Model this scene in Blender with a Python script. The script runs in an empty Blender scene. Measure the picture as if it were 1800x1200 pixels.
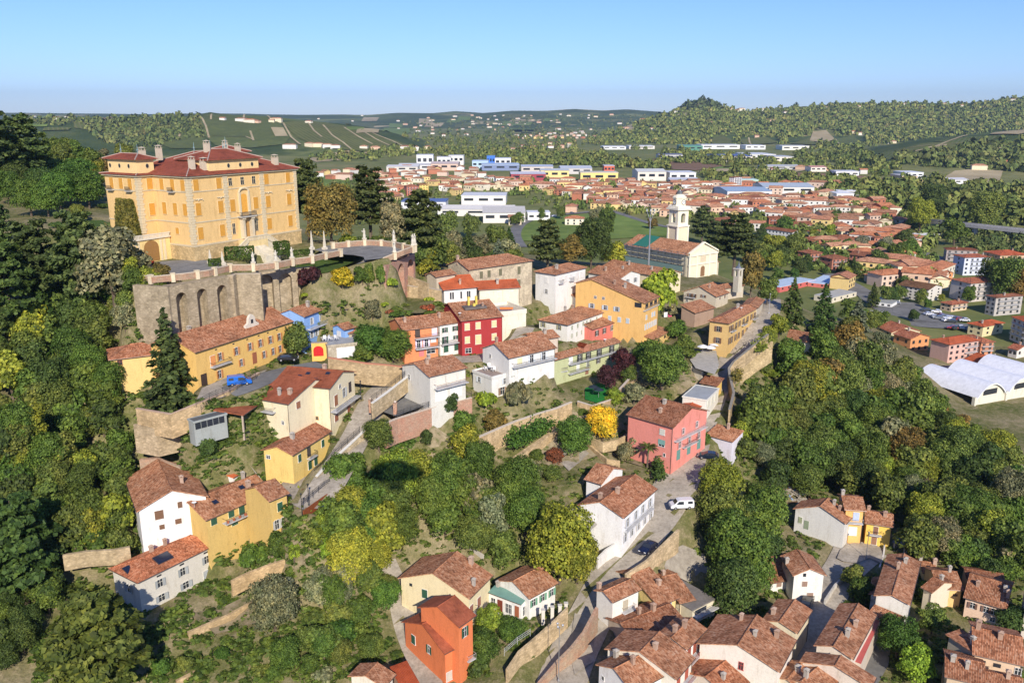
import bpy, math, random
import numpy as np
from mathutils import Vector
random.seed(7); np.random.seed(7)
R = math.radians
SC = bpy.context.scene; COL = SC.collection
# ---------------------------------------------------------------- camera
K = 1.2                                  # metres per design unit of height
F_PX, H_CAM, TH = 1480.0, 78.0*K, math.atan(400/1480)
ST, CT = math.sin(TH), math.cos(TH)
cd = bpy.data.cameras.new('camera'); cam = bpy.data.objects.new('camera', cd); COL.objects.link(cam)
cd.sensor_width = 36; cd.lens = 36*F_PX/1800; cd.clip_end = 60000; cd.clip_start = .5
cam.location = (0, 0, H_CAM); cam.rotation_euler = (math.pi/2-TH, 0, 0); SC.camera = cam
# ---------------------------------------------------------------- light
SUN_EL, SUN_DX = R(31), -.20            # light travels towards (+y, slightly -x)
SUN_AZ = math.atan2(-SUN_DX, -1)        # direction the sun stands in
W = bpy.data.worlds.new('World'); SC.world = W; W.use_nodes = True
nt = W.node_tree; bg = nt.nodes['Background']
sky = nt.nodes.new('ShaderNodeTexSky'); sky.sky_type = 'NISHITA'; sky.sun_disc = False
sky.sun_elevation = SUN_EL; sky.sun_rotation = math.atan2(-SUN_DX, -1)
sky.air_density = 1.0; sky.dust_density = .1; sky.ozone_density = 4.0; sky.altitude = 300
mx = nt.nodes.new('ShaderNodeMix'); mx.data_type = 'RGBA'; mx.blend_type = 'MULTIPLY'; mx.inputs[0].default_value = 1; mx.inputs[7].default_value = (.68,.83,1.28,1)
nt.links.new(sky.outputs[0], mx.inputs[6]); nt.links.new(mx.outputs[2], bg.inputs[0]); bg.inputs[1].default_value = .092
sl = bpy.data.lights.new('sun', 'SUN'); so = bpy.data.objects.new('sun', sl); COL.objects.link(so)
sl.energy = 4.3; sl.angle = R(.5); sl.color = (1, .91, .78)
ld = Vector((SUN_DX*math.cos(SUN_EL), math.cos(SUN_EL), -math.sin(SUN_EL)))
so.rotation_euler = ld.to_track_quat('-Z', 'Y').to_euler()
SC.view_settings.view_transform = 'Standard'; SC.view_settings.look = 'None'
SC.view_settings.exposure = .46; SC.view_settings.gamma = 1
# ---------------------------------------------------------------- photo geometry
def un(px, py, z):                       # pixel + height -> world xy
    dx = (px-900)/F_PX; dy = (600-py)/F_PX
    t = (z-H_CAM)/(-ST+dy*CT)
    return Vector((dx*t, t*(CT+dy*ST), z))
def pj(x, y, z):
    q = z-H_CAM; t = y*CT-q*ST
    return (900+F_PX*x/t, 600-F_PX*(y*ST+q*CT)/t)
def ty(py, t):                           # height at forward depth t on pixel row py
    return H_CAM+t*(-ST+(600-py)/F_PX*CT)
ZO = dict(A=(150,220,4.445),B=(0,180,4),C=(450,380,4.445),D=(150,450,4),E=(420,600,4),F=(180,780,3.75),G=(680,440,4.615),
  H=(920,440,4.615),I=(1080,340,4.285),J=(600,640,4.5),K=(960,560,4),L=(680,880,3.75),M=(940,780,4),N=(1000,960,5),
  O=(1300,840,3.333),P=(1500,940,4.615),Q=(1300,440,3.6),R=(1200,240,6),S=(1450,300,4.615),T=(500,240,4.5),U=(850,240,4.5),X=(0,0,1),
  V=(1250,600,3))
def zp(z, p): a, b, s = ZO[z]; return (a+p[0]/s, b+p[1]/s)
# ---------------------------------------------------------------- noise / terrain
def _h(i, j, s): 
    n = np.sin(i*127.1+j*311.7+s*74.7)*43758.5453; return n-np.floor(n)
def vn(x, y, s=0):
    x = np.asarray(x, float); y = np.asarray(y, float)
    i = np.floor(x); j = np.floor(y); f = x-i; g = y-j; f = f*f*(3-2*f); g = g*g*(3-2*g)
    return (_h(i,j,s)*(1-f)+_h(i+1,j,s)*f)*(1-g)+(_h(i,j+1,s)*(1-f)+_h(i+1,j+1,s)*f)*g
def fbm(x, y, s=0, o=4):
    r = 0; a = .5
    for k in range(o): r = r+a*(vn(x*2**k, y*2**k, s+k)-.5); a *= .5
    return r
def sst(a, b, x): t = np.clip((x-a)/(b-a), 0, 1); return t*t*(3-2*t)
CTRL = []                                # (x, y, z)
def zadj(z): return z-1.5*min(max((z-41)/5, 0), 1)      # the palace hill
def cp(px, py, z): z = zadj(z); v = un(px, py, z*K); CTRL.append((v.x, v.y, z*K))
for q in [ # palace hill
 (345,468,50),(440,455,50),(530,430,50),(560,440,49.5),(650,445,49),(700,430,49),(620,425,49),(300,470,50),(260,480,50),(420,478,49.8),(520,455,49.8),
 (300,425,54.5),(200,425,54.5),(150,415,54.5),(100,420,54),(60,400,55),(150,370,55),(230,360,55),(40,340,57),(150,320,58),(0,300,60),(100,290,60),(0,260,61),(180,290,59),
 (330,560,43.5),(250,520,43),(420,548,43.5),(500,530,43),(560,500,43),(620,500,42),(700,505,40),(760,480,40),(740,520,38),(640,560,37.5),(700,560,36.5),(800,510,37),(560,530,40),
 (450,600,38),(380,590,37.5),
 # long yellow house yard, left slope
 (424,672,32),(380,690,31.6),(470,650,32),(300,700,30.5),(265,715,30),(420,760,27),(520,640,31.8),(190,678,30.8),(240,680,29.8),(150,640,31.5),(100,600,35),(40,560,40),(60,480,48),(150,520,44),(200,480,48),
 (236,770,22),(200,800,20),(150,800,20),(100,800,22),(40,800,26),(0,700,34),(0,900,18),(80,950,14),(150,950,14),(200,960,13),(0,1050,9),(100,1080,8),(170,1130,7),(60,1190,5),
 (270,780,26),(330,770,26),(340,800,22),(430,790,22.5),(420,770,25),(400,840,19.5),(280,830,19),
 # white corner house and terraces
 (210,1020,10),(400,1042,7.2),(440,1062,6),(350,1080,7),(480,1010,9),(500,960,13.5),(560,960,15),(330,1130,6),(450,1110,6.5),(550,1080,7),(300,1190,4),(450,1180,4.5),(560,1170,5),(640,1130,3),(650,1060,5),
 (560,1010,11.5),(620,1000,9.5),(690,1050,4.5),(640,950,12.5),(600,960,14),
 # lower road / piazzetta
 (560,875,19.5),(545,900,19),(600,820,21.5),(640,770,23),(650,720,25),(690,670,27.5),(720,640,29),(660,665,28),(700,700,26),(800,700,25.5),(760,705,25.5),
 (640,800,20),(600,900,16.5),(660,900,15),(560,930,17),
 (620,640,31.5),(560,640,32),(680,655,28.5),(640,655,29.5),(560,650,33),
 # middle gardens
 (730,770,20.5),(800,760,20),(860,740,20),(700,790,19.5),(930,720,20.5),(1000,715,20),(1050,700,20),(760,820,17),(830,815,16),(930,770,17),(980,740,18),(700,850,15.5),
 (720,900,13),(800,900,12.5),(850,870,13.5),(900,850,14),(960,830,13.5),(1000,790,14.5),(1060,780,15),(1080,740,17),(900,930,10.5),(960,900,11.5),(780,960,8),(690,960,9),
 (740,1000,6),(880,1000,6.5),(960,1000,8),(1010,960,9.5),(1000,880,12),(720,1070,4),(860,1100,2.5),(900,1130,3.2),(960,1050,4.5),(1000,1030,5.5),(1130,850,12.5),(1080,830,13),
 (1130,680,19),(1200,670,20),(1160,620,23),(1210,640,22),(1200,600,24),(1190,560,26),(1230,580,25.5),
 (750,640,29.5),(800,640,29.3),(880,640,28.8),(840,660,28.2),(900,600,30.5),(960,550,32.5),(1020,545,31.5),(920,560,32.5),(930,600,30),(1080,480,31),(1150,500,28),
 (1120,470,29),(1200,490,26),(1250,490,25),(1300,500,25),(1130,440,22),(1000,460,28),(900,440,30),(800,450,36),(1350,540,28),(1340,560,27.5),(1390,560,25),
 # right slope
 (1300,640,21),(1330,610,22),(1300,700,17),(1350,640,18),(1400,610,21),(1400,650,17),(1450,600,19),(1500,590,18),(1540,600,14),(1500,640,14),(1360,720,12),(1420,720,10),(1500,720,8),
 (1580,700,5),(1320,800,10.5),(1380,800,7),(1450,800,5),(1550,800,3),(1650,800,1.5),(1750,800,1),(1300,880,8.5),(1350,900,5),(1450,860,3),(1600,900,1.5),(1750,900,1),(1800,820,.5),
 (1250,900,8),(1250,980,5),(1300,1000,3.5),(1200,1000,4.5),(1230,1060,1.5),(1300,1080,1),(1340,1050,1),(1450,1010,2),(1500,975,2.2),(1430,1100,1),(1400,1190,0),
 (1550,1000,1.5),(1600,1080,.5),(1700,1000,1),(1800,1000,1),(1700,1150,0),(1560,1180,0),(1800,1190,0),(1200,1190,0),(1060,1190,0),(1100,1100,1.2),(800,1190,.5),(700,1190,1),
 (950,1190,1.5),(600,1230,2),(300,1280,2),(0,1280,4),(1000,1300,0),(1800,1300,0),(1400,1300,0),(600,1320,0),
 (1560,620,8),(1620,690,3),(1400,470,0),(1480,520,0),(1440,500,0),(1340,470,2),(1700,700,.5),(1800,720,0),(1545,560,1),(1600,590,0),(1640,630,0),(1700,655,0),(1760,700,0),(1500,470,0),(1480,440,0),(1560,520,0),(1620,540,0),(1700,560,0),(1800,600,0),(1800,660,0),(1600,480,0),(1700,500,0),(1800,540,0),(1560,440,0),(1680,450,0),(1800,470,0),(1460,415,0),(1380,430,3),(1600,410,0),(1500,395,0),(1400,400,0),(1760,420,0),(1300,410,3),(1220,410,6),(517,470,46),(562,472,46.3),(596,465,47),(619,458,48),(640,454,48.8),(575,494,43),(612,486,44),(650,478,44.8),(480,475,46.5),(700,496,42.5),(732,494,41.5),(675,494,43)]: cp(*q)
for x, y, z in [(-260,130,40),(-260,230,60),(-260,330,60),(-190,420,58),(-150,520,40),(-60,330,16),(-95,250,46),(-60,230,42),(-30,260,32),(0,320,10),(-100,320,40),(-40,420,2),(60,360,1),(100,330,1),(140,260,2),(-200,60,20),(-100,30,5),(-20,40,0),(80,40,0),(200,40,0),(260,130,0),(260,260,0),(200,330,0),(100,420,0),(0,450,0),(-120,600,6)]:
    CTRL.append((x*K,y*K,z*K))
ROADPTS = []
def crest(tab, px): return np.interp(px, [a for a,_ in tab], [b for _,b in tab])
S_FAR = [(-900,204),(0,197),(80,199),(250,201),(420,200),(520,203),(600,202),(640,203),(700,199),(760,200),(800,196),(850,199),(900,195),(960,195),(1010,192),(1060,195),(1100,193),(1180,199),(1400,196),(2800,190)]
S_RGT = [(900,262),(1000,254),(1060,240),(1100,222),(1150,205),(1180,197),(1210,186),(1240,183),(1270,185),(1300,195),(1360,192),(1430,187),(1480,181),(1530,184),(1600,181),(1680,184),(1740,178),(1800,171),(2000,168),(2600,190)]
S_MID = [(1380,330),(1480,290),(1520,272),(1570,258),(1620,248),(1700,240),(1760,235),(1800,230),(2300,215),(3000,215)]
S_LFT = [(-1500,210),(0,210),(150,207),(250,204),(300,207),(340,202),(368,196),(400,202),(470,204),(520,210),(560,214),(600,218),(640,224),(700,238),(740,256),(780,280)]
def bumpf(y, a, c, b): return np.where(y < c, sst(a, c, y), 1-sst(c, b, y))
def far_h(x, y):
    px = 900+F_PX*x/np.maximum(y*CT, 1)
    z = 0*x
    def lay(tab, a, c, b, amp, s):
        a *= K; b *= K; c *= K; t = c*CT+15*K; zc = H_CAM+t*(-ST+(600-crest(tab, px))/F_PX*CT)
        zc = np.maximum(zc, 0)
        n = fbm(x/(c*.12), y/(c*.12), s, 4)
        return zc*bumpf(y, a, c, b)+amp*n*bumpf(y, a, c, b)*np.clip(zc/25,0,1)
    z = z+0
    z = np.maximum(z, lay(S_LFT, 1560, 2150, 3000, 9, 1))
    z = np.maximum(z, lay(S_RGT, 2250, 3300, 4400, 26, 3))
    z = np.maximum(z, lay(S_MID, 1080, 1650, 2300, 6, 5))
    z = np.maximum(z, lay(S_FAR, 4300, 6500, 9500, 22, 7))
    z = np.maximum(z, np.where(y > 9000, 70*sst(9000, 14000, y)+25*fbm(x/900, y/900, 9), 0))
    z = np.maximum(z, 55*K*sst(-.40, -.52, x/np.maximum(y,1))*(1-sst(800,1700,y)))
    return z
_rb = None
def fit():
    global _rb
    P = np.array(CTRL+ROADPTS); D = np.hypot(P[:,None,0]-P[None,:,0], P[:,None,1]-P[None,:,1])
    n = len(P); A = np.zeros((n+1, n+1)); A[:n,:n] = -np.sqrt(D*D+2.0)-.0*np.eye(n); A[:n,:n] -= np.eye(n)*-.35
    A[:n,n] = 1; A[n,:n] = 1; b = np.zeros(n+1); b[:n] = P[:,2]
    _rb = (P, np.linalg.solve(A, b))
def near_h(x, y):
    P, w = _rb; x = np.atleast_1d(np.asarray(x, float)); y = np.atleast_1d(np.asarray(y, float)); o = np.zeros(x.shape)
    fx, fy, fo = x.ravel(), y.ravel(), o.ravel()
    for i in range(0, len(fx), 4000):
        D = np.sqrt((fx[i:i+4000,None]-P[None,:,0])**2+(fy[i:i+4000,None]-P[None,:,1])**2+2.0)
        fo[i:i+4000] = -D@w[:-1]+w[-1]
    return fo.reshape(x.shape)
def hgt(x, y):
    x = np.atleast_1d(np.asarray(x, float)); y = np.atleast_1d(np.asarray(y, float))
    k = sst(560, 460, y)*sst(-400, -310, x)*sst(400, 300, x)*sst(0, 20, y)
    return np.maximum(near_h(x, y), -.5)*k+far_h(x, y)*(1-k)
GX = np.unique(np.concatenate([-np.geomspace(212, 11000, 70), np.arange(-210, 252, 2.0), np.geomspace(254, 11000, 70)]))
GY = np.unique(np.concatenate([np.linspace(-400, 60, 12), np.arange(64, 392, 2.0), np.geomspace(396, 13500, 190)]))
ZG = None
def setup_grid():
    global ZG
    X, Y = np.meshgrid(GX, GY); k = (Y < 565)&(X > -405)&(X < 405)
    ZG = far_h(X, Y); ZG[k] = hgt(X[k], Y[k])
def carve(cx, cy, ux, uy, hx, hy, z, fall=3.0, slope=1.6, mode='min'):
    X, Y = np.meshgrid(GX, GY); k = (abs(X-cx) < hx+hy+25)&(abs(Y-cy) < hx+hy+25)
    a = (X[k]-cx)*ux+(Y[k]-cy)*uy; b = -(X[k]-cx)*uy+(Y[k]-cy)*ux
    d = np.hypot(np.maximum(abs(a)-hx, 0), np.maximum(abs(b)-hy, 0))
    lim = z+np.maximum(d-fall, 0)*slope
    v = ZG[k]; v = np.minimum(v, lim)
    if mode == 'flat': v = np.maximum(v, z-np.maximum(d-fall, 0)*slope)
    ZG[k] = v
GXL, GYL, ZL = GX.tolist(), GY.tolist(), []
from bisect import bisect_right
def gz(x, y):
    if not ZL: ZL.extend(ZG.tolist())
    i = min(max(bisect_right(GXL, x)-1, 0), len(GXL)-2); j = min(max(bisect_right(GYL, y)-1, 0), len(GYL)-2)
    f = (x-GXL[i])/(GXL[i+1]-GXL[i]); g = (y-GYL[j])/(GYL[j+1]-GYL[j]); a, b = ZL[j], ZL[j+1]
    return (a[i]*(1-f)+a[i+1]*f)*(1-g)+(b[i]*(1-f)+b[i+1]*f)*g
def hit(px, py, up=0.0):                 # where the ray of a pixel meets the ground raised by up
    dx = (px-900)/F_PX; dy = (600-py)/F_PX; t = 70.0
    while t < 9000:
        x, y, z = dx*t, t*(CT+dy*ST), H_CAM+t*(-ST+dy*CT)
        if z <= gz(x, y)+up: break
        t += max(.7, t*.005)
    return Vector((x, y, gz(x, y)))
# ---------------------------------------------------------------- objects
THINGS = []
def tag(o, label=None, cat=None, group=None, kind=None):
    if label: o['label'] = label
    if cat: o['category'] = cat
    if group: o['group'] = group
    if kind: o['kind'] = kind
    if cat: THINGS.append(o)
    return o
def empty(name, loc, rz=0): 
    o = bpy.data.objects.new(name, None); COL.objects.link(o); o.location = loc; o.rotation_euler = (0,0,rz); o.empty_display_size = .5; return o
def link(name, me, parent=None, loc=(0,0,0), rot=(0,0,0), col=None, scale=None):
    o = bpy.data.objects.new(name, me); COL.objects.link(o); o.parent = parent; o.location = loc; o.rotation_euler = rot
    if scale: o.scale = scale
    if col: o.color = (*col[:3], 1)
    return o
class MB:
    def __init__(s): s.v = []; s.f = []; s.m = []; s.uv = []
    def face(s, pts, mat=0, uv=None):
        b = len(s.v); s.v += [tuple(p) for p in pts]; s.f.append(tuple(range(b, b+len(pts)))); s.m.append(mat)
        s.uv.append(uv or [(p[0], p[1]) for p in pts])
    def box(s, x0, y0, z0, x1, y1, z1, mat=0):
        p = [(x0,y0,z0),(x1,y0,z0),(x1,y1,z0),(x0,y1,z0),(x0,y0,z1),(x1,y0,z1),(x1,y1,z1),(x0,y1,z1)]
        for q in ((0,3,2,1),(4,5,6,7),(0,1,5,4),(1,2,6,5),(2,3,7,6),(3,0,4,7)): s.face([p[i] for i in q], mat)
    def slab(s, top, th, mat=0, uv=None, smat=None):   # polygon on top extruded straight down by th
        bot = [(p[0],p[1],p[2]-th) for p in top]; n = len(top)
        s.face(top, mat, uv); s.face(bot[::-1], mat if smat is None else smat)
        for i in range(n): j = (i+1)%n; s.face([bot[i],bot[j],top[j],top[i]], mat if smat is None else smat)
    def tube(s, p, q, r0, r1=None, n=6, mat=0, cap=True):
        p = Vector(p); q = Vector(q); r1 = r0 if r1 is None else r1; d = (q-p).normalized()
        a = d.orthogonal().normalized(); b = d.cross(a)
        A = [p+(a*math.cos(2*math.pi*i/n)+b*math.sin(2*math.pi*i/n))*r0 for i in range(n)]
        B = [q+(a*math.cos(2*math.pi*i/n)+b*math.sin(2*math.pi*i/n))*r1 for i in range(n)]
        for i in range(n): j = (i+1)%n; s.face([A[i],A[j],B[j],B[i]], mat)
        if cap: s.face(B, mat); s.face(A[::-1], mat)
    def lathe(s, prof, n=10, mat=0, c=(0,0), ph=0):
        for (r0,z0),(r1,z1) in zip(prof, prof[1:]):
            for i in range(n):
                a = ph+2*math.pi*i/n; b = ph+2*math.pi*(i+1)/n
                s.face([(c[0]+r0*math.cos(a),c[1]+r0*math.sin(a),z0),(c[0]+r0*math.cos(b),c[1]+r0*math.sin(b),z0),(c[0]+r1*math.cos(b),c[1]+r1*math.sin(b),z1),(c[0]+r1*math.cos(a),c[1]+r1*math.sin(a),z1)], mat)
    def mesh(s, name, mats, weld=False, smooth=False):
        me = bpy.data.meshes.new(name); me.from_pydata(s.v, [], s.f)
        for m in mats: me.materials.append(m)
        me.polygons.foreach_set('material_index', s.m)
        ul = me.uv_layers.new(name='UVMap'); flat = [c for u in s.uv for q in u for c in q]; ul.data.foreach_set('uv', flat)
        if weld:
            import bmesh
            bm = bmesh.new(); bm.from_mesh(me); bmesh.ops.remove_doubles(bm, verts=bm.verts, dist=1e-4); bm.to_mesh(me); bm.free()
        if smooth: me.polygons.foreach_set('use_smooth', [True]*len(me.polygons))
        me.update(); return me
    def build(s, name, mats, parent=None, col=None, loc=(0,0,0), rot=(0,0,0), **k):
        return link(name, s.mesh(name, mats if isinstance(mats, (list,tuple)) else [mats], **k), parent, loc, rot, col)
# ---------------------------------------------------------------- materials
class NG:
    def __init__(s, name, rough=.85, spec=.2):
        s.m = bpy.data.materials.new(name); s.m.use_nodes = True; s.t = s.m.node_tree; s.b = s.t.nodes['Principled BSDF']
        s.b.inputs['Roughness'].default_value = rough; s.b.inputs['Specular IOR Level'].default_value = spec
    def n(s, typ, **k):
        o = s.t.nodes.new('ShaderNode'+typ)
        for a, b in k.items(): setattr(o, a, b)
        return o
    def l(s, a, b): s.t.links.new(a, b)
    def co(s, which='Object'): return s.n('TexCoord').outputs[which]
    def mapp(s, src, sc): m = s.n('Mapping'); s.l(src, m.inputs[0]); m.inputs['Scale'].default_value = sc; return m.outputs[0]
    def noise(s, src, sc, det=3, rough=.6, out='Fac'):
        n = s.n('TexNoise'); s.l(src, n.inputs['Vector']); n.inputs['Scale'].default_value = sc; n.inputs['Detail'].default_value = det; n.inputs['Roughness'].default_value = rough; return n.outputs[out]
    def ramp(s, fac, stops, interp='LINEAR'):
        r = s.n('ValToRGB'); s.l(fac, r.inputs[0]); e = r.color_ramp.elements; r.color_ramp.interpolation = interp
        while len(e) < len(stops): e.new(.5)
        for q, (p, c) in zip(e, stops): q.position = p; q.color = (*c[:3], 1) if not isinstance(c, (int,float)) else (c,c,c,1)
        return r.outputs[0]
    def mix(s, a, b, fac=.5, mode='MIX'):
        m = s.n('Mix', data_type='RGBA', blend_type=mode)
        for v, i in ((fac, 0), (a, 6), (b, 7)):
            if hasattr(v, 'links'): s.l(v, m.inputs[i])
            elif i == 0: m.inputs[0].default_value = v
            else: m.inputs[i].default_value = (*v[:3], 1)
        return m.outputs[2]
    def math(s, op, a, b=None, c=None):
        m = s.n('Math', operation=op)
        for i, v in enumerate((a, b, c)):
            if v is None: continue
            if hasattr(v, 'links'): s.l(v, m.inputs[i])
            else: m.inputs[i].default_value = v
        return m.outputs[0]
    def bump(s, h, d=.05, st=.5):
        b = s.n('Bump'); s.l(h, b.inputs['Height']); b.inputs['Distance'].default_value = d; b.inputs['Strength'].default_value = st; s.l(b.outputs[0], s.b.inputs['Normal'])
    def base(s, c):
        if hasattr(c, 'links'): s.l(c, s.b.inputs['Base Color'])
        else: s.b.inputs['Base Color'].default_value = (*c[:3], 1)
        return s.m
    def ocol(s): return s.n('ObjectInfo').outputs['Color']
def world_pos(g): return g.n('NewGeometry').outputs['Position']
# plaster coloured by the object's own colour, with stains
g = NG('plaster', .9, .1); p = world_pos(g)
st = g.noise(g.mapp(p, (.9,.9,.25)), 1.0, 5, .7); fn = g.noise(p, 3.5, 4, .7)
c = g.mix(g.ocol(), g.ramp(st, [(.3,(.80,.77,.72)),(.45,(.97,.965,.955)),(.7,(1.03,1.03,1.02))]), 1, 'MULTIPLY')
c = g.mix(c, g.ramp(fn, [(.3,.88),(.6,1.03)]), 1, 'MULTIPLY'); g.bump(fn, .03, .4); M_PL = g.base(c)
g = NG('worn_plaster', .95, .1); p = world_pos(g)
st = g.noise(p, .55, 6, .75); fn = g.noise(p, 2.5, 5, .75)
c = g.mix(g.ocol(), (.36,.30,.22), g.ramp(st, [(.45,0.0),(.56,.75)]))
c = g.mix(c, g.ramp(fn, [(.3,.72),(.62,1.08)]), 1, 'MULTIPLY'); g.bump(fn, .06, .6); M_WP = g.base(c)
# old stone and brick
def stone(name, c1, c2, sc=1.2):
    g = NG(name, .95, .1); p = world_pos(g)
    v = g.n('TexVoronoi', feature='F1'); g.l(g.mapp(p, (1,1,1.9)), v.inputs['Vector']); v.inputs['Scale'].default_value = sc*1.3
    n = g.noise(p, .5, 6, .75); f = g.noise(p, 5, 3, .7)
    c = g.mix(c1, c2, g.ramp(n, [(.38,0.0),(.62,1.0)])); c = g.mix(c, g.ramp(v.outputs['Color'], [(0,.72),(1,1.2)]), .8, 'MULTIPLY')
    c = g.mix(c, g.ramp(v.outputs['Distance'], [(0,1.08),(.55,.8)]), 1, 'MULTIPLY')
    c = g.mix(c, g.ocol(), 1, 'MULTIPLY'); g.bump(f, .08, .7); return g.base(c)
M_STONE = stone('old_stone', (.50,.41,.28), (.32,.26,.17)); M_BRICK = stone('weathered_brick', (.44,.27,.19), (.42,.34,.25), 2.4)
# terracotta roof: uv metres (u along eave, v up the slope)
def tiles(name, stops, su=4.2, sv=2.6, stripe=.35, mott=1.0):
    g = NG(name, .88, .15); uv = g.co('UV')
    sx = g.n('SeparateXYZ'); g.l(uv, sx.inputs[0])
    u = g.math('MULTIPLY', sx.outputs[0], su); v = g.math('MULTIPLY', sx.outputs[1], sv)
    cb = g.n('CombineXYZ'); g.l(g.math('FLOOR', u), cb.inputs[0]); g.l(g.math('FLOOR', v), cb.inputs[1])
    wn = g.n('TexWhiteNoise', noise_dimensions='2D'); g.l(cb.outputs[0], wn.inputs['Vector'])
    n2 = g.noise(g.mapp(uv, (1.5,.45,1)), 1.3, 4, .7); n3 = g.noise(world_pos(g), .28, 4, .7)
    k = g.math('ADD', g.math('MULTIPLY', wn.outputs[0], .55*mott), g.math('MULTIPLY', n2, .75))
    k = g.math('MULTIPLY', k, .78)
    c = g.ramp(k, stops); c = g.mix(c, g.ramp(n3, [(.32,.66),(.5,.98),(.68,1.18)]), 1, 'MULTIPLY')
    c = g.mix(c, g.ocol(), 1, 'MULTIPLY')
    h = g.math('SINE', g.math('MULTIPLY', u, 6.2832)); row = g.math('FRACT', v)
    c = g.mix(c, g.ramp(g.math('MULTIPLY_ADD', h, .5, .5), [(0,1-stripe),(.5,1.05)]), 1, 'MULTIPLY')
    hh = g.math('ADD', g.math('MULTIPLY', h, .5), g.math('MULTIPLY', row, -.5)); g.bump(hh, .07, .8)
    return g.base(c)
OLD = [(.2,(.17,.075,.038)),(.38,(.34,.145,.072)),(.5,(.46,.205,.105)),(.62,(.53,.26,.14)),(.78,(.58,.35,.22))]
M_OLD = tiles('old_terracotta', OLD)
M_NEW = tiles('new_terracotta', [(.2,(.46,.10,.035)),(.5,(.60,.15,.06)),(.8,(.66,.22,.10))], mott=.4, stripe=.22)
M_BRN = tiles('brown_tiles', [(.2,(.25,.07,.035)),(.5,(.35,.11,.055)),(.8,(.42,.16,.09))], mott=.5, stripe=.18)
M_PAL = tiles('palace_tiles', [(.2,(.22,.060,.035)),(.5,(.31,.085,.05)),(.8,(.38,.13,.08))], mott=.5, stripe=.15)
M_MOS = tiles('mossy_tiles', [(.2,(.15,.11,.065)),(.45,(.30,.24,.15)),(.65,(.38,.30,.2)),(.85,(.42,.26,.17))])
def simple(name, c=None, rough=.7, spec=.3, metal=0, var=.15, sc=2):
    g = NG(name, rough, spec); g.b.inputs['Metallic'].default_value = metal
    n = g.noise(world_pos(g), sc, 4, .7); b = g.ocol() if c is None else c
    return g.base(g.mix(b, g.ramp(n, [(.3,1-var),(.7,1+var)]), 1, 'MULTIPLY'))
M_PAINT = simple('paint', None, .6, .3, 0, .08); M_METAL = simple('metal', None, .45, .5, .6, .1); M_SHEET = simple('sheet_metal', None, .5, .4, 0, .12, .6)
M_WOOD = simple('wood', (.16,.09,.05), .8, .2); M_CONC = simple('concrete', None, .9, .15, 0, .22, .8); M_DARK = simple('dark_metal', (.03,.03,.032), .5, .4)
g = NG('glass', .08, .8); g.base((.03,.035,.045)); M_GLASS = g.m
g = NG('skylight_glass', .12, .8); g.base((.015,.02,.04)); M_SKYL = g.m
g = NG('glossy_paint', .22, .6); g.b.inputs['Coat Weight'].default_value = .6; g.base(g.ocol()); M_CAR = g.m
g = NG('rubber', .8, .2); g.base((.02,.02,.02)); M_RUB = g.m
# foliage: object colour, per-leaf and clump variation
g = NG('foliage', .62, .25); geo = g.n('NewGeometry'); ri = geo.outputs['Random Per Island']
cl = g.noise(geo.outputs['Position'], .55, 3, .6)
c = g.mix(g.ocol(), g.ramp(ri, [(0,(.50,.52,.46)),(.5,(1.35,1.33,1.1)),(1,(2.3,2.1,1.7))]), 1, 'MULTIPLY')
c = g.mix(c, g.ramp(cl, [(.33,(.6,.68,.6)),(.52,(1,1,1)),(.68,(1.45,1.28,1.05))]), 1, 'MULTIPLY')
tr = g.n('BsdfTranslucent'); g.l(g.mix(c, (1.1,1.25,.5), 1, 'MULTIPLY'), tr.inputs[0]); ms = g.n('MixShader'); ms.inputs[0].default_value = .3
g.base(c); g.l(g.b.outputs[0], ms.inputs[1]); g.l(tr.outputs[0], ms.inputs[2]); g.l(ms.outputs[0], g.t.nodes['Material Output'].inputs[0]); M_LEAF = g.m
g = NG('bark', .95, .1); n = g.noise(g.mapp(g.co(), (4,4,1)), 3, 4); g.base(g.ramp(n, [(.3,(.07,.05,.035)),(.7,(.20,.16,.12))])); M_BARK = g.m
# ground
g = NG('hill_soil_and_grass', 1, .05); p = world_pos(g)
n1 = g.noise(p, .045, 6, .7); n2 = g.noise(p, .5, 5, .75); n3 = g.noise(p, 3, 3, .7)
c = g.ramp(n1, [(.36,(.085,.105,.03)),(.46,(.14,.14,.05)),(.54,(.26,.215,.12)),(.66,(.34,.28,.18))])
c = g.mix(c, g.ramp(n2, [(.3,(.06,.08,.02)),(.48,(.15,.15,.055)),(.62,(.32,.26,.16))]), .5)
c = g.mix(c, g.ramp(n3, [(.3,.7),(.7,1.25)]), 1, 'MULTIPLY'); g.bump(n2, .5, .6); M_GND = g.base(c)
g = NG('valley_ground', 1, .05); p = world_pos(g)
n1 = g.noise(p, .0035, 5, .6); n2 = g.noise(p, .03, 5, .7)
c = g.ramp(n1, [(.32,(.085,.12,.036)),(.45,(.14,.17,.052)),(.55,(.20,.20,.075)),(.68,(.32,.26,.13))])
c = g.mix(c, g.ramp(n2, [(.35,(.07,.10,.03)),(.6,(.22,.22,.085))]), .5); M_VAL = g.base(c)
g = NG('far_hill_ground', 1, .05); p = world_pos(g)
n1 = g.noise(p, .0016, 5, .62); n2 = g.noise(p, .009, 6, .75); vo = g.n('TexVoronoi'); g.l(g.mapp(p, (1,.6,1)), vo.inputs['Vector']); vo.inputs['Scale'].default_value = .006
c = g.ramp(g.n('SeparateColor').outputs[0], [(0,(.1,.1,.1)),(1,(.1,.1,.1))])
sc_ = g.n('SeparateColor'); g.l(vo.outputs['Color'], sc_.inputs[0])
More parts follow.
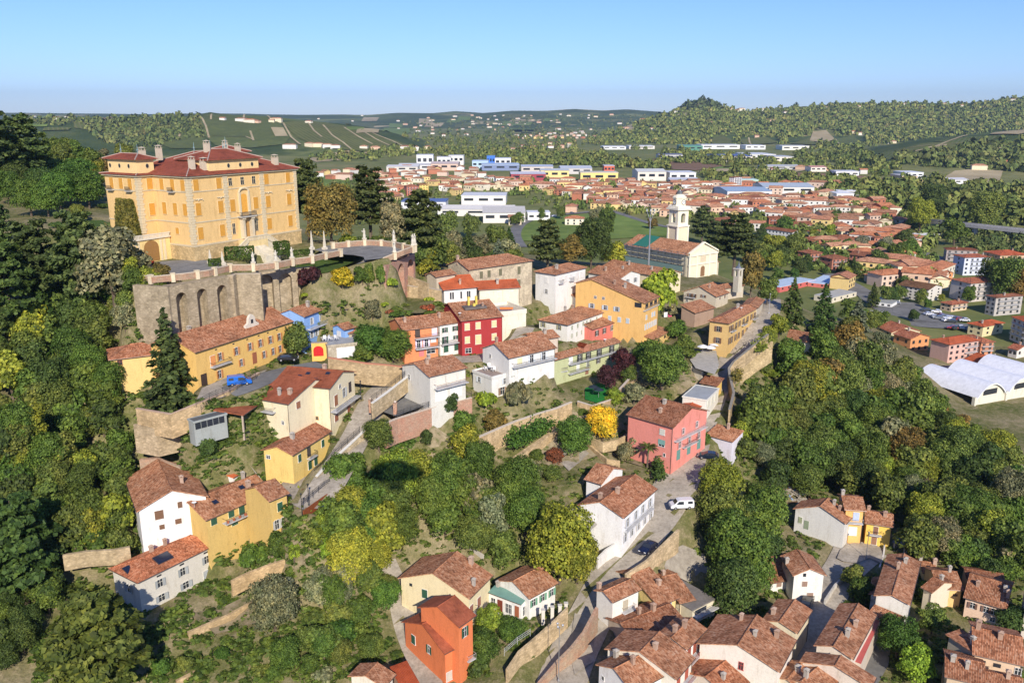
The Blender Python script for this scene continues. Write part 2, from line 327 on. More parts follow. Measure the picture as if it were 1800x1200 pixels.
c = g.ramp(sc_.outputs[0], [(.0,(.13,.16,.052)),(.3,(.075,.11,.036)),(.55,(.18,.20,.07)),(.75,(.24,.23,.09)),(.9,(.42,.35,.2))], 'CONSTANT')
wood = g.ramp(n2, [(.3,(.032,.058,.02)),(.55,(.07,.095,.032)),(.75,(.13,.135,.048))])
c = g.mix(c, wood, g.ramp(n1, [(.42,0.0),(.5,1.0)])); g.bump(n2, 12, .6); M_FARG = g.base(c)
def ground_mat(name, ramp1, sc=1.5, b=.05, stripes=None):
    g = NG(name, 1, .08); p = world_pos(g); n = g.noise(p, sc, 5, .7); n2 = g.noise(p, sc*.15, 4, .6)
    c = g.ramp(n, ramp1); c = g.mix(c, g.ramp(n2, [(.3,.75),(.7,1.2)]), 1, 'MULTIPLY')
    if stripes:
        per, ang, dc = stripes; m = g.n('Mapping'); g.l(p, m.inputs[0]); m.inputs['Rotation'].default_value = (0,0,ang); sx = g.n('SeparateXYZ'); g.l(m.outputs[0], sx.inputs[0])
        w = g.math('SINE', g.math('MULTIPLY', sx.outputs[0], 6.2832/per)); c = g.mix(c, dc, g.ramp(w, [(.2,0.0),(.8,.7)]))
    g.bump(n, b, .5); return g.base(c)
M_COB = ground_mat('cobbled_paving', [(.3,(.27,.235,.185)),(.5,(.38,.335,.27)),(.7,(.46,.41,.335))], 1.6)
M_ASP = ground_mat('asphalt', [(.3,(.15,.148,.142)),(.7,(.22,.215,.2))], .8)
M_GRAV = ground_mat('pale_gravel', [(.3,(.17,.17,.165)),(.7,(.27,.265,.25))], 2)
M_GRASS = ground_mat('lawn', [(.3,(.045,.085,.018)),(.7,(.10,.15,.035))], 1)
M_FIELD = ground_mat('meadow', [(.3,(.10,.16,.035)),(.7,(.20,.26,.065))], .05, .2)
M_PLOW = ground_mat('ploughed_earth', [(.3,(.19,.115,.07)),(.7,(.25,.16,.10))], .02, .2)
M_STRAW = ground_mat('stubble_field', [(.3,(.36,.29,.16)),(.7,(.46,.38,.23))], .03, .2)
M_TURF = ground_mat('artificial_turf', [(.3,(.02,.16,.03)),(.7,(.03,.22,.045))], 3)
M_VINE = ground_mat('vineyard_rows', [(.3,(.055,.085,.022)),(.7,(.115,.14,.035))], .05, .3, (9, .55, (.15,.15,.07)))
M_VINE2 = ground_mat('vineyard_rows_b', [(.3,(.07,.095,.022)),(.7,(.14,.15,.04))], .05, .3, (11, -.5, (.17,.16,.07)))
# ---------------------------------------------------------------- house kit
def Yof(py, z): dy = (600-py)/F_PX; return (z-H_CAM)*(CT+dy*ST)/(-ST+dy*CT)
def zof(py, Y): dy = (600-py)/F_PX; return H_CAM+Y*(-ST+dy*CT)/(CT+dy*ST)
_wc = {}
WHITE = (.72,.71,.67); STONEC = (.50,.44,.34)
def wmesh(kind, w, h):
    k = (kind, round(w,2), round(h,2))
    if k in _wc: return _wc[k]
    m = MB(); x, z = w/2, h/2; f = .07
    if kind == 'frame':      # surround, sash bars and dark pane, slightly proud of the wall
        m.box(-x-f,-.05,-z-f,-x,.05,z+f); m.box(x,-.05,-z-f,x+f,.05,z+f); m.box(-x,-.05,z,x,.05,z+f); m.box(-x-f-.08,-.12,-z-f,x+f+.08,.05,-z)
        if w > .5: m.box(-.035,-.028,-z,.035,.03,z,2); m.box(-x,-.028,z*.25-.03,-.035,.03,z*.25+.03,2); m.box(.035,-.028,z*.25-.03,x,.03,z*.25+.03,2)
        m.box(-x,-.014,-z,x,.03,z,1)
    elif kind == 'pane':
        m.box(-x,-.04,-z,x,.04,z,1)
    elif kind == 'arch':     # round-topped door or window
        n = 8; pts = [(-x,-z),(x,-z)]+[(x*math.cos(a), z-x+x*math.sin(a)) for a in [math.pi*i/n for i in range(n+1)]]
        q = [(a,-.06,b) for a,b in pts]; m.face(q, 0); q2 = [(a*1.16,-.03,b+(.13 if b > -z else 0)) for a,b in pts]; m.face(q2, 2)
        for i in range(len(pts)): j = (i+1)%len(pts); m.face([(pts[i][0],0,pts[i][1]),(pts[j][0],0,pts[j][1]),(pts[j][0],-.06,pts[j][1]),(pts[i][0],-.06,pts[i][1])], 0)
        m.box(-.04,-.10,-z,.04,-.06,z)
        for i in range(1,5): m.box(-x*.9,-.09,-z+i*h/6-.03,x*.9,-.06,-z+i*h/6+.03)
    elif kind == 'shutter':  # louvred leaf, origin at its centre
        m.box(-x,-.03,-z,-x+.06,.02,z); m.box(x-.06,-.03,-z,x,.02,z); m.box(-x+.06,-.03,z-.07,x-.06,.02,z); m.box(-x+.06,-.03,-z,x-.06,.02,-z+.07)
        n = max(4, int(h/.16))
        for i in range(n): a = -z+.07+(h-.14)*i/n; m.box(-x+.06,-.022 if i%2 else -.004,a,x-.06,.015,a+(h-.14)/n*.999)
    elif kind == 'door':
        m.box(-x-.1,-.07,-z,-x,.04,z+.1,2); m.box(x,-.07,-z,x+.1,.04,z+.1,2); m.box(-x,-.07,z,x,.04,z+.1,2)
        m.box(-x,-.03,-z,x,.02,z); m.box(-x+.1,-.045,-z+.15,-.05,-.03,z-.1); m.box(.05,-.045,-z+.15,x-.1,-.03,z-.1)
    elif kind == 'garage':
        m.box(-x-.12,-.06,-z,-x,.04,z+.12,2); m.box(x,-.06,-z,x+.12,.04,z+.12,2); m.box(-x,-.06,z,x,.04,z+.12,2); n = 7
        for i in range(n): a = -z+h*i/n; m.box(-x,-.025,a+.02,x,.02,a+h/n-.001); 
    me = m.mesh(kind, [M_PAINT, M_GLASS, M_CONC]); _wc[k] = me; return me
def window(root, face, u, zc, kind, w, h, col, fcol=WHITE):
    o, dr, L, rz, ax = face
    x, y = o[0]+dr[0]*L*u, o[1]+dr[1]*L*u; nx, ny = dr[1], -dr[0]
    def at(dx, off): return (x+dr[0]*dx+nx*off, y+dr[1]*dx+ny*off, zc)
    if kind in 'dgDa':
        nm = {'d':'door','D':'door','g':'garage_door','a':'arched_door'}[kind]
        return link(nm, wmesh({'d':'door','D':'door','g':'garage','a':'arch'}[kind], w, h), root, at(0,.02), (0,0,rz), col)
    if kind == 'p': return link('window', wmesh('pane', w, h), root, at(0,.01), (0,0,rz), fcol)
    wo = link('window', wmesh('frame', w, h), root, at(0,.03), (0,0,rz), fcol)
    if kind == 'c':
        for s in (-1,1): link('shutter', wmesh('shutter', w/2, h), wo, (s*w/4,-.09,0), (0,0,0), col)
    if kind == 'o':
        for s in (-1,1):
            a = random.uniform(.05,.25); link('shutter', wmesh('shutter', w/2, h), wo, (s*(w*.76),-.10-math.sin(a)*w/4,0), (0,0,-s*a), col)
    if kind == 'b': link('roller_blind', wmesh('garage', w, h*.7), wo, (0,-.05,h*.15), (0,0,0), col)
    return wo
def patch(m, a, b, c, d, th=.16, uv0=0, wob=.05, mat=0, smat=1):      # a,b eave, c,d ridge (b->c, a->d); wavy top, thickness
    a, b, c, d = map(Vector, (a, b, c, d)); Lu = (b-a).length; Lv = ((d-a).length+(c-b).length)/2
    nu = max(1, int(Lu/1.6)); nv = max(1, int(Lv/1.4)); G = []
    sa = random.uniform(0, 50)
    for j in range(nv+1):
        row = []
        for i in range(nu+1):
            s = i/nu; t = j/nv; p = (a*(1-s)+b*s)*(1-t)+(d*(1-s)+c*s)*t
            p.z += wob*math.sin(sa+i*1.7+j*.9)*math.sin(sa*2+i*.6-j*1.3) if 0 < t < 1 else wob*.3*math.sin(sa+i*1.1)
            u0 = (p-a).dot((b-a).normalized()); row.append((p, (u0+uv0, t*Lv)))
        G.append(row)
    for j in range(nv):
        for i in range(nu):
            q = [G[j][i], G[j][i+1], G[j+1][i+1], G[j+1][i]]; m.face([x[0] for x in q], mat, [x[1] for x in q])
    bt = [Vector((p.x,p.y,p.z-th)) for p in (a,b,c,d)]
    m.face([bt[3],bt[2],bt[1],bt[0]], smat)
    for i, row in enumerate((G[0], )): 
        for k in range(nu): p, q = row[k][0], row[k+1][0]; m.face([(p.x,p.y,p.z-th),(q.x,q.y,q.z-th),q,p], mat, [(0,0),(.3,0),(.3,.1),(0,.1)])
    for k in range(nv):
        p, q = G[k+1][0][0], G[k][0][0]; m.face([(p.x,p.y,p.z-th),(q.x,q.y,q.z-th),q,p], mat, [(0,0),(.3,0),(.3,.1),(0,.1)])
        p, q = G[k][-1][0], G[k+1][-1][0]; m.face([(p.x,p.y,p.z-th),(q.x,q.y,q.z-th),q,p], mat, [(0,0),(.3,0),(.3,.1),(0,.1)])
def tri(m, a, b, c, mat=0, th=.16, smat=1):
    a, b, c = map(Vector, (a,b,c)); e = (b-a).normalized(); hh = (c-a)-e*(c-a).dot(e)
    uv = [(0,0),((b-a).length,0),((c-a).dot(e), hh.length)]
    m.face([a,b,c], mat, uv); dn = Vector((0,0,-th)); m.face([c+dn,b+dn,a+dn], smat); m.face([a+dn,b+dn,b,a], mat)
def chimney(parent, x, y, z0, h=1.5, s=.62, col=(.46,.33,.25), cap=True, n=1):
    m = MB(); m.box(-s/2,-s/2,-1.2,s/2,s/2,h*.75); m.box(-s/2-.08,-s/2-.08,h*.75,s/2+.08,s/2+.08,h*.75+.1)
    for i in (-1,1):
        for j in (-1,1): m.box(i*s*.36-.07,j*s*.36-.07,h*.75+.1,i*s*.36+.07,j*s*.36+.07,h)
    c = s/2+.12; m.face([(-c,-c,h),(c,-c,h),(0,0,h+.28)]); m.face([(c,-c,h),(c,c,h),(0,0,h+.28)]); m.face([(c,c,h),(-c,c,h),(0,0,h+.28)]); m.face([(-c,c,h),(-c,-c,h),(0,0,h+.28)]); m.face([(-c,-c,h),(-c,c,h),(c,c,h),(c,-c,h)])
    return m.build('chimney', M_PL, parent, col, (x,y,z0))
RM = dict(old=M_OLD, new=M_NEW, brn=M_BRN, pal=M_PAL, mos=M_MOS, sheet=M_SHEET)
def roof_parts(root, typ, hx, hy, ze, s, mat, rcol, hip='', bk=None):
    """roof centred on the root; returns (object, ridge height, height function)"""
    m = MB(); X, Y = hx, hy
    if typ == 'h':
        if hx >= hy: k = hx-hy; zr = ze+s*hy; r0, r1 = (-k,0,zr), (k,0,zr)
        else: k = hy-hx; zr = ze+s*hx; r0, r1 = (0,-k,zr), (0,k,zr)
        A, B, C, D = (-X,-Y,ze), (X,-Y,ze), (X,Y,ze), (-X,Y,ze)
        if hx >= hy: patch(m,A,B,r1,r0); patch(m,C,D,r0,r1); tri(m,B,C,r1); tri(m,D,A,r0)
        else: patch(m,B,C,r1,r0); patch(m,D,A,r0,r1); tri(m,A,B,r0); tri(m,C,D,r1)
        m.tube(r0,r1,.13,n=5)
        for c, r in ((A,r0),(B,r1 if hx>=hy else r0),(C,r1),(D,r0 if hx>=hy else r1)): m.tube(c,r,.11,n=5)
        f = lambda x,y: ze+s*min(hx-abs(x), hy-abs(y))
    elif typ == 'u' and bk is not None:      # unequal slopes: the ridge stands bk in front of the back eave
        y0 = hy-bk; zr = ze+s*(y0+hy); zb_ = zr-s*bk; R0, R1 = (-X,y0,zr), (X,y0,zr)
        patch(m,(-X,-Y,ze),(X,-Y,ze),R1,R0); patch(m,(X,Y,zb_),(-X,Y,zb_),R0,R1); m.tube(R0,R1,.13,n=5)
        f = lambda x,y: zr-s*abs(y-y0)
    elif typ == 'u':
        zr = ze+s*hy; l, r = -X, X
        if 'l' in hip: l += hy
        if 'r' in hip: r -= hy
        R0, R1 = (l,0,zr), (r,0,zr)
        patch(m,(-X,-Y,ze),(X,-Y,ze),R1,R0); patch(m,(X,Y,ze),(-X,Y,ze),R0,R1)
        if 'l' in hip: tri(m,(-X,Y,ze),(-X,-Y,ze),R0)
        if 'r' in hip: tri(m,(X,-Y,ze),(X,Y,ze),R1)
        m.tube(R0,R1,.13,n=5)
        f = lambda x,y: ze+s*min(hy-abs(y), (x+hx) if 'l' in hip else 99, (hx-x) if 'r' in hip else 99)
    elif typ == 'v':
        zr = ze+s*hx; R0, R1 = (0,-Y,zr), (0,Y,zr)
        patch(m,(X,-Y,ze),(X,Y,ze),R1,R0); patch(m,(-X,Y,ze),(-X,-Y,ze),R0,R1); m.tube(R0,R1,.13,n=5)
        f = lambda x,y: ze+s*(hx-abs(x))
    elif typ == 's':
        zr = ze+s*2*hy; patch(m,(-X,-Y,ze),(X,-Y,ze),(X,Y,zr),(-X,Y,zr)); f = lambda x,y: ze+s*(y+hy)
    elif typ == 't':      # shed falling away to the right
        zr = ze+s*2*hx; patch(m,(X,-Y,ze),(X,Y,ze),(-X,Y,zr),(-X,-Y,zr)); f = lambda x,y: ze+s*(hx-x)
    else:
        zr = ze; m.slab([(-X,-Y,ze),(X,-Y,ze),(X,Y,ze),(-X,Y,ze)], .25, 0); f = lambda x,y: ze
    ro = m.build('roof', [mat, M_WOOD if typ != 'f' else mat], root, rcol)
    return ro, zr, f
HS = []
def H(name, label, z, P1, P2, far, base, zb, typ='u', wall=(.6,.55,.45), roof='old', rcol=(1,1,1), s=.36, wins=(), oh=.45, h=None, chim=None, hip='', wmat=None,
      cat='house', group=None, balc=(), down=5, para=.0, ctrl=True, gut=True, open_=False, bk=None):
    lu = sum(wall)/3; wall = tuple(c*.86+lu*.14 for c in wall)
    zb *= K; h = h*K if h else h; bk = bk*K if bk else bk
    p1, p2 = zp(z, P1), zp(z, P2); b = None
    if p1[0] > p2[0]: p1, p2 = p2, p1
    if base is not None:
        b = zp(z, base); Yb = Yof(b[1], zb); pe = p1 if abs(p1[0]-b[0]) < abs(p2[0]-b[0]) else p2; ze = zof(pe[1], Yb)
        if ctrl: bb = un(b[0], b[1], zb); CTRL.append((bb.x, bb.y, zb))
    else: ze = zb+h
    L, Rr = un(*p1, ze), un(*p2, ze); U = (Rr-L); w = U.length; U.normalize(); N = Vector((-U.y, U.x, 0))
    if isinstance(far, (int, float)): d = far*K
    else:
        k, fx, fy = far; fx, fy = zp(z, (fx, fy)); E = L if k[1] == 'l' else Rr; best = None
        for i in range(20, 600):
            q = i*.1
            if k[0] == 'r': c = E+N*(q/2); zz = ze+s*q/2
            elif k[0] == 't': c = E+N*q; zz = ze+s*q
            else: c = E+N*q; zz = ze
            a = pj(c.x, c.y, zz); e = (a[0]-fx)**2+(a[1]-fy)**2
            if best is None or e < best[0]: best = (e, q)
        d = best[1]
        if bk is not None: d = d/2+bk
        if best[0] > 400: print('FIT', label[:40], 'err %.0fpx'%math.sqrt(best[0]))
    C = (L+Rr)/2+N*(d/2); rz = math.atan2(U.y, U.x); hh = ze-zb
    print('H %-46s w%.1f d%.1f h%.1f rz%.0f' % (label[:46], w, d, hh, math.degrees(rz)))
    root = empty(name, (C.x, C.y, zb), rz); tag(root, label, cat, group)
    hx, hy = w/2, d/2; ro, zr, f = roof_parts(root, typ, hx, hy, hh, s, RM.get(roof, M_CONC) if isinstance(roof, str) else roof, rcol, hip, bk)
    X, Y = hx-oh, hy-oh; t = .17; m = MB(); g = lambda x,y: f(x,y)-t
    if typ == 'f': X, Y = hx-.02, hy-.02
    if not open_:
        mx = 0; bz = -down
        def wall_(a, b_, peaks):
            pts = [(a[0],a[1],bz),(b_[0],b_[1],bz)]+[(p[0],p[1],g(*p)) for p in peaks]; m.face(pts)
        wall_((-X,-Y),(X,-Y),[(X,-Y)]+([(0,-Y)] if typ=='v' else [])+[(-X,-Y)])
        wall_((X,-Y),(X,Y),[(X,Y)]+([(X,hy-bk if bk else 0)] if typ=='u' and 'r' not in hip else [])+[(X,-Y)])
        wall_((X,Y),(-X,Y),[(-X,Y)]+([(0,Y)] if typ=='v' else [])+[(X,Y)])
        wall_((-X,Y),(-X,-Y),[(-X,-Y)]+([(-X,hy-bk if bk else 0)] if typ=='u' and 'l' not in hip else [])+[(-X,Y)])
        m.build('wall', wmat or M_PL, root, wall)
        if para:
            m = MB()
            for q in ((-X-.15,-Y-.15,X+.15,-Y+.1),(-X-.15,Y-.1,X+.15,Y+.15),(-X-.15,-Y+.1,-X+.1,Y-.1),(X-.1,-Y+.1,X+.15,Y-.1)): m.box(q[0],q[1],hh-.3,q[2],q[3],hh+para)
            m.build('parapet', wmat or M_PL, root, wall)
    else:
        for a in (-1,1):
            for b_ in (-1,1):
                m = MB(); m.box(a*X-.15,b_*Y-.15,-3,a*X+.15,b_*Y+.15,g(a*X,b_*Y)); m.build('post', M_PL, root, wall)
    if gut and typ != 'f':
        m = MB()
        if typ in 'uhs': m.tube((-hx,-hy-.06,hh-.1),(hx,-hy-.06,hh-.1),.075,n=5)
        if typ in 'vht': m.tube((hx+.06,-hy,hh-.1),(hx+.06,hy,hh-.1),.075,n=5)
        if typ in 'vh': m.tube((-hx-.06,hy,hh-.1),(-hx-.06,-hy,hh-.1),.075,n=5)
        if typ in 'u': m.tube((X-.0,-Y-.07,-1),(X-.0,-Y-.07,hh-.1),.06,n=5)
        m.build('gutter', M_METAL, root, (.16,.12,.10))
    faces = dict(a=((-X,-Y),(1,0),2*X,0,0), r=((X,-Y),(0,1),2*Y,math.pi/2,1), l=((-X,Y),(0,-1),2*Y,-math.pi/2,1))
    vm = max([0]+[v for wn in wins for v in wn[2]]+[b_[3]-1 for b_ in balc]); fv = min(1, (hh-1.0)/vm) if vm > 0 else 1; fs = min(1, .35+fv*.65)
    if fv < .97: print('   v scaled', round(fv,2))
    for wn in wins:
        fc, us, vs, kind, ww, wh, col = (list(wn)+[None]*7)[:7]
        fr = wn[7] if len(wn) > 7 else WHITE
        for u in us:
            for v in vs: window(root, faces[fc], u, hh-v*fv, kind, ww, wh*fs, col or (.3,.2,.12), fr)
    for bl in balc:
        fc, u0, u1, v = bl[:4]; o, dr, LL, rr, _ = faces[fc]; dp = bl[4] if len(bl) > 4 else 1.1
        bc = (o[0]+dr[0]*LL*u0, o[1]+dr[1]*LL*u0, hh-v*fv); ln = LL*(u1-u0)
        m = MB(); m.box(0,-dp,-.16,ln,0,0)
        bo = m.build('balcony', M_CONC, root, (.5,.5,.5), bc, (0,0,rr))
        m = MB(); m.box(0,-dp,.92,ln,-dp+.05,.98); m.box(0,-dp+.05,.92,.05,0,.98); m.box(ln-.05,-dp+.05,.92,ln,0,.98)
        n = max(3, int(ln/.28))
        for i in range(n+1): x = .02+(ln-.04)*i/n; m.box(x-.015,-dp+.01,0,x+.015,-dp+.04,.92)
        m.build('railing', M_METAL, bo, bl[5] if len(bl) > 5 else (.05,.05,.05))
    if chim is None: chim = [(random.uniform(-.7,.7), random.choice((-.35,.3)))] if typ != 'f' and w > 6 else []
    for cx, cy in chim: x, y = cx*hx, cy*hy; chimney(ro, x, y, f(x, y), random.uniform(1.0,1.5), random.uniform(.5,.75), random.choice([(.46,.33,.25),(.42,.38,.33),(.40,.27,.20)]))
    HS.append((C.x, C.y, U.x, U.y, hx, hy, zb))
    return root, dict(w=w, d=d, hh=hh, f=f, faces=faces, ro=ro, C=C, U=U, N=N, ze=ze, hx=hx, hy=hy, zr=zr)
# ---------------------------------------------------------------- the houses of the old town
YEL=(.62,.42,.13); YEL2=(.68,.46,.12); OCH=(.66,.43,.14); ORG=(.76,.25,.08); RED=(.42,.03,.03); WHT=(.72,.71,.67); WRM=(.72,.66,.53); CRM=(.76,.66,.42); BGE=(.52,.44,.31); CORAL=(.72,.18,.13); PINK=(.78,.25,.19); GRN=(.50,.53,.27); BLU=(.22,.42,.80)
SH_G=(.035,.10,.06); SH_B=(.18,.10,.06); SH_GR=(.42,.43,.43); SH_LIL=(.72,.62,.72); SH_CR=(.68,.58,.32); SH_O=(.50,.22,.08); SH_DG=(.05,.06,.05); SH_T=(.22,.40,.36)
def w_(f, us, vs, k='c', w=1.0, h=1.5, col=SH_G, fr=WHITE): return (f, us, vs, k, w, h, col, fr)
H('row_house','orange row house with lilac shutters and an outside stair','G',(130,650),(425,613),('rl',68,550),(150,885),30,'u',ORG,wins=[w_('a',[.40],[1.6],'D',1.1,2.1,(.08,.06,.05)),w_('a',[.90],[1.6],'c',1.3,1.9,SH_LIL),w_('a',[.42,.65],[4.6],'o',.9,2.1,SH_LIL),w_('a',[.86],[4.1],'c',1.3,1.0,(.7,.7,.7)),w_('a',[.5],[7.4],'D',1.1,2,(.6,.2,.2)),w_('a',[.78],[7.2],'n',2.2,1.3)],balc=[('a',.3,1,2.9,1.2),('a',.3,1,5.9,1.2)],oh=.3)
H('row_house','narrow white row house with dark green shutters between the orange and red houses','G',(425,608),(598,580),('rl',352,512),(440,840),29.5,'u',WHT,wins=[w_('a',[.25,.78],[1.7],'o',.8,1.3),w_('a',[.25],[4.6],'o',.9,1.9),w_('a',[.8],[4.3],'o',.7,1.0),w_('a',[.3,.85],[7.2],'d',1.1,2.0,SH_G)],balc=[('a',.02,.98,5.7,1.0)],oh=.3)
_, RH = H('row_house','deep red row house with closed cream shutters and a roof terrace','G',(600,572),(950,534),('rl',468,447),(605,855),29,'u',RED,s=.30,bk=4,wins=[w_('a',[.13,.40,.80],[1.8],'c',1.25,1.7,SH_CR),w_('a',[.13,.80],[5.2],'c',1.25,1.7,SH_CR),w_('a',[.40],[5.4],'c',1.5,2.4,SH_CR),w_('a',[.15],[8.0],'n',1.6,1.2)],oh=.4,chim=[(.35,-.3)])
H('house','white house under a bright orange roof with slit windows','G',(455,322),(745,298),('rl',382,222),(455,440),36,'u',WHT,'new',bk=2,wins=[w_('a',[.20,.27,.52,.72,.78],[1.9],'p',.45,1.9)],chim=[(.1,-.5)],wmat=M_PL)
H('house','long white house with hipped orange roof stepping down from its neighbour','G',(742,320),(1088,300),('rl',735,240),(745,425),35.5,'u',(.74,.66,.50),'new',(.88,.9,.95),bk=2,hip='r',chim=[(0,-.2)],wins=[w_('a',[.2,.5,.8],[1.7],'c',1,1.4,(.68,.62,.48))])
H('terrace_block','white block with a terrace of orange pots','G',(905,528),(1130,500),9,(925,660),31,'f',(.74,.68,.54),(M_CONC),(.5,.45,.38),para=.9,wins=[w_('a',[.4],[3.6],'c',1,1.4,(.7,.64,.52))],cat='terrace',chim=[])
H('canopy','low red lean-to roof above the white terrace block','G',(835,432),(1070,412),('el',745,425),(835,470),34,'s',(.7,.62,.46),'new',(.85,.8,.8),s=.18,cat='roof',oh=.2,chim=[])
H('stone_house','large old beige house with peeling plaster and a long tiled roof','G',(665,158),(1195,82),('rl',572,78),(1180,432),31.5,'u',(.60,.50,.33),hip='r',wmat=M_WP,wins=[w_('a',[.18,.30,.48],[2.1],'c',1.1,2.0,(.16,.15,.09),STONEC),w_('a',[.78],[2.4],'c',1.1,2.3,(.16,.15,.09),STONEC),w_('a',[.78],[6.3],'c',1.1,2.2,(.16,.15,.09),STONEC)],chim=[(-.95,.1)])
H('outbuilding','low tiled outbuilding tucked behind the bright orange roof','G',(400,216),(570,188),('rl',374,152),None,38,'u',(.55,.47,.34),h=4,cat='shed',chim=[])
H('house','grey white house with balcony and two white garage doors below the red house','G',(345,1025),(660,950),('rl',222,912),(358,1290),26,'u',(.66,.64,.57),wins=[w_('a',[.3,.6,.88],[1.9],'c',1.9,1.6,(.72,.68,.58)),w_('a',[.3,.72],[5.2],'g',3,2.2,(.8,.79,.74)),w_('l',[.25],[2.2],'n',.8,1.1)],balc=[('a',.1,1,3.1,1.3,(.35,.14,.10))],chim=[(-.5,-.2),(-.1,.2)],s=.30)
H('house','white upper house with railed balcony standing above a roof terrace','G',(990,875),(1382,788),('rl',885,740),(992,965),29.5,'u',WHT,wins=[w_('a',[.22],[1.8],'c',1.4,1.6,(.72,.66,.4)),w_('a',[.48,.75],[1.9],'o',1.1,2.2,(.62,.66,.68)),w_('l',[.3],[1.6],'n',.7,1.0)],balc=[('a',.05,1,3.2,1.1)],s=.42,chim=[(-.85,.1)])
H('terrace_block','white lower block carrying a roof terrace with a white table and chairs','G',(850,1035),(1262,930),('el',695,985),(872,1192),24,'f',WHT,M_CONC,(.30,.24,.21),para=.35,wins=[w_('a',[.25,.50,.68,.85],[2.3],'o',1.0,1.9,(.62,.66,.68)),w_('l',[.35],[2.2],'o',.9,1.6,(.62,.66,.68)),w_('a',[.2],[5.6],'o',1.3,2.2,(.3,.2,.14))],cat='terrace')
H('stair_hut','small white stair hut with a red tiled roof on the terrace','G',(818,822),(882,812),('el',812,795),(822,885),29.5,'s',WHT,'new',s=.2,oh=.15,cat='hut',chim=[],wins=[w_('a',[.5],[1.3],'d',.8,1.9,(.35,.2,.12))])
H('house','small tiled house with a red roof box between the red and green houses','H',(80,735),(300,700),('rl',60,640),None,24,'u',(.6,.5,.4),h=6.5,chim=[(.2,-.3)])
H('house','large white corner house with pale shutters beside the beige stone house','H',(265,198),(520,138),('el',82,182),(265,395),33,'h',(.74,.73,.70),wins=[w_('a',[.15,.33,.5,.68,.85],[2.0],'c',1.1,1.8,(.66,.65,.62)),w_('a',[.15,.5],[2.6],'n',.3,.2),w_('l',[.55],[2.2],'c',1,1.6,(.66,.65,.62)),w_('l',[.55],[5.6],'o',.8,1.3,(.6,.6,.6))],balc=[('a',.08,.22,3.0,.8),('a',.43,.57,3.0,.8)])
H('house','white house with grey shuttered gable behind the tall yellow building','H',(790,225),(962,188),('el',515,182),(790,330),30,'v',WHT,s=.3,wins=[w_('a',[.35,.75],[1.8],'o',.9,1.5,(.35,.37,.38))],chim=[(.3,-.3),(-.5,.2)])
H('house','pale yellow gabled house with a very long tiled roof before the church','H',(1110,215),(1292,180),('el',640,82),(1292,330),27,'v',CRM,s=.3,wins=[w_('a',[.45],[2.4],'n',.8,1.6)],chim=[(-.4,-.5),(-.3,.3)])
_, YT = H('tall_house','tall orange yellow house with an open corner loggia and grey shutters','H',(985,428),(1112,372),('rl',560,218),(965,662),26.5,'u',(.78,.46,.12),s=.30,bk=5,wins=[w_('l',[.30,.42],[.2],'n',.8,.8),w_('l',[.25,.45,.62],[3.2],'o',1.0,1.4,(.45,.52,.58)),w_('l',[.52,.66,.78],[6.6],'c',1.0,1.5,(.42,.5,.56)),w_('a',[.15,.3,.45,.6,.75,.88],[8.3],'c',.8,1.7,(.5,.55,.58)),w_('a',[.2,.6,.75],[5.2],'c',.9,1.4,(.5,.55,.58)),w_('a',[.2,.5,.8],[1.5],'p',2.0,1.5),w_('l',[.92],[1.0],'p',2.2,1.5)],balc=[('a',-.02,1.02,2.6,.5,(.5,.4,.3))],chim=[(-.3,0),(-.1,-.25)])  # dark panes under the eave imitate the shaded recess of the open loggia
H('annex','low yellow annex with a pinkish roof below the loggia house','H',(1065,724),(1202,646),('el',962,665),(1070,792),22.5,'s',(.78,.52,.16),s=.2,wins=[w_('a',[.3,.7],[1.2],'p',1.3,.9)],cat='annex',chim=[])
H('house','coral red house with dark shutters and a terrace below the loggia house','H',(565,640),(838,552),7,(572,730),25,'u',CORAL,s=.3,wins=[w_('a',[.12,.35],[1.7],'o',.9,1.6,(.12,.06,.05)),w_('a',[.6,.85],[1.6],'o',1.1,1.6,(.35,.3,.28))],chim=[(.2,0)])
H('terrace_block','coral terrace block with dark floor slab and potted shrubs','H',(885,695),(957,662),('el',690,672),(890,765),22.5,'f',CORAL,M_CONC,(.25,.2,.17),para=.25,cat='terrace',wins=[w_('a',[.5],[1.8],'o',.8,1.7,(.6,.5,.45))])
H('house','long white house with many grey green shutters below the ruined cottage','H',(360,605),(665,497),('el',110,562),(357,738),26,'h',(.76,.74,.68),wins=[w_('a',[.12,.27,.42,.52,.62,.8],[1.8],'c',.75,1.4,(.35,.37,.28)),w_('a',[.12,.25,.38,.5,.62,.74,.86],[4.8],'c',.75,1.5,(.45,.45,.35)),w_('l',[.15,.72],[1.6],'o',.8,1.5,(.30,.28,.16))],chim=[(-.2,.2),(.1,.1)],balc=[('a',.46,.66,2.9,.8)])
H('cottage','small cottage with open rafters under its tiled roof above the white house','H',(470,412),(622,376),('rl',385,338),(600,445),29.5,'u',(.68,.62,.5),wins=[w_('a',[.7],[1.3],'n',.9,1.1)],chim=[(-.6,.1)])
_, GH = H('long_house','long pale green house with dark shutters and a full width balcony','H',(250,893),(797,742),('rl',262,766),(372,1095),21.5,'u',GRN,s=.34,wins=[w_('a',[.24],[1.9],'D',1.3,2.0,(.75,.74,.7)),w_('a',[.37,.50,.67,.87],[1.9],'o',1.0,2.1,(.06,.06,.05)),w_('a',[.35],[5.3],'D',1,2.1,(.7,.7,.66)),w_('a',[.50],[5.1],'c',1.0,1.6,(.25,.26,.22)),w_('a',[.66,.86],[5.1],'o',.8,1.6,(.12,.10,.08)),w_('a',[.49],[7.9],'d',1,2.1,(.28,.14,.09))],balc=[('a',.2,.99,3.1,1.1),('a',.2,.5,6.7,1.0)],chim=[(-.9,.4)])
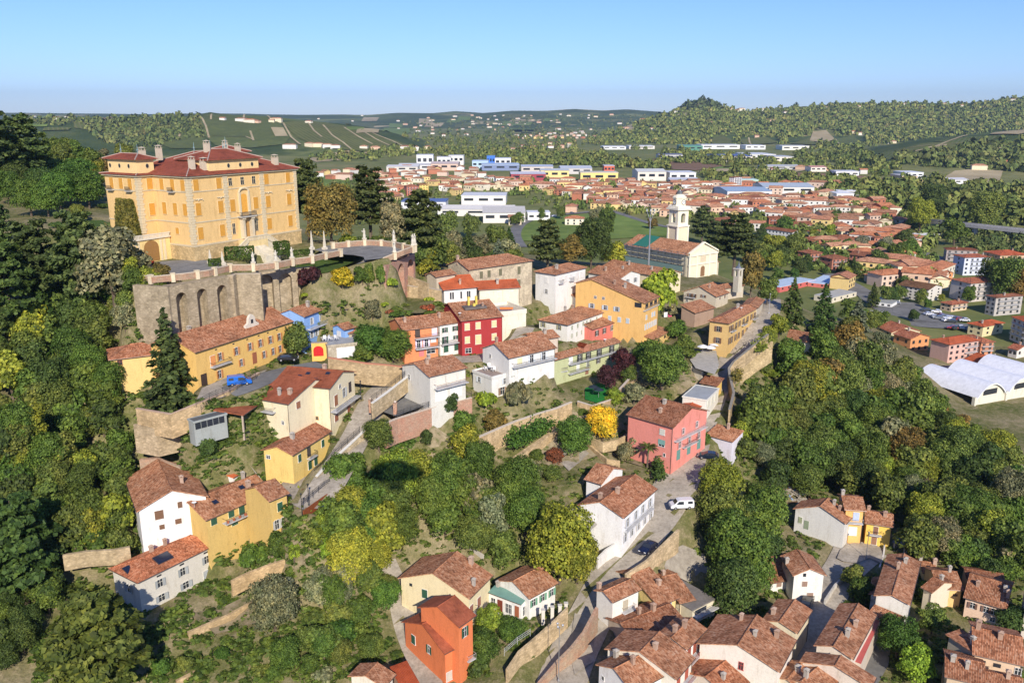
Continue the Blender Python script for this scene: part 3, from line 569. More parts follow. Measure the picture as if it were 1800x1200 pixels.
H('house','white section with a flowered balcony left of the green house','H',(180,905),(345,880),4,(190,1060),22,'s',WHT,s=.1,roof='sheet',rcol=(.42,.36,.3),wins=[w_('a',[.35],[1.7],'D',1.1,2.0,(.45,.46,.46)),w_('a',[.75],[1.5],'n',.6,1.0)],balc=[('a',0,1,2.9,1.4,(.4,.36,.3))],chim=[],oh=.1,gut=False)
H('house','grey beige gabled house with brown shutters in front of the church','I',(510,738),(770,778),('er',872,745),(780,862),25.5,'v',(.56,.49,.37),s=.42,wins=[w_('a',[.20,.34],[1.5],'o',.8,1.7,SH_B),w_('a',[.62],[.9],'o',1.0,1.2,SH_B),w_('r',[.3,.7],[1.6],'c',.7,1.3,SH_B),w_('a',[.12],[4.4],'n',.9,1.3)],balc=[('a',.1,.38,2.5,.9)],chim=[(.3,-.3)])
H('chapel','small tiled chapel with a rounded apse beside the yellow corner building','I',(830,716),(988,690),('el',765,610),(860,800),26,'h',(.56,.48,.36),s=.36,chim=[],cat='chapel')
_, OB = H('corner_building','ochre orange building with brown shutters following the curve of the street','I',(865,980),(1088,858),('el',705,947),(838,1182),23.5,'h',OCH,rcol=(1.05,1.0,.98),s=.34,wins=[w_('a',[.06,.14,.27,.38,.52,.66,.80,.92],[2.0],'o',.7,1.7,SH_B,STONEC),w_('a',[.06,.14,.27,.38,.52,.66,.80,.92],[5.6],'o',.7,1.9,SH_B,STONEC),w_('l',[.5],[2.1],'o',1.1,1.5,SH_B,STONEC),w_('l',[.5],[5.5],'o',1.1,1.6,SH_B,STONEC)],balc=[('a',.09,.22,3.0,.8),('a',.46,.6,3.0,.8),('a',.85,.99,3.0,.8)],chim=[(.3,.1)])
H('house','beige end house with a tiled roof at the top bend of the street','I',(1086,858),(1134,800),('el',962,762),(1092,985),26,'u',(.55,.48,.36),s=.3,chim=[])
H('shed','dark lean-to shed at the back of the ochre corner building','I',(610,900),(765,858),5,(760,960),24,'s',(.42,.28,.2),s=.3,cat='shed',chim=[])
H('farmhouse','pale farmhouse with a brown tiled roof below the street wall','Q',(283,562),(482,588),10,(452,655),19.5,'u',(.68,.64,.52),rcol=(.8,.78,.8),s=.3,hip='r',chim=[],wins=[w_('a',[.2],[1.6],'p',.7,.9)])
H('house','pink house with green shutters and dark brown roof beside the cobbled street','K',(560,672),(895,768),('rr',985,580),(865,1082),13,'u',PINK,rcol=(.72,.66,.66),s=.36,wins=[w_('a',[.78],[1.9],'c',1.3,1.3,(.6,.6,.52)),w_('a',[.78],[4.6],'b',1.5,1.5,SH_T),w_('a',[.85],[7.2],'n',.5,.7),w_('r',[.22,.5,.78],[5.2],'o',.8,1.6,(.55,.30,.28)),w_('r',[.2,.5,.8],[7.6],'D',1.2,2.3,(.14,.28,.24)),w_('r',[.3,.7],[2.2],'o',.8,1.4,(.6,.35,.33))],balc=[('r',.05,.95,3.6,.9,(.5,.5,.5)),('r',.3,.7,6.2,.8)],chim=[(.1,-.55),(-.05,-.15)])
H('house','house with orange red roof and white street wall behind the pink house','K',(1035,672),(1142,568),('el',918,560),(1020,800),15,'u',(.74,.70,.60),'new',(.95,.95,1),s=.22,wins=[w_('a',[.2,.5,.8],[1.5],'c',.9,1.3,(.3,.2,.14))],chim=[])
H('garage_row','white garage row with a flat grey roof along the cobbled street','K',(1128,572),(1215,490),('el',965,512),(1120,665),17.5,'f',(.74,.71,.62),M_SHEET,(.36,.38,.38),para=.1,wins=[w_('a',[.2,.5,.8],[1.7],'g',2.2,2,(.7,.67,.55))],cat='garage')
H('hut','small yellow hut with a brown tiled roof on the garden terrace','K',(1075,450),(1205,475),('er',1230,412),(1196,512),19.5,'s',(.78,.50,.10),rcol=(.75,.7,.7),s=.25,cat='hut',wins=[w_('a',[.3],[1.5],'d',.9,1.6,(.1,.06,.04)),w_('a',[.7],[1.3],'n',.8,.7)],chim=[],down=3)
H('garage','lilac white garage with a tiled roof on the right of the street','K',(1120,815),(1312,866),('tl',1202,735),(1110,890),13,'s',(.66,.63,.72),s=.2,rcol=(1.15,1.1,1.05),oh=.2,cat='garage',chim=[(0,.6)])
H('terrace_block','low lilac building whose flat roof serves as parking for a black car','K',(1040,1040),(1235,1095),('el',1075,965),(1040,1165),8.5,'f',(.66,.63,.72),M_CONC,(.4,.36,.3),para=.3,cat='terrace',wins=[w_('a',[.8],[1.8],'d',1.1,2.2,(.08,.05,.04))],down=4)
H('house','large white gabled house with two chimneys above the parked black car','M',(298,427),(625,520),('er',838,283),(597,752),9,'v',(.80,.79,.78),rcol=(1.05,.98,.95),s=.40,wins=[w_('a',[.12],[1.9],'c',1.1,1.3,(.72,.7,.64)),w_('r',[.15,.4,.62,.85],[2.2],'o',.9,1.8,(.55,.57,.6)),w_('r',[.1,.3,.5,.7,.9],[5.2],'o',.9,1.8,(.6,.6,.62))],balc=[('r',.05,.9,3.6,.8,(.5,.5,.5)),],chim=[(.15,-.25),(-.2,-.75)])
H('house','side wing of the large white house with its own tiled roof','M',(343,247),(470,285),('rl',403,112),(358,310),14,'u',(.78,.77,.75),s=.4,chim=[])
H('house','white gabled house with brown shutters and a roof of old tiles behind the yellow house','F',(225,447),(700,345),14,(288,672),14.5,'v',(.80,.79,.77),s=.44,wins=[w_('a',[.28],[1.7],'c',1.5,1.7,SH_B),w_('a',[.30],[4.2],'c',.9,.9,SH_B),w_('a',[.6],[.6],'c',.8,1.2,SH_B),w_('a',[.55],[3.8],'c',1.1,1.0,SH_B)],chim=[(.4,-.4)])
_, YH = H('house','bright yellow house with green shutters and a long balcony of red pots','F',(680,505),(1132,310),('rl',575,367),(860,705),13,'u',YEL2,s=.40,wins=[w_('a',[.1,.36],[1.7],'c',1.2,1.6,SH_G,(.8,.72,.45)),w_('a',[.52],[1.9],'c',1.2,2.3,SH_G,(.8,.72,.45)),w_('a',[.74],[1.6],'c',1.2,1.5,SH_G,(.8,.72,.45)),w_('a',[.40,.76],[4.7],'c',1.3,1.4,SH_G,(.8,.72,.45)),w_('a',[.78],[7.9],'c',1.1,2.2,SH_G,(.8,.72,.45))],balc=[('a',.22,1,3.3,1.3,(.12,.08,.05))],chim=[(-.9,.1),(.75,.3)])
H('annex','narrow yellow annex with its own tiled roof at the right end of the yellow house','F',(1098,380),(1236,322),7,(1205,600),13.5,'u',YEL2,s=.42,wins=[w_('a',[.55],[2.1],'c',1.1,1.7,SH_G,(.8,.72,.45)),w_('a',[.3,.7],[5.4],'o',.9,1.8,(.5,.5,.48))],chim=[(-.6,.8)],cat='annex')
H('shed','white shed with a vivid orange roof behind the yellow house','F',(862,222),(1026,134),('el',720,172),(868,258),18.6,'s',(.76,.74,.70),'new',(1.25,1.35,1.3),s=.12,wins=[w_('a',[.25,.75],[1.1],'n',.8,.5)],oh=.2,cat='shed',chim=[])
_, WH = H('villa','large greyish white villa with a hipped red roof and grey open shutters','F',(230,915),(802,635),('el',55,790),(262,1125),8,'h',(.66,.62,.53),'old',(1.15,.92,.85),s=.36,wins=[w_('a',[.23,.50,.80],[3.0],'o',1.0,1.7,(.36,.38,.38),(.7,.68,.6)),w_('a',[.23,.52],[6.7],'o',1.2,1.5,(.36,.38,.38),(.7,.68,.6)),w_('a',[.78],[6.6],'c',1.3,1.7,(.42,.44,.44),(.7,.68,.6)),w_('l',[.6],[3.2],'o',1,1.7,(.36,.38,.38)),w_('a',[.23,.5,.8],[1.15],'p',.9,.35)],chim=[(-.25,.35),(.05,.30)],group=None)
_, BH = H('house','large cream house under a broad red brown roof with a curved corner balcony','E',(235,292),(640,330),('rr',722,200),(640,600),24.5,'u',(.78,.68,.44),'brn',s=.30,wins=[w_('a',[.72],[7.3],'n',1.2,.7,None,(.5,.3,.1)),w_('r',[.22],[3.8],'c',1.4,2.4,(.32,.14,.07)),w_('r',[.55],[3.2],'o',1.0,2.0,(.4,.42,.42)),w_('r',[.8],[3.0],'D',1.0,2.3,(.06,.05,.05)),w_('r',[.4],[1.2],'n',1.0,.8),w_('r',[.2,.7],[7.8],'c',1.5,1.5,(.3,.12,.07))],balc=[('r',.0,1.0,5.6,1.5,(.10,.11,.12))],chim=[(.3,.1)])
H('house','left wing of the cream house with low eaves and two roof chimneys','E',(105,397),(345,440),15,(340,618),26.2,'u',(.78,.68,.44),'brn',s=.30,wins=[w_('a',[.8],[6.2],'n',.6,.9),w_('r',[.18],[1.9],'c',1.2,1.8,(.3,.14,.08))],balc=[('a',.1,.6,3.3,1.2,(.3,.28,.25))],chim=[(.1,-.75),(.55,-.65)])
H('house','yellow street corner house with green shutters and a tiled roof','E',(378,800),(655,628),('rl',263,730),(380,985),19.5,'u',(.80,.56,.14),rcol=(.95,.85,.85),s=.36,wins=[w_('a',[.17,.80],[1.7],'c',.9,1.5,SH_G),w_('a',[.42],[1.7],'D',1.0,2.0,(.08,.07,.06)),w_('a',[.42,.58],[4.5],'c',1.1,1.8,SH_G),w_('l',[.15],[1.4],'n',.9,.7)],balc=[('a',.36,.56,2.9,.9)],chim=[(-.3,-.1)])
H('veranda','covered terrace with a brown tiled roof left of the cream house','D',(1110,1118),(1236,1030),('el',905,1032),(1112,1200),28,'s',(.5,.4,.3),'brn',(1.1,1.15,1.1),s=.10,cat='pavilion',open_=True,chim=[])
H('greenhouse','small glazed garden room with a dark flat roof on the terrace wall','D',(760,1165),(992,1105),('el',720,1145),(780,1235),28.6,'f',(.35,.38,.36),M_SHEET,(.10,.11,.11),para=.05,cat='greenhouse',wins=[w_('a',[.12,.3,.48,.66,.84],[1.3],'p',1.1,1.5)],chim=[],down=3)
_, LY = H('long_building','long ochre yellow building with brown shutters and a small white roof gable','D',(770,678),(1472,455),('rr',1290,388),(800,930),31.3,'u',(.80,.49,.11),rcol=(1.08,1.02,1.0),s=.40,wins=[w_('a',[.22,.38,.52,.63,.74,.84,.93],[2.9],'o',.9,1.7,SH_O),w_('a',[.42,.66,.76,.84],[6.0],'o',.8,1.6,SH_O),w_('a',[.055],[7.2],'d',1.4,3,(.06,.04,.03)),w_('a',[.2],[6.9],'o',.9,1.8,SH_O),w_('a',[.56],[6.1],'d',1.1,2.6,(.32,.12,.06),STONEC),w_('a',[.15],[3.3],'c',1.3,2.3,(.72,.30,.10)),w_('a',[.19,.36,.5,.62,.72,.82,.92],[1.0],'p',.55,.25)],balc=[('a',.12,.30,4.6,1.0)],chim=[(.0,.3),(-.5,.4)])
H('long_building','lower left wing of the ochre building half hidden by the big conifer','D',(160,730),(500,690),8,(170,905),31.3,'u',(.80,.55,.18),rcol=(1.0,.9,.92),s=.36,hip='l',wins=[w_('a',[.2],[1.0],'n',.9,.9,None,(.3,.1,.06))],chim=[])
_, BL = H('house','sky blue house with a white gable and a covered balcony','C',(378,785),(632,688),('rl',270,712),(395,985),33.8,'u',BLU,s=.38,wins=[w_('a',[.22,.52,.85],[1.9],'o',.8,1.6,(.62,.62,.6)),w_('a',[.2,.35],[5.2],'o',.8,1.5,(.62,.62,.6)),w_('a',[.6],[5.3],'D',1,2.1,(.2,.35,.34)),w_('a',[.75],[5.2],'n',1.3,1.5)],balc=[('a',.05,.75,3.5,1.3,(.4,.42,.45))],chim=[(-.2,-.3)])
H('house','low blue wing with a tiled roof beside the sky blue house','C',(580,860),(690,888),('er',775,842),(690,985),33.6,'v',BLU,s=.34,wins=[w_('a',[.5],[1.8],'D',1.3,1.9,(.6,.6,.6))],chim=[])
H('porch','small stone porch with a steep red tiled roof beside the garage','C',(720,918),(820,905),('el',700,885),(735,985),33.4,'s',(.5,.43,.32),s=.35,oh=.3,cat='porch',chim=[],wins=[w_('a',[.5],[1.7],'p',1.2,1.7)])
H('garage','stone garage with a wide white door and a terrace of chairs on top','C',(560,1012),(812,985),7,(640,1112),31.8,'f',(.52,.45,.32),M_CONC,(.33,.34,.35),para=.12,wmat=M_WP,wins=[w_('a',[.58],[2.1],'g',4.6,2.4,(.72,.71,.70))],cat='garage')
H('shed','long low shed with a mossy grey roof and white front below the palace','C',(645,735),(912,690),11,(655,765),37.4,'s',(.68,.66,.6),'mos',s=.12,cat='shed',chim=[],wins=[])
H('house','cream and peach house with green shutters and a large tiled double roof','L',(70,508),(545,645),('er',705,490),(560,830),4.5,'v',(.78,.66,.38),s=.40,wins=[w_('a',[.15],[.9],'p',.6,.6),w_('a',[.36],[1.9],'c',1.1,1.7,SH_G),w_('r',[.1,.45],[3.0],'c',1.1,1.8,(.3,.14,.1))],chim=[(.85,-.2),(.45,.8)],balc=[('r',.05,.3,3.9,1)])
H('house','white house with green shutters under the yellow green tree','L',(718,522),(940,645),('er',1135,540),(945,790),4,'v',(.80,.78,.72),s=.38,wins=[w_('r',[.15,.5,.85],[1.6],'o',.9,1.4,(.16,.34,.22)),],chim=[])
H('conservatory','white glazed conservatory with a patched green roof','L',(665,600),(885,682),('tr',940,640),(895,785),4,'s',(.80,.79,.75),M_SHEET,(.16,.30,.25),s=.12,oh=.12,cat='conservatory',wins=[w_('a',[.15],[1.8],'n',.9,1.8),w_('a',[.36],[2.0],'d',.9,2.2,(.2,.05,.03)),w_('a',[.58,.68],[1.9],'n',.6,1.9),w_('a',[.88],[1.9],'d',.7,2.1,(.35,.12,.06)),w_('r',[.5],[1.9],'n',1,1.8)],chim=[(-.8,.9)])
_, OH = H('house','bright orange house with dark green shutters and a brown red roof','L',(95,795),(380,1008),('er',565,925),(385,1215),1.2,'v',(.76,.19,.045),'brn',(1.15,1.1,1.1),s=.42,wins=[w_('a',[.22],[2.4],'c',1.0,1.7,SH_G),w_('a',[.62],[2.0],'o',.7,1.6,SH_G),w_('r',[.62],[2.2],'c',1.2,1.9,SH_T),w_('r',[.62],[5.4],'c',1.1,1.7,SH_T),w_('r',[.15],[5.4],'c',1.1,1.7,(.55,.5,.42))],balc=[('r',.75,1.1,3.2,1.6,(.75,.75,.8))],chim=[(-.1,-.5)])
H('house','rear part of the orange house stepping back behind its balcony','L',(200,700),(475,832),('er',562,715),None,1.2,'v',(.76,.19,.045),'brn',(1.15,1.1,1.1),s=.42,h=9.2,wins=[w_('r',[.4],[2.0],'o',.8,1.8,SH_G)],chim=[],down=3)
H('house','white house with green doors and stacked balconies beside the brick street wall','N',(215,382),(385,492),('er',652,393),(375,850),1.5,'v',(.80,.76,.68),s=.40,wins=[w_('r',[.5],[2.6],'D',1,2.2,(.45,.4,.3)),w_('r',[.45],[5.8],'c',1.0,2.3,(.07,.20,.10)),w_('r',[.4],[8.6],'d',1.1,2.1,(.25,.33,.30))],balc=[('r',.35,.8,3.8,.9,(.5,.5,.46)),('r',.2,.85,6.9,.9,(.45,.55,.58))],chim=[(-.8,-.75)],down=3)
H('house','yellow fronted house with a long roof and a triangular roof window','N',(795,525),(972,450),('rl',548,240),(790,665),3.0,'u',(.82,.62,.22),s=.30,wins=[w_('a',[.6],[1.5],'D',.9,1.9,(.35,.42,.5))],balc=[('a',0,1,2.9,1.1,(.25,.28,.3))],chim=[(.4,-.5)])
H('house','small house with broken tiles beside the yellow fronted house','N',(975,502),(1120,468),('rl',828,255),(1010,620),2.5,'u',(.72,.60,.40),s=.26,chim=[(-.5,.1)],wins=[w_('a',[.3],[1.6],'n',.9,1.1)])
H('house','cream building with a flat dark slab roof and recessed balcony','N',(1088,560),(1292,455),9,(1125,690),2,'f',(.70,.62,.44),M_CONC,(.20,.18,.16),para=.0,wins=[w_('a',[.35],[1.6],'p',3.2,1.2),w_('a',[.5],[4.0],'d',.9,1.9,(.4,.1,.08))],balc=[('a',.02,.95,2.4,1.2,(.5,.42,.3))])
H('house','white house with a wide double tiled roof in the front row','N',(232,1035),(560,1285),('er',862,1098),None,0,'v',(.80,.78,.77),s=.42,h=7.0,chim=[(.15,-.1),(-.75,-.1)],wins=[w_('a',[.13],[1.9],'n',.5,.7)],down=3)
H('house','house with a large orange tiled roof and skylight in the front row','N',(948,1168),(1114,975),('rl',655,885),None,0,'u',(.76,.70,.58),s=.34,h=7.6,chim=[(-.2,-.2)],wins=[w_('a',[.2,.7],[1.8],'D',.9,2,(.4,.1,.06))],balc=[('a',0,1,3.0,1.1,(.45,.12,.08))],down=3)
H('house','house with white balconied wall at the corner of the shaded lane','N',(1040,905),(1218,722),('rl',925,765),None,.5,'u',(.80,.77,.72),s=.34,h=7.4,chim=[(.1,-.1),(-.5,.1)],wins=[w_('a',[.2,.5,.8],[1.9],'D',.8,2,(.3,.08,.05)),w_('a',[.2,.5,.8],[5],'D',.8,2,(.25,.1,.07))],balc=[('a',0,1,3.1,1.1,(.45,.12,.08)),('a',0,1,6.2,1.1,(.45,.3,.15))],down=3)
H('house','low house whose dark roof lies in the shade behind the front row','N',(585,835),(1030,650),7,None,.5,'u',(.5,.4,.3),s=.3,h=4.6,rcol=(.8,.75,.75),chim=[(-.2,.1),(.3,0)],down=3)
H('house','grey white gabled house with a patio awning beside the rubble heap','O',(313,178),(625,268),('er',642,190),(575,400),3,'v',(.62,.61,.57),s=.42,wins=[w_('a',[.12],[2.4],'c',.8,1.4,(.3,.33,.2)),w_('a',[.25],[3.2],'d',.8,1.9,(.25,.3,.2))],chim=[(.55,.3),(.3,.5)])
H('house','narrow orange yellow house with a blue shutter between its neighbours','O',(615,183),(745,192),('rr',745,105),(715,372),3,'u',(.85,.48,.12),s=.34,wins=[w_('a',[.6],[1.7],'c',1.2,1.9,(.45,.52,.72)),w_('a',[.5],[5.3],'D',1.6,2,(.75,.74,.7))],balc=[('a',.1,.98,3.0,1.0,(.7,.7,.7))],chim=[(-.8,.2)])
H('house','bright lemon yellow house with a brown balcony on the small square','O',(733,262),(905,288),('rl',757,190),(855,412),2.5,'u',(.90,.58,.07),s=.34,wins=[w_('a',[.40],[1.7],'c',.9,1.9,(.25,.13,.08)),w_('a',[.38],[4.4],'c',1.0,1.9,(.3,.16,.1))],balc=[('a',.15,.65,2.7,.9)],chim=[(.4,-.2),(-.7,.4)])
H('canopy','grey corrugated canopy attached to the lemon yellow house','O',(893,372),(978,400),('el',900,325),(895,400),3,'s',(.4,.35,.3),'sheet',(.17,.17,.19),s=.15,cat='canopy',open_=True,chim=[])
H('house','left part of the white farmhouse with a low dark roof above a parked car','O',(182,617),(320,592),('rl',160,430),(190,665),2,'u',(.76,.72,.65),s=.34,rcol=(.8,.75,.75),wins=[w_('a',[.4],[1.5],'c',1.1,1.4,(.3,.2,.15))],chim=[])
H('house','white farmhouse gable with brown shutters above a parked car','O',(312,572),(512,570),('er',430,450),(470,725),1.5,'v',(.78,.74,.67),s=.46,wins=[w_('a',[.35],[.1],'p',.6,.7),w_('a',[.38],[2.0],'c',1.0,1.1,(.3,.2,.15)),w_('a',[.6],[4.6],'c',1.2,1.3,(.3,.2,.15))],chim=[(-.9,.2)])
H('house','narrow lane house with three solar panels on its tiled roof','O',(338,908),(428,772),('rl',228,845),None,0,'u',(.72,.62,.42),s=.34,h=6,chim=[(-.4,.6)],down=3)
H('house','tall house with a broad tiled roof and white gable above the dark lane','O',(235,1135),(336,945),('rl',-15,985),None,0,'u',(.80,.74,.64),s=.34,h=7.5,chim=[(-.1,-.2),(.5,-.6),(.6,.3)],wins=[w_('l',[.55],[1.6],'n',.7,1.3,None,(.5,.1,.08))],down=3)
H('house','low red roofed house at the bottom edge left of the dark lane','O',(-60,1290),(60,1190),('rl',-100,1050),None,0,'u',(.7,.6,.5),s=.34,h=5,rcol=(1.1,.95,.9),chim=[(-.2,-.4)],down=3)
H('long_house','long terrace of houses under one curving ridge beside the dark lane','O',(665,1060),(805,800),('rl',483,1083),None,0,'u',(.72,.62,.5),s=.36,h=6.5,chim=[(.1,-.4),(-.4,-.3)],down=3)
H('house','house at the upper end of the curving terrace roof','O',(745,880),(790,745),('rl',600,930),None,0,'u',(.72,.62,.5),s=.36,h=6.6,chim=[],down=3) if 0 else None
H('canopy','long strip of plum red sheet roof along the cobbled yard','O',(712,1082),(822,835),('el',668,1060),None,0,'s',(.6,.5,.4),'sheet',(.42,.09,.08),s=.05,h=4.0,cat='roof',oh=.05,chim=[],gut=False,down=3)
H('house','tiled house at the bottom corner of the cobbled yard','O',(770,1230),(802,1165),('rl',548,1115),None,0,'u',(.7,.6,.5),s=.3,h=6,chim=[],down=3)
H('house','small house at the foot of the dark lane with a patched roof','O',(470,1290),(590,1180),('rl',340,1210),None,0,'u',(.65,.55,.42),s=.36,h=5,chim=[(-.5,0)],down=3)
H('long_house','curved house with a salmon tiled roof below the lemon yellow house','O',(1000,742),(1062,490),('rl',893,690),None,.5,'u',(.74,.70,.62),s=.32,h=6.2,chim=[(.2,.1),(.6,-.2)],down=3)
H('house','white gabled house with a weathered wall facing the cobbled yard','O',(755,678),(1003,740),('er',1045,640),(950,850),.5,'v',(.74,.71,.64),s=.40,wmat=M_WP,wins=[w_('a',[.2],[.8],'p',.8,.8),w_('r',[.3,.7],[2],'n',.8,1.3)],chim=[(.5,.4)])
H('veranda','tiled porch roof on white posts in front of the weathered gable','O',(752,787),(937,866),('tr',955,797),(800,925),.5,'s',(.78,.76,.7),s=.25,cat='porch',open_=True,chim=[])
H('house','ochre house with a striped brown roof and a green satellite dish','P',(690,436),(905,448),('rr',910,268),(840,575),.5,'u',(.80,.52,.18),s=.36,rcol=(.85,.85,.85),chim=[(.4,.0)],wins=[w_('a',[.2,.75],[1.4],'p',.9,.5)])
H('house','low house linking the curved roof with the striped brown roof','P',(560,305),(690,318),('rl',545,208),(600,360),1,'u',(.75,.62,.3),s=.3,rcol=(.85,.85,.85),chim=[(-.8,.1),(.9,-.1)])
H('house','peach house with a wide brown roof and shuttered courtyard wall','P',(890,502),(1248,606),('rr',1230,392),(1240,760),0,'u',(.76,.52,.36),s=.36,rcol=(.85,.82,.82),wins=[w_('a',[.2,.55,.75],[2],'o',.8,1.5,(.2,.12,.09)),w_('a',[.75],[4.4],'n',.8,1.1)],chim=[(-.5,-.4),(.75,-.3),(.9,-.5)])
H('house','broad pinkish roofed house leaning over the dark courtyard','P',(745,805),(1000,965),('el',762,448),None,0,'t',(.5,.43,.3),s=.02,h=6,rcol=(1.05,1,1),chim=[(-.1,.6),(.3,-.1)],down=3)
H('long_house','long house with a striped tiled roof and green awnings at the bottom right','P',(965,965),(1395,1062),('rl',838,745),None,0,'u',(.72,.52,.34),s=.36,h=6,rcol=(1,.92,.9),wins=[w_('a',[.17,.5],[1.3],'p',1.1,.7),w_('a',[.95],[1.5],'n',.9,1.2)],chim=[(-.75,0),(.1,-.2)],down=3)
H('house','brown roofed house at the bottom edge before the green awnings','P',(740,1145),(1075,1225),('rl',735,965),None,0,'u',(.6,.45,.3),s=.36,h=5,rcol=(.85,.8,.8),chim=[(-.6,-.2),(.1,-.4)],down=3)
H('house','steep tiled roof house cut off by the right edge of the picture','P',(1385,532),(1500,560),('rl',1258,340),None,.5,'u',(.7,.6,.5),s=.36,h=6,rcol=(.9,.85,.85),chim=[],down=3)
H('house','tiled house cut off at the bottom left of the orange house','L',(-20,1230),(62,1140),('rl',-60,1020),None,1,'u',(.78,.72,.6),s=.34,h=5.5,chim=[],down=3)
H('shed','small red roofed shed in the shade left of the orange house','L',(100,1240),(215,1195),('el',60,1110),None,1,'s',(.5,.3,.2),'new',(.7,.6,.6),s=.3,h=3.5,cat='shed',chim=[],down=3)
H('shed','small tiled garden shed on the brick street wall','N',(212,680),(300,755),('er',378,685),(290,785),2.5,'s',(.6,.5,.4),'new',s=.3,oh=.1,cat='shed',chim=[])
H('house','brown roofed house in the second row at the far bottom right','P',(1075,1188),(1390,1250),('rl',1085,1100),None,0,'u',(.7,.55,.4),s=.36,h=5,rcol=(.85,.8,.8),chim=[(.2,-.2)],down=3)
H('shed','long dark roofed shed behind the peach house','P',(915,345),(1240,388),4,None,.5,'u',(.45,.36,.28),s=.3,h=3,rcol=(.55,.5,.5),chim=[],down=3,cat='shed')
H('house','house with a weathered roof between the curved house and the ochre house','P',(545,420),(640,470),6,None,.3,'u',(.72,.62,.45),s=.34,h=4,rcol=(.85,.8,.8),chim=[(.2,.1)],down=3)
H('house','narrow house closing the bottom end of the dark lane','O',(345,1230),(440,1120),('rl',300,1150),None,0,'u',(.66,.56,.42),s=.36,h=5,chim=[(0,-.2)],down=3)
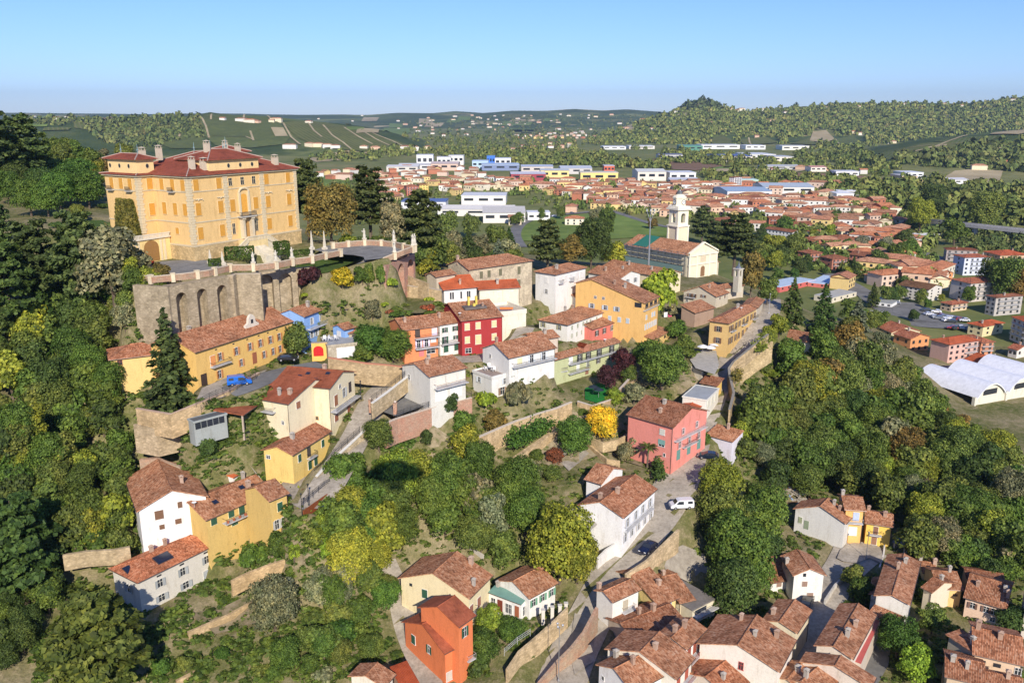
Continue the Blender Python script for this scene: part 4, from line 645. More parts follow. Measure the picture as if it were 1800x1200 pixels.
# ---------------------------------------------------------------- the palace
def W3(z, p, zz): q = zp(z, p); return un(q[0], q[1], zz*K)
PSTONE = (.60,.50,.33); PYEL = (.74,.50,.22); SHP = (.60,.30,.05)
def palace():
    zb = 48.5*K; A2 = zp('A', (795,395)); Yb = Yof(zp('A', (840,1060))[1], zb); ze = zof(A2[1], Yb)
    CTRL.append((un(345,459,zb).x, Yb, zb))
    A = un(*A2, ze); B = un(*zp('A', (1640,334)), ze); D = un(*zp('A', (565,376)), ze)
    U = (B-A); U.z = 0; w = U.length; U.normalize(); N = Vector((-U.y, U.x, 0)); dm = (D-A).dot(N)
    Tc = un(*zp('A', (385,386)), ze); xl = (Tc-A).dot(U); Te = un(*zp('A', (150,372)), ze); td = (Te-A).dot(N)
    h = ze-zb; rz = math.atan2(U.y, U.x); print('PALACE w%.1f dm%.1f xl%.1f td%.1f h%.1f rz%.0f' % (w, dm, xl, td, h, math.degrees(rz)))
    root = empty('palace', (A.x, A.y, zb), rz); tag(root, 'huge yellow palace with stone quoins and red roofs on the hilltop terrace', 'palace')
    y2 = max(td, dm+9); m = MB()
    foot = [(0,0),(w,0),(w,y2),(w-9,y2),(w-9,y2-1),(xl,y2-1),(xl,dm),(0,dm)]
    foot = [(0,0),(w,0),(w,y2),(xl,y2),(xl,dm),(0,dm)]
    for i in range(len(foot)): p, q = foot[i], foot[(i+1)%len(foot)]; m.face([(p[0],p[1],-6),(q[0],q[1],-6),(q[0],q[1],h),(p[0],p[1],h)])
    m.build('wall', M_PL, root, PYEL)
    # basement of rough stone, string courses, cornice: rings that follow the plan
    def ring(z0, z1, o, name, mat, col):
        m = MB(); n = len(foot)
        for i in range(n):
            p, q = Vector(foot[i]), Vector(foot[(i+1)%n]); d = (q-p).normalized(); nn = Vector((d.y, -d.x)); pr = Vector(foot[i-1]); nx = Vector(foot[(i+2)%n])
            # mitre roughly by extending convex corners
            a = p-(d*o if (p-pr).normalized().cross(d) > 0 else -d*o); b = q+(d*o if d.cross((nx-q).normalized()) > 0 else -d*o)
            m.face([(a.x+nn.x*o,a.y+nn.y*o,z0),(b.x+nn.x*o,b.y+nn.y*o,z0),(b.x+nn.x*o,b.y+nn.y*o,z1),(a.x+nn.x*o,a.y+nn.y*o,z1)])
            m.face([(a.x+nn.x*o,a.y+nn.y*o,z1),(b.x+nn.x*o,b.y+nn.y*o,z1),(q.x,q.y,z1),(p.x,p.y,z1)]); m.face([(p.x,p.y,z0),(q.x,q.y,z0),(b.x+nn.x*o,b.y+nn.y*o,z0),(a.x+nn.x*o,a.y+nn.y*o,z0)])
        m.build(name, mat, root, col)
    ring(-5, h*.165, .35, 'stone_basement', M_STONE, (1.45,1.3,1.0)); ring(h*.165, h*.185, .45, 'string_course', M_PL, PSTONE)
    ring(h*.44, h*.455, .12, 'string_course', M_PL, PSTONE); ring(h*.80, h*.812, .12, 'string_course', M_PL, PSTONE)
    ring(h-.55, h-.1, .55, 'cornice', M_PL, (.72,.62,.42))
    def quoin(x, y, fx, fy, z0, z1):        # stack of long and short blocks at a corner or pilaster
        m = MB(); n = int((z1-z0)/.62)
        for i in range(n):
            a = 1.15 if i%2 else .85; za = z0+(z1-z0)*i/n; zb_ = za+(z1-z0)/n-.06
            m.box(x-(a if fx < 0 else .12 if fx else a*.7), y-.14, za, x+(a if fx > 0 else .12 if fx else a*.7), y+.02, zb_)
            if fy: s = 1 if fy > 0 else -1; xx = x-.14 if fx >= 0 else x-.02; m.box(xx, y+(.02 if s > 0 else -a), za, xx+.16, y+(a if s > 0 else -.14), zb_)
        m.build('quoins', M_PL, root, (.66,.55,.36))
    def ux(face_o, dr, px, z):              # distance along a face at which a pixel column is met
        lo, hi = -2, 80
        for _ in range(40):
            mi = (lo+hi)/2; P = A+U*(face_o[0]+dr[0]*mi)+N*(face_o[1]+dr[1]*mi); v = pj(P.x, P.y, zb+z)[0]
            if (v < px) == True: lo = mi
            else: hi = mi
        return lo
    quoin(0,0,1,1,h*.19,h-.6); quoin(w,0,-1,0,h*.19,h-.6); quoin(xl,dm,1,1,h*.3,h-.6)
    m = MB()
    px1, px2 = ux((0,0),(1,0),zp('A',(1095,0))[0],h*.8), ux((0,0),(1,0),zp('A',(1378,0))[0],h*.8)
    quoin(px1,0,0,0,h*.19,h-.6); quoin(px2,0,0,0,h*.19,h-.6)
    F = ((0,0),(1,0),1,0,0); FL = ((0,dm),(0,-1),1,-math.pi/2,1); FT = ((xl,dm),(1,0),1,0,0); FTL = ((xl,y2),(0,-1),1,-math.pi/2,1)
    def win(face, zx, zf, kind, ww, wh, col=SHP, ref=.6):
        o, dr = face[0], face[1]; u = ux(o, dr, zp('A',(zx,0))[0], h*zf); return window(root, face, u, h*zf, kind, ww, wh, col, (.70,.58,.36))
    tr = .885; sr = .60; fr = .315
    for x in (862,1040,1412,1580): win(F, x+0, tr, 'c', 1.45, 2.7)
    for x in (1130,1224,1313): a = win(F, x, tr+.005, 'n', 1.1, 1.9)
    for x in (882,1056,1150,1330,1427,1590): win(F, x, sr, 'c', 1.5, 3.1)
    for x in (900,1070,1438,1600): win(F, x, fr, 'c', 1.5, 3.0)
    for x in (1160,1338): win(F, x, fr, 'n', .9, 2.7)
    for x in (905,1073,1168,1440,1602): win(F, x, .16, 'p', 1.0, .5)
    for x in (598,682,762): win(FL, x, tr, 'c', 1.4, 2.7)
    for x in (621,705,782): win(FL, x, sr, 'c', 1.4, 3.0)
    win(FL, 722, .34, 'c', 1.1, 1.6)
    win(FT, 500, tr, 'c', 1.5, 2.7); win(FT, 520, sr-.02, 'c', 1.5, 3.0)
    for x in (207,280,350): win(FTL, x, tr, 'c', 1.4, 2.7)
    # garlands above the main floor windows
    for x in (882,1056,1427,1590):
        u = ux((0,0),(1,0),zp('A',(x,0))[0],h*.7); m = MB()
        for i in range(9): t = -1+i*.25; m.tube((u+t*1.1,-.12,h*.70+.5*abs(math.sin(t*5))),(u+(t+.25)*1.1,-.12,h*.70+.5*abs(math.sin((t+.25)*5))),.16,n=5)
        m.build('stucco_garland', M_PL, root, PSTONE)
    # the central arched window, balcony and portal
    uc = ux((0,0),(1,0),zp('A',(1240,0))[0],h*.6)
    window(root, F, uc, h*.615, 'a', 1.8, 4.6, (.72,.36,.06))
    m = MB()
    for s in (-1,1): m.box(uc+s*1.5-.3,-.4,h*.47,uc+s*1.5+.3,.05,h*.755)
    n = 8
    for i in range(n): a, b = math.pi*i/n, math.pi*(i+1)/n; m.tube((uc+1.6*math.cos(a),-.25,h*.755+1.0*math.sin(a)),(uc+1.6*math.cos(b),-.25,h*.755+1.0*math.sin(b)),.3,n=6)
    m.build('window_surround', M_PL, root, (.66,.55,.36))
    m = MB(); m.box(-2.6,-1.7,-.3,2.6,0,0); bo = m.build('balcony', M_CONC, root, (.45,.43,.38), (uc,0,h*.46)); m = MB()
    for i in range(27): x = -2.55+i*5.1/26; m.box(x-.03,-1.68,0,x+.03,-1.62,1.0)
    m.box(-2.6,-1.7,1.0,2.6,-1.6,1.08); m.box(-2.6,-1.6,1.0,-2.52,0,1.08); m.box(2.52,-1.6,1.0,2.6,0,1.08); m.build('railing', M_METAL, bo, (.08,.09,.10))
    m = MB()
    for s in (-1,1): m.box(uc+s*1.5-.35,-1.3,h*.18,uc+s*1.5+.35,.05,h*.42); m.box(uc+s*1.5-.5,-1.5,h*.42,uc+s*1.5+.5,.05,h*.44)
    m.build('portal_column', M_PL, root, (.6,.52,.38)); link('front_door', wmesh('arch',1.9,4.2), root, (uc,-.1,h*.29), (0,0,0), (.42,.24,.08))
    for face, x in ((FL,682),(FTL,207),(FTL,350)):
        o, dr = face[0], face[1]; u = ux(o, dr, zp('A',(x,0))[0], h*.82); P = (o[0]+dr[0]*u, o[1]+dr[1]*u, h*.805); m = MB(); m.box(-1.1,-.9,-.2,1.1,0,0)
        b = m.build('balcony', M_CONC, root, (.45,.43,.38), P, (0,0,face[3])); m = MB()
        for i in range(12): q = -1.05+i*2.1/11; m.box(q-.025,-.88,0,q+.025,-.84,.95)
        m.box(-1.1,-.9,.95,1.1,-.82,1.0); m.build('railing', M_METAL, b, (.08,.08,.08))
    # roofs: a big hip with attic blocks rising through it
    def hip(x0, y0, x1, y1, z, s, top=None, name='roof', hc=None):
        o = .9; m = MB(); x0 -= o; y0 -= o; x1 += o; y1 += o; W_, D_ = x1-x0, y1-y0; k = min(W_, D_)/2; cx, cy = (x0+x1)/2, (y0+y1)/2
        if W_ >= D_: r0, r1 = (x0+k,cy,z+s*k), (x1-k,cy,z+s*k); patch(m,(x0,y0,z),(x1,y0,z),r1,r0,wob=.02); patch(m,(x1,y1,z),(x0,y1,z),r0,r1,wob=.02); tri(m,(x1,y0,z),(x1,y1,z),r1); tri(m,(x0,y1,z),(x0,y0,z),r0)
        else: r0, r1 = (cx,y0+k,z+s*k), (cx,y1-k,z+s*k); patch(m,(x1,y0,z),(x1,y1,z),r1,r0,wob=.02); patch(m,(x0,y1,z),(x0,y0,z),r0,r1,wob=.02); tri(m,(x0,y0,z),(x1,y0,z),r0); tri(m,(x1,y1,z),(x0,y1,z),r1)
        ro = m.build(name, [M_PAL, M_WOOD], root, (1,1,1)); m = MB()
        c = [(x0,y0,z),(x1,y0,z),(x1,y1,z),(x0,y1,z)]; rr = [r0,r1,r1,r0] if W_ >= D_ else [r0,r0,r1,r1]
        for a, b in zip(c, rr): m.tube(a,b,.16,n=5)
        m.tube(r0,r1,.16,n=5); m.build('ridge_tiles', M_PL, ro, (.42,.32,.27))
        for r in {r0, r1}: m = MB(); m.lathe([(.14,-.1),(.16,.5),(.3,.8),(.1,1.1),(.05,2.2),(0,2.3)],6); m.build('finial', M_METAL, ro, (.30,.42,.40), r)
        return ro
    R1 = hip(0, 0, w, y2*.98, h, .36)
    hip(xl, dm, 2, y2, h, .12)
    def attic(x0, y0, x1, y1, hh, z0, s=.36):
        m = MB(); m.box(x0,y0,z0,x1,y1,h+hh); m.build('attic_wall', M_PL, root, (.80,.58,.28)); m = MB(); m.box(x0-.5,y0-.5,h+hh-.3,x1+.5,y1+.5,h+hh-.02); m.build('cornice', M_PL, root, (.74,.62,.42))
        return hip(x0, y0, x1, y1, h+hh, s)
    ax0, ax1 = ux((0,0),(1,0),zp('A',(985,0))[0],h+1), ux((0,0),(1,0),zp('A',(1372,0))[0],h+1)
    attic(ax0, .9, ax1, 12, 3.4, h-.5); attic(xl+.8, dm+.8, 1.5, y2-.8, 3.7, h-.5); attic(w-9, y2-9, w-.8, y2-.8, 4.2, h-.5)
    def oval(x, y, rz_, z):
        m = MB(); n = 12; q = [(.42*math.cos(2*math.pi*i/n),-.05,.55*math.sin(2*math.pi*i/n)) for i in range(n)]; m.face(q, 1)
        q2 = [(a*1.35,-.03,b*1.35) for a,_,b in q]; m.face(q2, 0); m.build('oval_window', [M_PAINT, M_GLASS], root, (.7,.55,.3), (x,y,z), (0,0,rz_))
    for zx in (1118,1210,1302): oval(ux((0,.9),(1,0),zp('A',(zx,0))[0],h+1.6), .9, 0, h+1.7)
    oval(ux((xl+.8,dm+.8),(1,0),zp('A',(484,0))[0],h+1.6)+xl+.8, dm+.8, 0, h+1.9)
    for zx in (195,268,340): u = ux((xl+.8,y2-.8),(0,-1),zp('A',(zx,0))[0],h+1.6); oval(xl+.8, y2-.8-u, -math.pi/2, h+1.9)
    for x, y, z, hh, s in ((4,3,1.6,2.6,1.2),(5,dm+3,4.2,2.4,1.2),(w-5,2.5,1.0,2.6,1.4),(1.5+ax0*.75,2.2,.8,3.0,1.5),((ax0+ax1)/2-4,6,5.4,2.4,1.2),(w-8,y2*.5,4,2.5,1.2),(w-10,y2*.6,5,2.3,1.1),(3,dm+7,3.5,2.6,1.3)):
        chimney(R1, x, y, h+z, hh, s, (.55,.47,.36))
    # double staircase in front of the door
    top = h*.17; m = MB(); m.box(uc-3.2,-4.4,-2,uc+3.2,-.4,top); m.build('stair_landing', M_PL, root, (.74,.58,.3))
    for s in (-1,1):
        m = MB(); n = 10
        for i in range(n): m.box(uc+s*3.2+(s*i*.55 if s > 0 else s*(i+1)*.55),-4.2,-2,uc+s*3.2+(s*(i+1)*.55 if s > 0 else s*i*.55),-2.2,top-(i+1)*top/n)
        m.build('stair_flight', M_CONC, root, (.62,.56,.42)); m = MB()
        for i in range(12): t = i/11; x = uc+s*(3.2+5.5*t); m.box(x-.12,-4.45,top*(1-t)-.3,x+.12,-4.2,top*(1-t)+1.0)
        x0, x1 = uc+s*3.2, uc+s*8.7; m.face([(x0,-4.5,top+1),(x1,-4.5,1),(x1,-4.5,1.25),(x0,-4.5,top+1.25)]); m.face([(x0,-4.1,top+1.25),(x1,-4.1,1.25),(x1,-4.5,1.25),(x0,-4.5,top+1.25)]); m.face([(x0,-4.5,top-.3),(x1,-4.5,-.3),(x1,-4.5,.2),(x0,-4.5,top+.2)])
        m.build('balustrade', M_PL, root, (.66,.58,.42))
    m = MB()
    for i in range(13): x = uc-3.1+i*6.2/12; m.box(x-.11,-4.5,top,x+.11,-4.28,top+.95)
    m.box(uc-3.3,-4.6,top+.95,uc+3.3,-4.2,top+1.2); m.build('balustrade', M_PL, root, (.66,.58,.42))
    m = MB()
    for i in range(12): m.box(uc-1.8-i*.06,-4.4-(i+1)*.42,-2,uc+1.8+i*.06,-4.4-i*.42,top*.62-(i+1)*top*.62/12)
    m.build('stair_flight', M_CONC, root, (.66,.6,.47))
    HS.append(((A+U*(w/2+xl/2)+N*(y2/2)).x, (A+U*(w/2+xl/2)+N*(y2/2)).y, U.x, U.y, w/2, y2/2, zb))
    return A, U, N, w, dm, xl, y2, h, zb, rz
PA, PU, PN, PW, PDM, PXL, PY2, PH, PZ, PRZ = palace()
def PP(x, y, z=0): v = PA+PU*x+PN*y; return Vector((v.x, v.y, PZ+z))
# ---------------------------------------------------------------- church with its bell tower
def church():
    CR = (.78,.70,.52); zb = 24*K
    A2 = zp('I',(568,462)); B2 = zp('I',(772,432)); Yb = Yof(zp('I',(752,605))[1], zb); ze = zof(B2[1], Yb); CTRL.append((un(*zp('I',(752,605)), zb).x, Yb, zb))
    A = un(*A2, ze); B = un(*B2, ze); U = B-A; w = U.length; U.normalize(); N = Vector((-U.y,U.x,0)); Fp = un(*zp('I',(175,368)), ze); L = (Fp-A).dot(N); h = ze-zb
    print('CHURCH w%.1f L%.1f h%.1f rz%.0f' % (w, L, h, math.degrees(math.atan2(U.y,U.x))))
    L = min(max(L, 24), 45); root = empty('church', (A.x,A.y,zb), math.atan2(U.y,U.x)); tag(root, 'cream church with a pilastered gable front beside the bell tower', 'church')
    m = MB(); zr = h+w*.5*.42
    m.face([(0,0,-5),(w,0,-5),(w,0,h),(w/2,0,zr),(0,0,h)]); m.face([(w,0,-5),(w,L,-5),(w,L,h),(w,0,h)]); m.face([(0,L,-5),(0,0,-5),(0,0,h),(0,L,h)]); m.face([(w,L,-5),(0,L,-5),(0,L,h),(w/2,L,zr),(w,L,h)]); m.build('nave_wall', M_PL, root, CR)
    m = MB(); patch(m,(w+.6,.5,h-.2),(w+.6,L,h-.2),(w/2,L,zr+.1),(w/2,.5,zr+.1)); patch(m,(-.6,L,h-.2),(-.6,.5,h-.2),(w/2,.5,zr+.1),(w/2,L,zr+.1)); ro = m.build('roof', [M_OLD, M_WOOD], root, (1.1,1.1,1.05))
    m = MB(); m.slab([(w*.5,L-5,zr+.35),(w*.5,L-13,zr+.35),(-.2,L-13,h+.2),(-.2,L-5,h+.2)], .1); m.build('green_tarpaulin', M_PAINT, ro, (.03,.16,.11))
    m = MB()
    for x in (.1,w*.27,w*.73,w-.1): m.box(x-.45,-.28,-4,x+.45,.02,h-.9)
    m.box(-.5,-.5,h-.9,w+.5,.3,h-.2); m.box(-.4,-.4,h*.52,w+.4,.2,h*.56)
    for s, x0, x1 in ((0,-.6,w/2),(1,w/2,w+.6)):
        z0, z1 = (h-.1, zr+.45) if s == 0 else (zr+.45, h-.1); m.face([(x0,-.55,z0),(x1,-.55,z1),(x1,-.55,z1+.6),(x0,-.55,z0+.6)]); m.face([(x0,-.55,z0+.6),(x1,-.55,z1+.6),(x1,.6,z1+.6),(x0,.6,z0+.6)]); m.face([(x0,.6,z0),(x0,.6,z0+.6),(x1,.6,z1+.6),(x1,.6,z1)])
    m.build('facade_trim', M_PL, root, (.82,.76,.60))
    m = MB(); m.box(w*.40,-.12,h*.62,w*.60,.02,h*.86); m.build('niche_painting', M_PAINT, root, (.62,.52,.36)); link('church_door', wmesh('arch',2.2,4.2), root, (w/2,-.05,2.1), (0,0,0), (.25,.14,.07))
    # scaffold along the left side of the nave
    m = MB(); n = 9; x = -1.6
    for i in range(n+1):
        y = 1.5+(L-3)*i/n
        for xx in (x, -.5): m.tube((xx,y,-3),(xx,y,h+.8),.09,n=4)
        if i < n: m.tube((x,y,0),(x,y+(L-3)/n,3),.06,n=4)
    for k in range(5): z = k*h/5+1.6; m.box(x,1.5,z,-.5,L-1.5,z+.1); m.tube((x,1.5,z+1),(x,L-1.5,z+1),.07,n=4)
    sc_ = m.build('scaffolding', M_METAL, None, (.25,.27,.29), (A.x,A.y,zb), (0,0,math.atan2(U.y,U.x))); tag(sc_, 'metal scaffolding along the left side of the church nave', 'scaffold')
    m = MB(); m.box(-1.9,2,h*.12,-1.75,L-2,h*.5); nt_ = m.build('green_netting', M_PAINT, None, (.16,.24,.22), (A.x,A.y,zb), (0,0,math.atan2(U.y,U.x))); tag(nt_, 'grey green netting hung on the scaffold beside the church', 'netting')
    # side chapels and porch
    m = MB(); m.box(w,2,-4,w+4.2,L*.55,h*.45); m.build('side_aisle', M_PL, root, (.62,.55,.40)); m = MB(); patch(m,(w+4.7,1.6,h*.44),(w+4.7,L*.56,h*.44),(w+.01,L*.56,h*.62),(w+.01,1.6,h*.62)); m.build('aisle_roof', [M_OLD, M_WOOD], root, (1,1,1))
    for y in (3,9,15): m = MB(); m.box(w-.2,y-.7,h*.5,w+1.4,y+.7,h*.86); m.face([(w-.2,y-.9,h*.98),(w+1.6,y-.9,h*.86),(w+1.6,y+.9,h*.86),(w-.2,y+.9,h*.98)]); m.build('buttress', M_PL, root, (.62,.52,.38))
    HS.append(((A+U*w/2+N*L/2).x, (A+U*w/2+N*L/2).y, U.x, U.y, w/2, L/2, zb))
    # bell tower
    ct = zp('I',(476,330)); C = None
    y = Yb+26; zg = 22*K; s = 6.0
    T = Vector((0,0,0)); T.y = y; zz = zof(ct[1], y); t = y*CT-(zz-H_CAM)*ST; T.x = (ct[0]-900)/F_PX*t
    def zt(zy): return zof(zp('I',(0,zy))[1], y)-zg
    tp = lambda zx, zy: (zx-476)/4.285/F_PX*t
    hw = tp(545,300)*.80*.92; rt = math.atan2(U.y,U.x)
    r2 = empty('bell_tower', (T.x,T.y,zg), rt-.12); tag(r2, 'tall cream bell tower with clock faces and a pointed grey cap behind the church', 'tower')
    z1, z2, z3, z4, z5 = zt(245), zt(118), zt(100), zt(25), zt(-12)
    print('TOWER hw%.1f z %.1f %.1f %.1f %.1f' % (hw, z1, z2, z4, z5))
    m = MB(); m.box(-hw,-hw,-5,hw,hw,z1); m.build('shaft', M_PL, r2, (.74,.65,.46)); m = MB()
    for a in (-1,1):
        for b in (-1,1): m.box(a*hw-.35,b*hw-.35,-4,a*hw+.35,b*hw+.35,z1)
    m.build('corner_pilasters', M_PL, r2, (.80,.75,.62)); m = MB(); m.box(-hw-.6,-hw-.6,z1,hw+.6,hw+.6,z1+.5); m.box(-hw-.9,-hw-.9,z2-.1,hw+.9,hw+.9,z2+.7); m.box(-hw-.4,-hw-.4,z2+.7,hw+.4,hw+.4,z3+.4); m.build('cornice', M_PL, r2, (.82,.77,.64))
    # belfry storey: four corner piers, arched openings, a bell
    m = MB(); z0 = z1+.5; q = hw*.42
    for a in (-1,1):
        for b in (-1,1): m.box(a*hw-(0 if a < 0 else hw-q),b*hw-(0 if b < 0 else hw-q),z0,a*hw+(hw-q if a < 0 else 0),b*hw+(hw-q if b < 0 else 0),z2-.1)
    for a in (-1,1): m.box(-q,a*hw-(.0 if a < 0 else .6),z0,q,a*hw+(.6 if a < 0 else 0),z0+1.2); m.box(a*hw-(0 if a < 0 else .6),-q,z0,a*hw+(.6 if a < 0 else 0),q,z0+1.2)
    zs = z2-1.6
    for rot in range(4):
        c, s_ = round(math.cos(rot*math.pi/2)), round(math.sin(rot*math.pi/2)); n = 8; arc = [(q*math.cos(math.pi*i/n), zs-q+q*math.sin(math.pi*i/n)) for i in range(n+1)]
        for (x0,za),(x1,zb_) in zip(arc, arc[1:]):
            P = [(x0,-hw,za),(x0,-hw,z2-.1),(x1,-hw,z2-.1),(x1,-hw,zb_)]; P2 = [(x0,-hw,za),(x1,-hw,zb_),(x1,-hw+.8,zb_),(x0,-hw+.8,za)]
            for PQ in (P, P2): m.face([(p[0]*c-p[1]*s_, p[0]*s_+p[1]*c, p[2]) for p in PQ])
    m.build('belfry', M_PL, r2, (.80,.74,.58)); m = MB(); m.lathe([(1.0,0),(.75,.5),(.5,1.3),(.2,1.6),(0,1.6)],10); m.build('bell', M_METAL, r2, (.16,.12,.06), (0,0,z0+2.2))
    m = MB(); rr = hw*.98; m.lathe([(rr,z3+.3),(rr,z4-.6),(rr*1.08,z4-.5),(rr*1.08,z4),(rr*.8,z4+.5),(rr*.34,z4+1.2)],8,ph=math.pi/8); m.build('octagon', M_PL, r2, (.80,.74,.58)); m = MB(); m.lathe([(rr*.36,z4+1.1),(rr*.4,z4+2.4),(rr*.5,z4+2.5),(rr*.2,z5-.3),(.06,z5+1.2),(0,z5+2.4)],8); m.build('cap', M_METAL, r2, (.22,.24,.26))
    for a in (-math.pi/2, 0, math.pi, math.pi/2):
        d_ = rr*math.cos(math.pi/8); o = MB(); n = 20; rad = hw*.36
        o.face([(rad*math.cos(2*math.pi*i/n),-.10,rad*math.sin(2*math.pi*i/n)) for i in range(n)]); ck = o.build('clock_face', M_PAINT, r2, (.72,.72,.68), (math.cos(a)*d_, math.sin(a)*d_, (z3+z4)/2), (0,0,a+math.pi/2))
        o = MB(); 
        for i in range(12): b = 2*math.pi*i/12; o.tube((rad*.78*math.cos(b),-.13,rad*.78*math.sin(b)),(rad*.95*math.cos(b),-.13,rad*.95*math.sin(b)),.06,n=4)
        for i in range(n): b, c = 2*math.pi*i/n, 2*math.pi*(i+1)/n; o.tube((rad*math.cos(b),-.1,rad*math.sin(b)),(rad*math.cos(c),-.1,rad*math.sin(c)),.09,n=4)
        o.tube((0,-.14,0),(rad*.6,-.14,rad*.35),.06,n=4); o.tube((0,-.14,0),(-rad*.2,-.14,rad*.45),.07,n=4); o.build('clock_hands', M_DARK, ck)
    # little bell turret of the chapel
    p = W3('I',(935,660),31.5); r3 = empty('bell_turret', (p.x,p.y+1,p.z-1.5), rt); r3.scale = (.72,.72,.62); tag(r3, 'small white bell turret with a dark pointed cap on the tiled chapel', 'turret')
    q = 1.5; m = MB(); m.box(-q,-q,-4,q,q,5); m.build('turret_base', M_PL, r3, (.56,.52,.42)); m = MB()
    for a in (-1,1):
        for b in (-1,1): m.box(a*q-(0 if a<0 else .75),b*q-(0 if b<0 else .75),5,a*q+(.75 if a<0 else 0),b*q+(.75 if b<0 else 0),8.2)
    m.box(-q,-q,8.2,q,q,9); m.box(-q-.4,-q-.4,9,q+.4,q+.4,9.4); m.box(-.4,-.4,5,.4,.4,7.6); m.build('turret_belfry', M_PL, r3, (.60,.56,.46)); m = MB(); m.lathe([(1.5,9.4),(1.2,10.2),(.5,11),(.15,12.6),(0,14)],8); m.build('cap', M_METAL, r3, (.2,.22,.24))
church()
# ---------------------------------------------------------------- terrain: shaped by houses, streets and terraces
def resample(P, step):
    out = [P[0]]
    for a, b in zip(P, P[1:]):
        n = max(1, int((Vector(b[:3])-Vector(a[:3])).length/step))
        for i in range(1, n+1): t = i/n; out.append(tuple(a[k]*(1-t)+b[k]*t for k in range(4)))
    return out
def path(z, pts):                        # (px, py, z, width) -> world points, rounded
    P = []
    for x, y, zz, w in pts: q = zp(z, (x, y)); v = un(q[0], q[1], zz*K); P.append((v.x, v.y, zz*K, w*K))
    for _ in range(2):
        Q = [P[0]]
        for a, b in zip(P, P[1:]): Q.append(tuple(a[k]*.75+b[k]*.25 for k in range(4))); Q.append(tuple(a[k]*.25+b[k]*.75 for k in range(4)))
        Q.append(P[-1]); P = Q
    return resample(P, 2.0)
STREETS = [
 ('cobbled_street', M_COB, path('X', [(975,1240,.6,7),(1000,1160,1.8,7),(1030,1100,3.2,7),(1065,1030,5.8,7),(1105,965,8,8),(1150,905,10,9),(1185,860,11.8,8),(1212,805,13.3,6.5),(1228,760,15,5.5),(1250,710,17,5.5),(1270,660,19.7,5),(1285,625,21.8,5),(1315,592,24.6,5.5),(1338,567,27,6),(1352,548,28,6),(1356,525,28.3,5)])),
 ('hill_road', M_COB, path('X', [(548,893,18.8,5),(558,878,19.2,6),(580,845,20.3,6),(607,800,21.7,5.5),(632,758,23.3,5.5),(648,722,25,5.5),(664,692,26.7,5.5),(695,665,28,5),(735,643,28.9,5),(775,632,29,5),(860,630,28.8,5),(905,607,29.8,4),(925,575,31.5,4)])),
 ('shaded_lane', M_COB, path('X', [(1515,962,2.4,9),(1492,990,2.2,7),(1468,1020,1.9,6),(1448,1060,1.3,6),(1425,1105,.8,6),(1395,1160,.3,6),(1360,1230,0,6)])),
 ('footpath', M_COB, path('X', [(680,985,7.6,3),(700,1030,5.6,3),(706,1075,3.9,3.5),(722,1120,2.4,4),(745,1170,1.4,4),(760,1230,.8,4)])),
 ('palace_ramp', M_GRAV, path('C', [(930,318,48.1,5),(830,352,47.4,4.5),(700,415,45.4,4),(590,460,43.9,4),(480,508,42.6,4)])),
 ('garden_road', M_ASP, path('X', [(565,640,31.8,5),(520,648,32,5),(470,662,32,6),(424,680,32,7),(400,690,31.6,6)])),
]
FLATS = [  # name, material, zoom, outline, height
 ('palace_forecourt', M_GRAV, 'A', [(400,1180),(470,1100),(600,1065),(840,1050),(1000,1060),(1130,1095),(1000,1125),(800,1165),(560,1195),(400,1205)], 49.9),
 ('round_terrace', M_GRAV, 'C', [(455,265),(560,230),(780,218),(1000,215),(1130,232),(1210,262),(1180,285),(1080,305),(960,335),(850,345),(840,320),(760,305),(660,300),(560,290)], 49.6),
 ('grass_bank', M_GRASS, 'C', [(300,398),(440,352),(660,302),(838,322),(800,345),(690,392),(560,440),(470,455)], 47.4),
 ('garage_court', M_ASP, 'J', [(300,370),(390,290),(560,250),(690,285),(850,270),(780,300),(600,350),(440,415)], 25.8),
 ('little_square', M_COB, 'E', [(300,1000),(400,900),(560,880),(640,940),(660,1030),(560,1110),(450,1185),(380,1150)], 18.8),
 ('village_square', M_COB, 'O', [(590,420),(640,385),(710,375),(780,385),(850,420),(830,500),(760,470),(680,500),(610,490),(570,470)], 2.4),
 ('house_yard', M_COB, 'D', [(820,930),(980,860),(1160,840),(1280,800),(1150,900),(960,1000),(860,1005),(780,1020)], 31.6),
 ('patio', M_CONC, 'M', [(180,500),(330,430),(440,570),(345,655),(230,600)], 12.5),
 ('gravel_yard', M_ASP, 'O', [(700,1090),(800,930),(890,950),(870,1100),(780,1260),(650,1200)], .2),
 ('artificial_lawn', M_TURF, 'H', [(500,1120),(640,1070),(700,1110),(690,1200),(600,1240),(500,1210)], 20.6),
 ('garden_lawn', M_GRASS, 'B', [(530,880),(600,830),(720,830),(810,870),(800,920),(720,940),(610,945)], 54.6),
 ('garden_lawn', M_GRASS, 'J', [(400,560),(700,440),(860,470),(900,560),(740,590),(420,650)], 20.6),
 ('cafe_terrace', M_CONC, 'K', [(1010,290),(1090,225),(1195,225),(1215,330),(1185,395),(1050,350)], 22.8),
 ('rubble_terrace', M_GND, 'C', [(920,600),(1100,560),(1300,640),(1440,690),(1300,760),(1050,760),(930,720)], 37.5),
]
for a, b, c in ((-24,7.5,-5),(-14,7.5,-4),(-20,2,-8),(-8,6,-2),(-28,4,-9),(-14,-3,-9)): v = PP(a, b, c); CTRL.append((v.x, v.y, v.z))
fit(); setup_grid()
for q in sorted(HS, key=lambda q: -q[6]):
    carve(*q); d_ = math.hypot(q[0], q[1]); carve(q[0]-q[0]/d_*5, q[1]-q[1]/d_*5, *q[2:6], q[6]-.3, 1.5, 1.2)
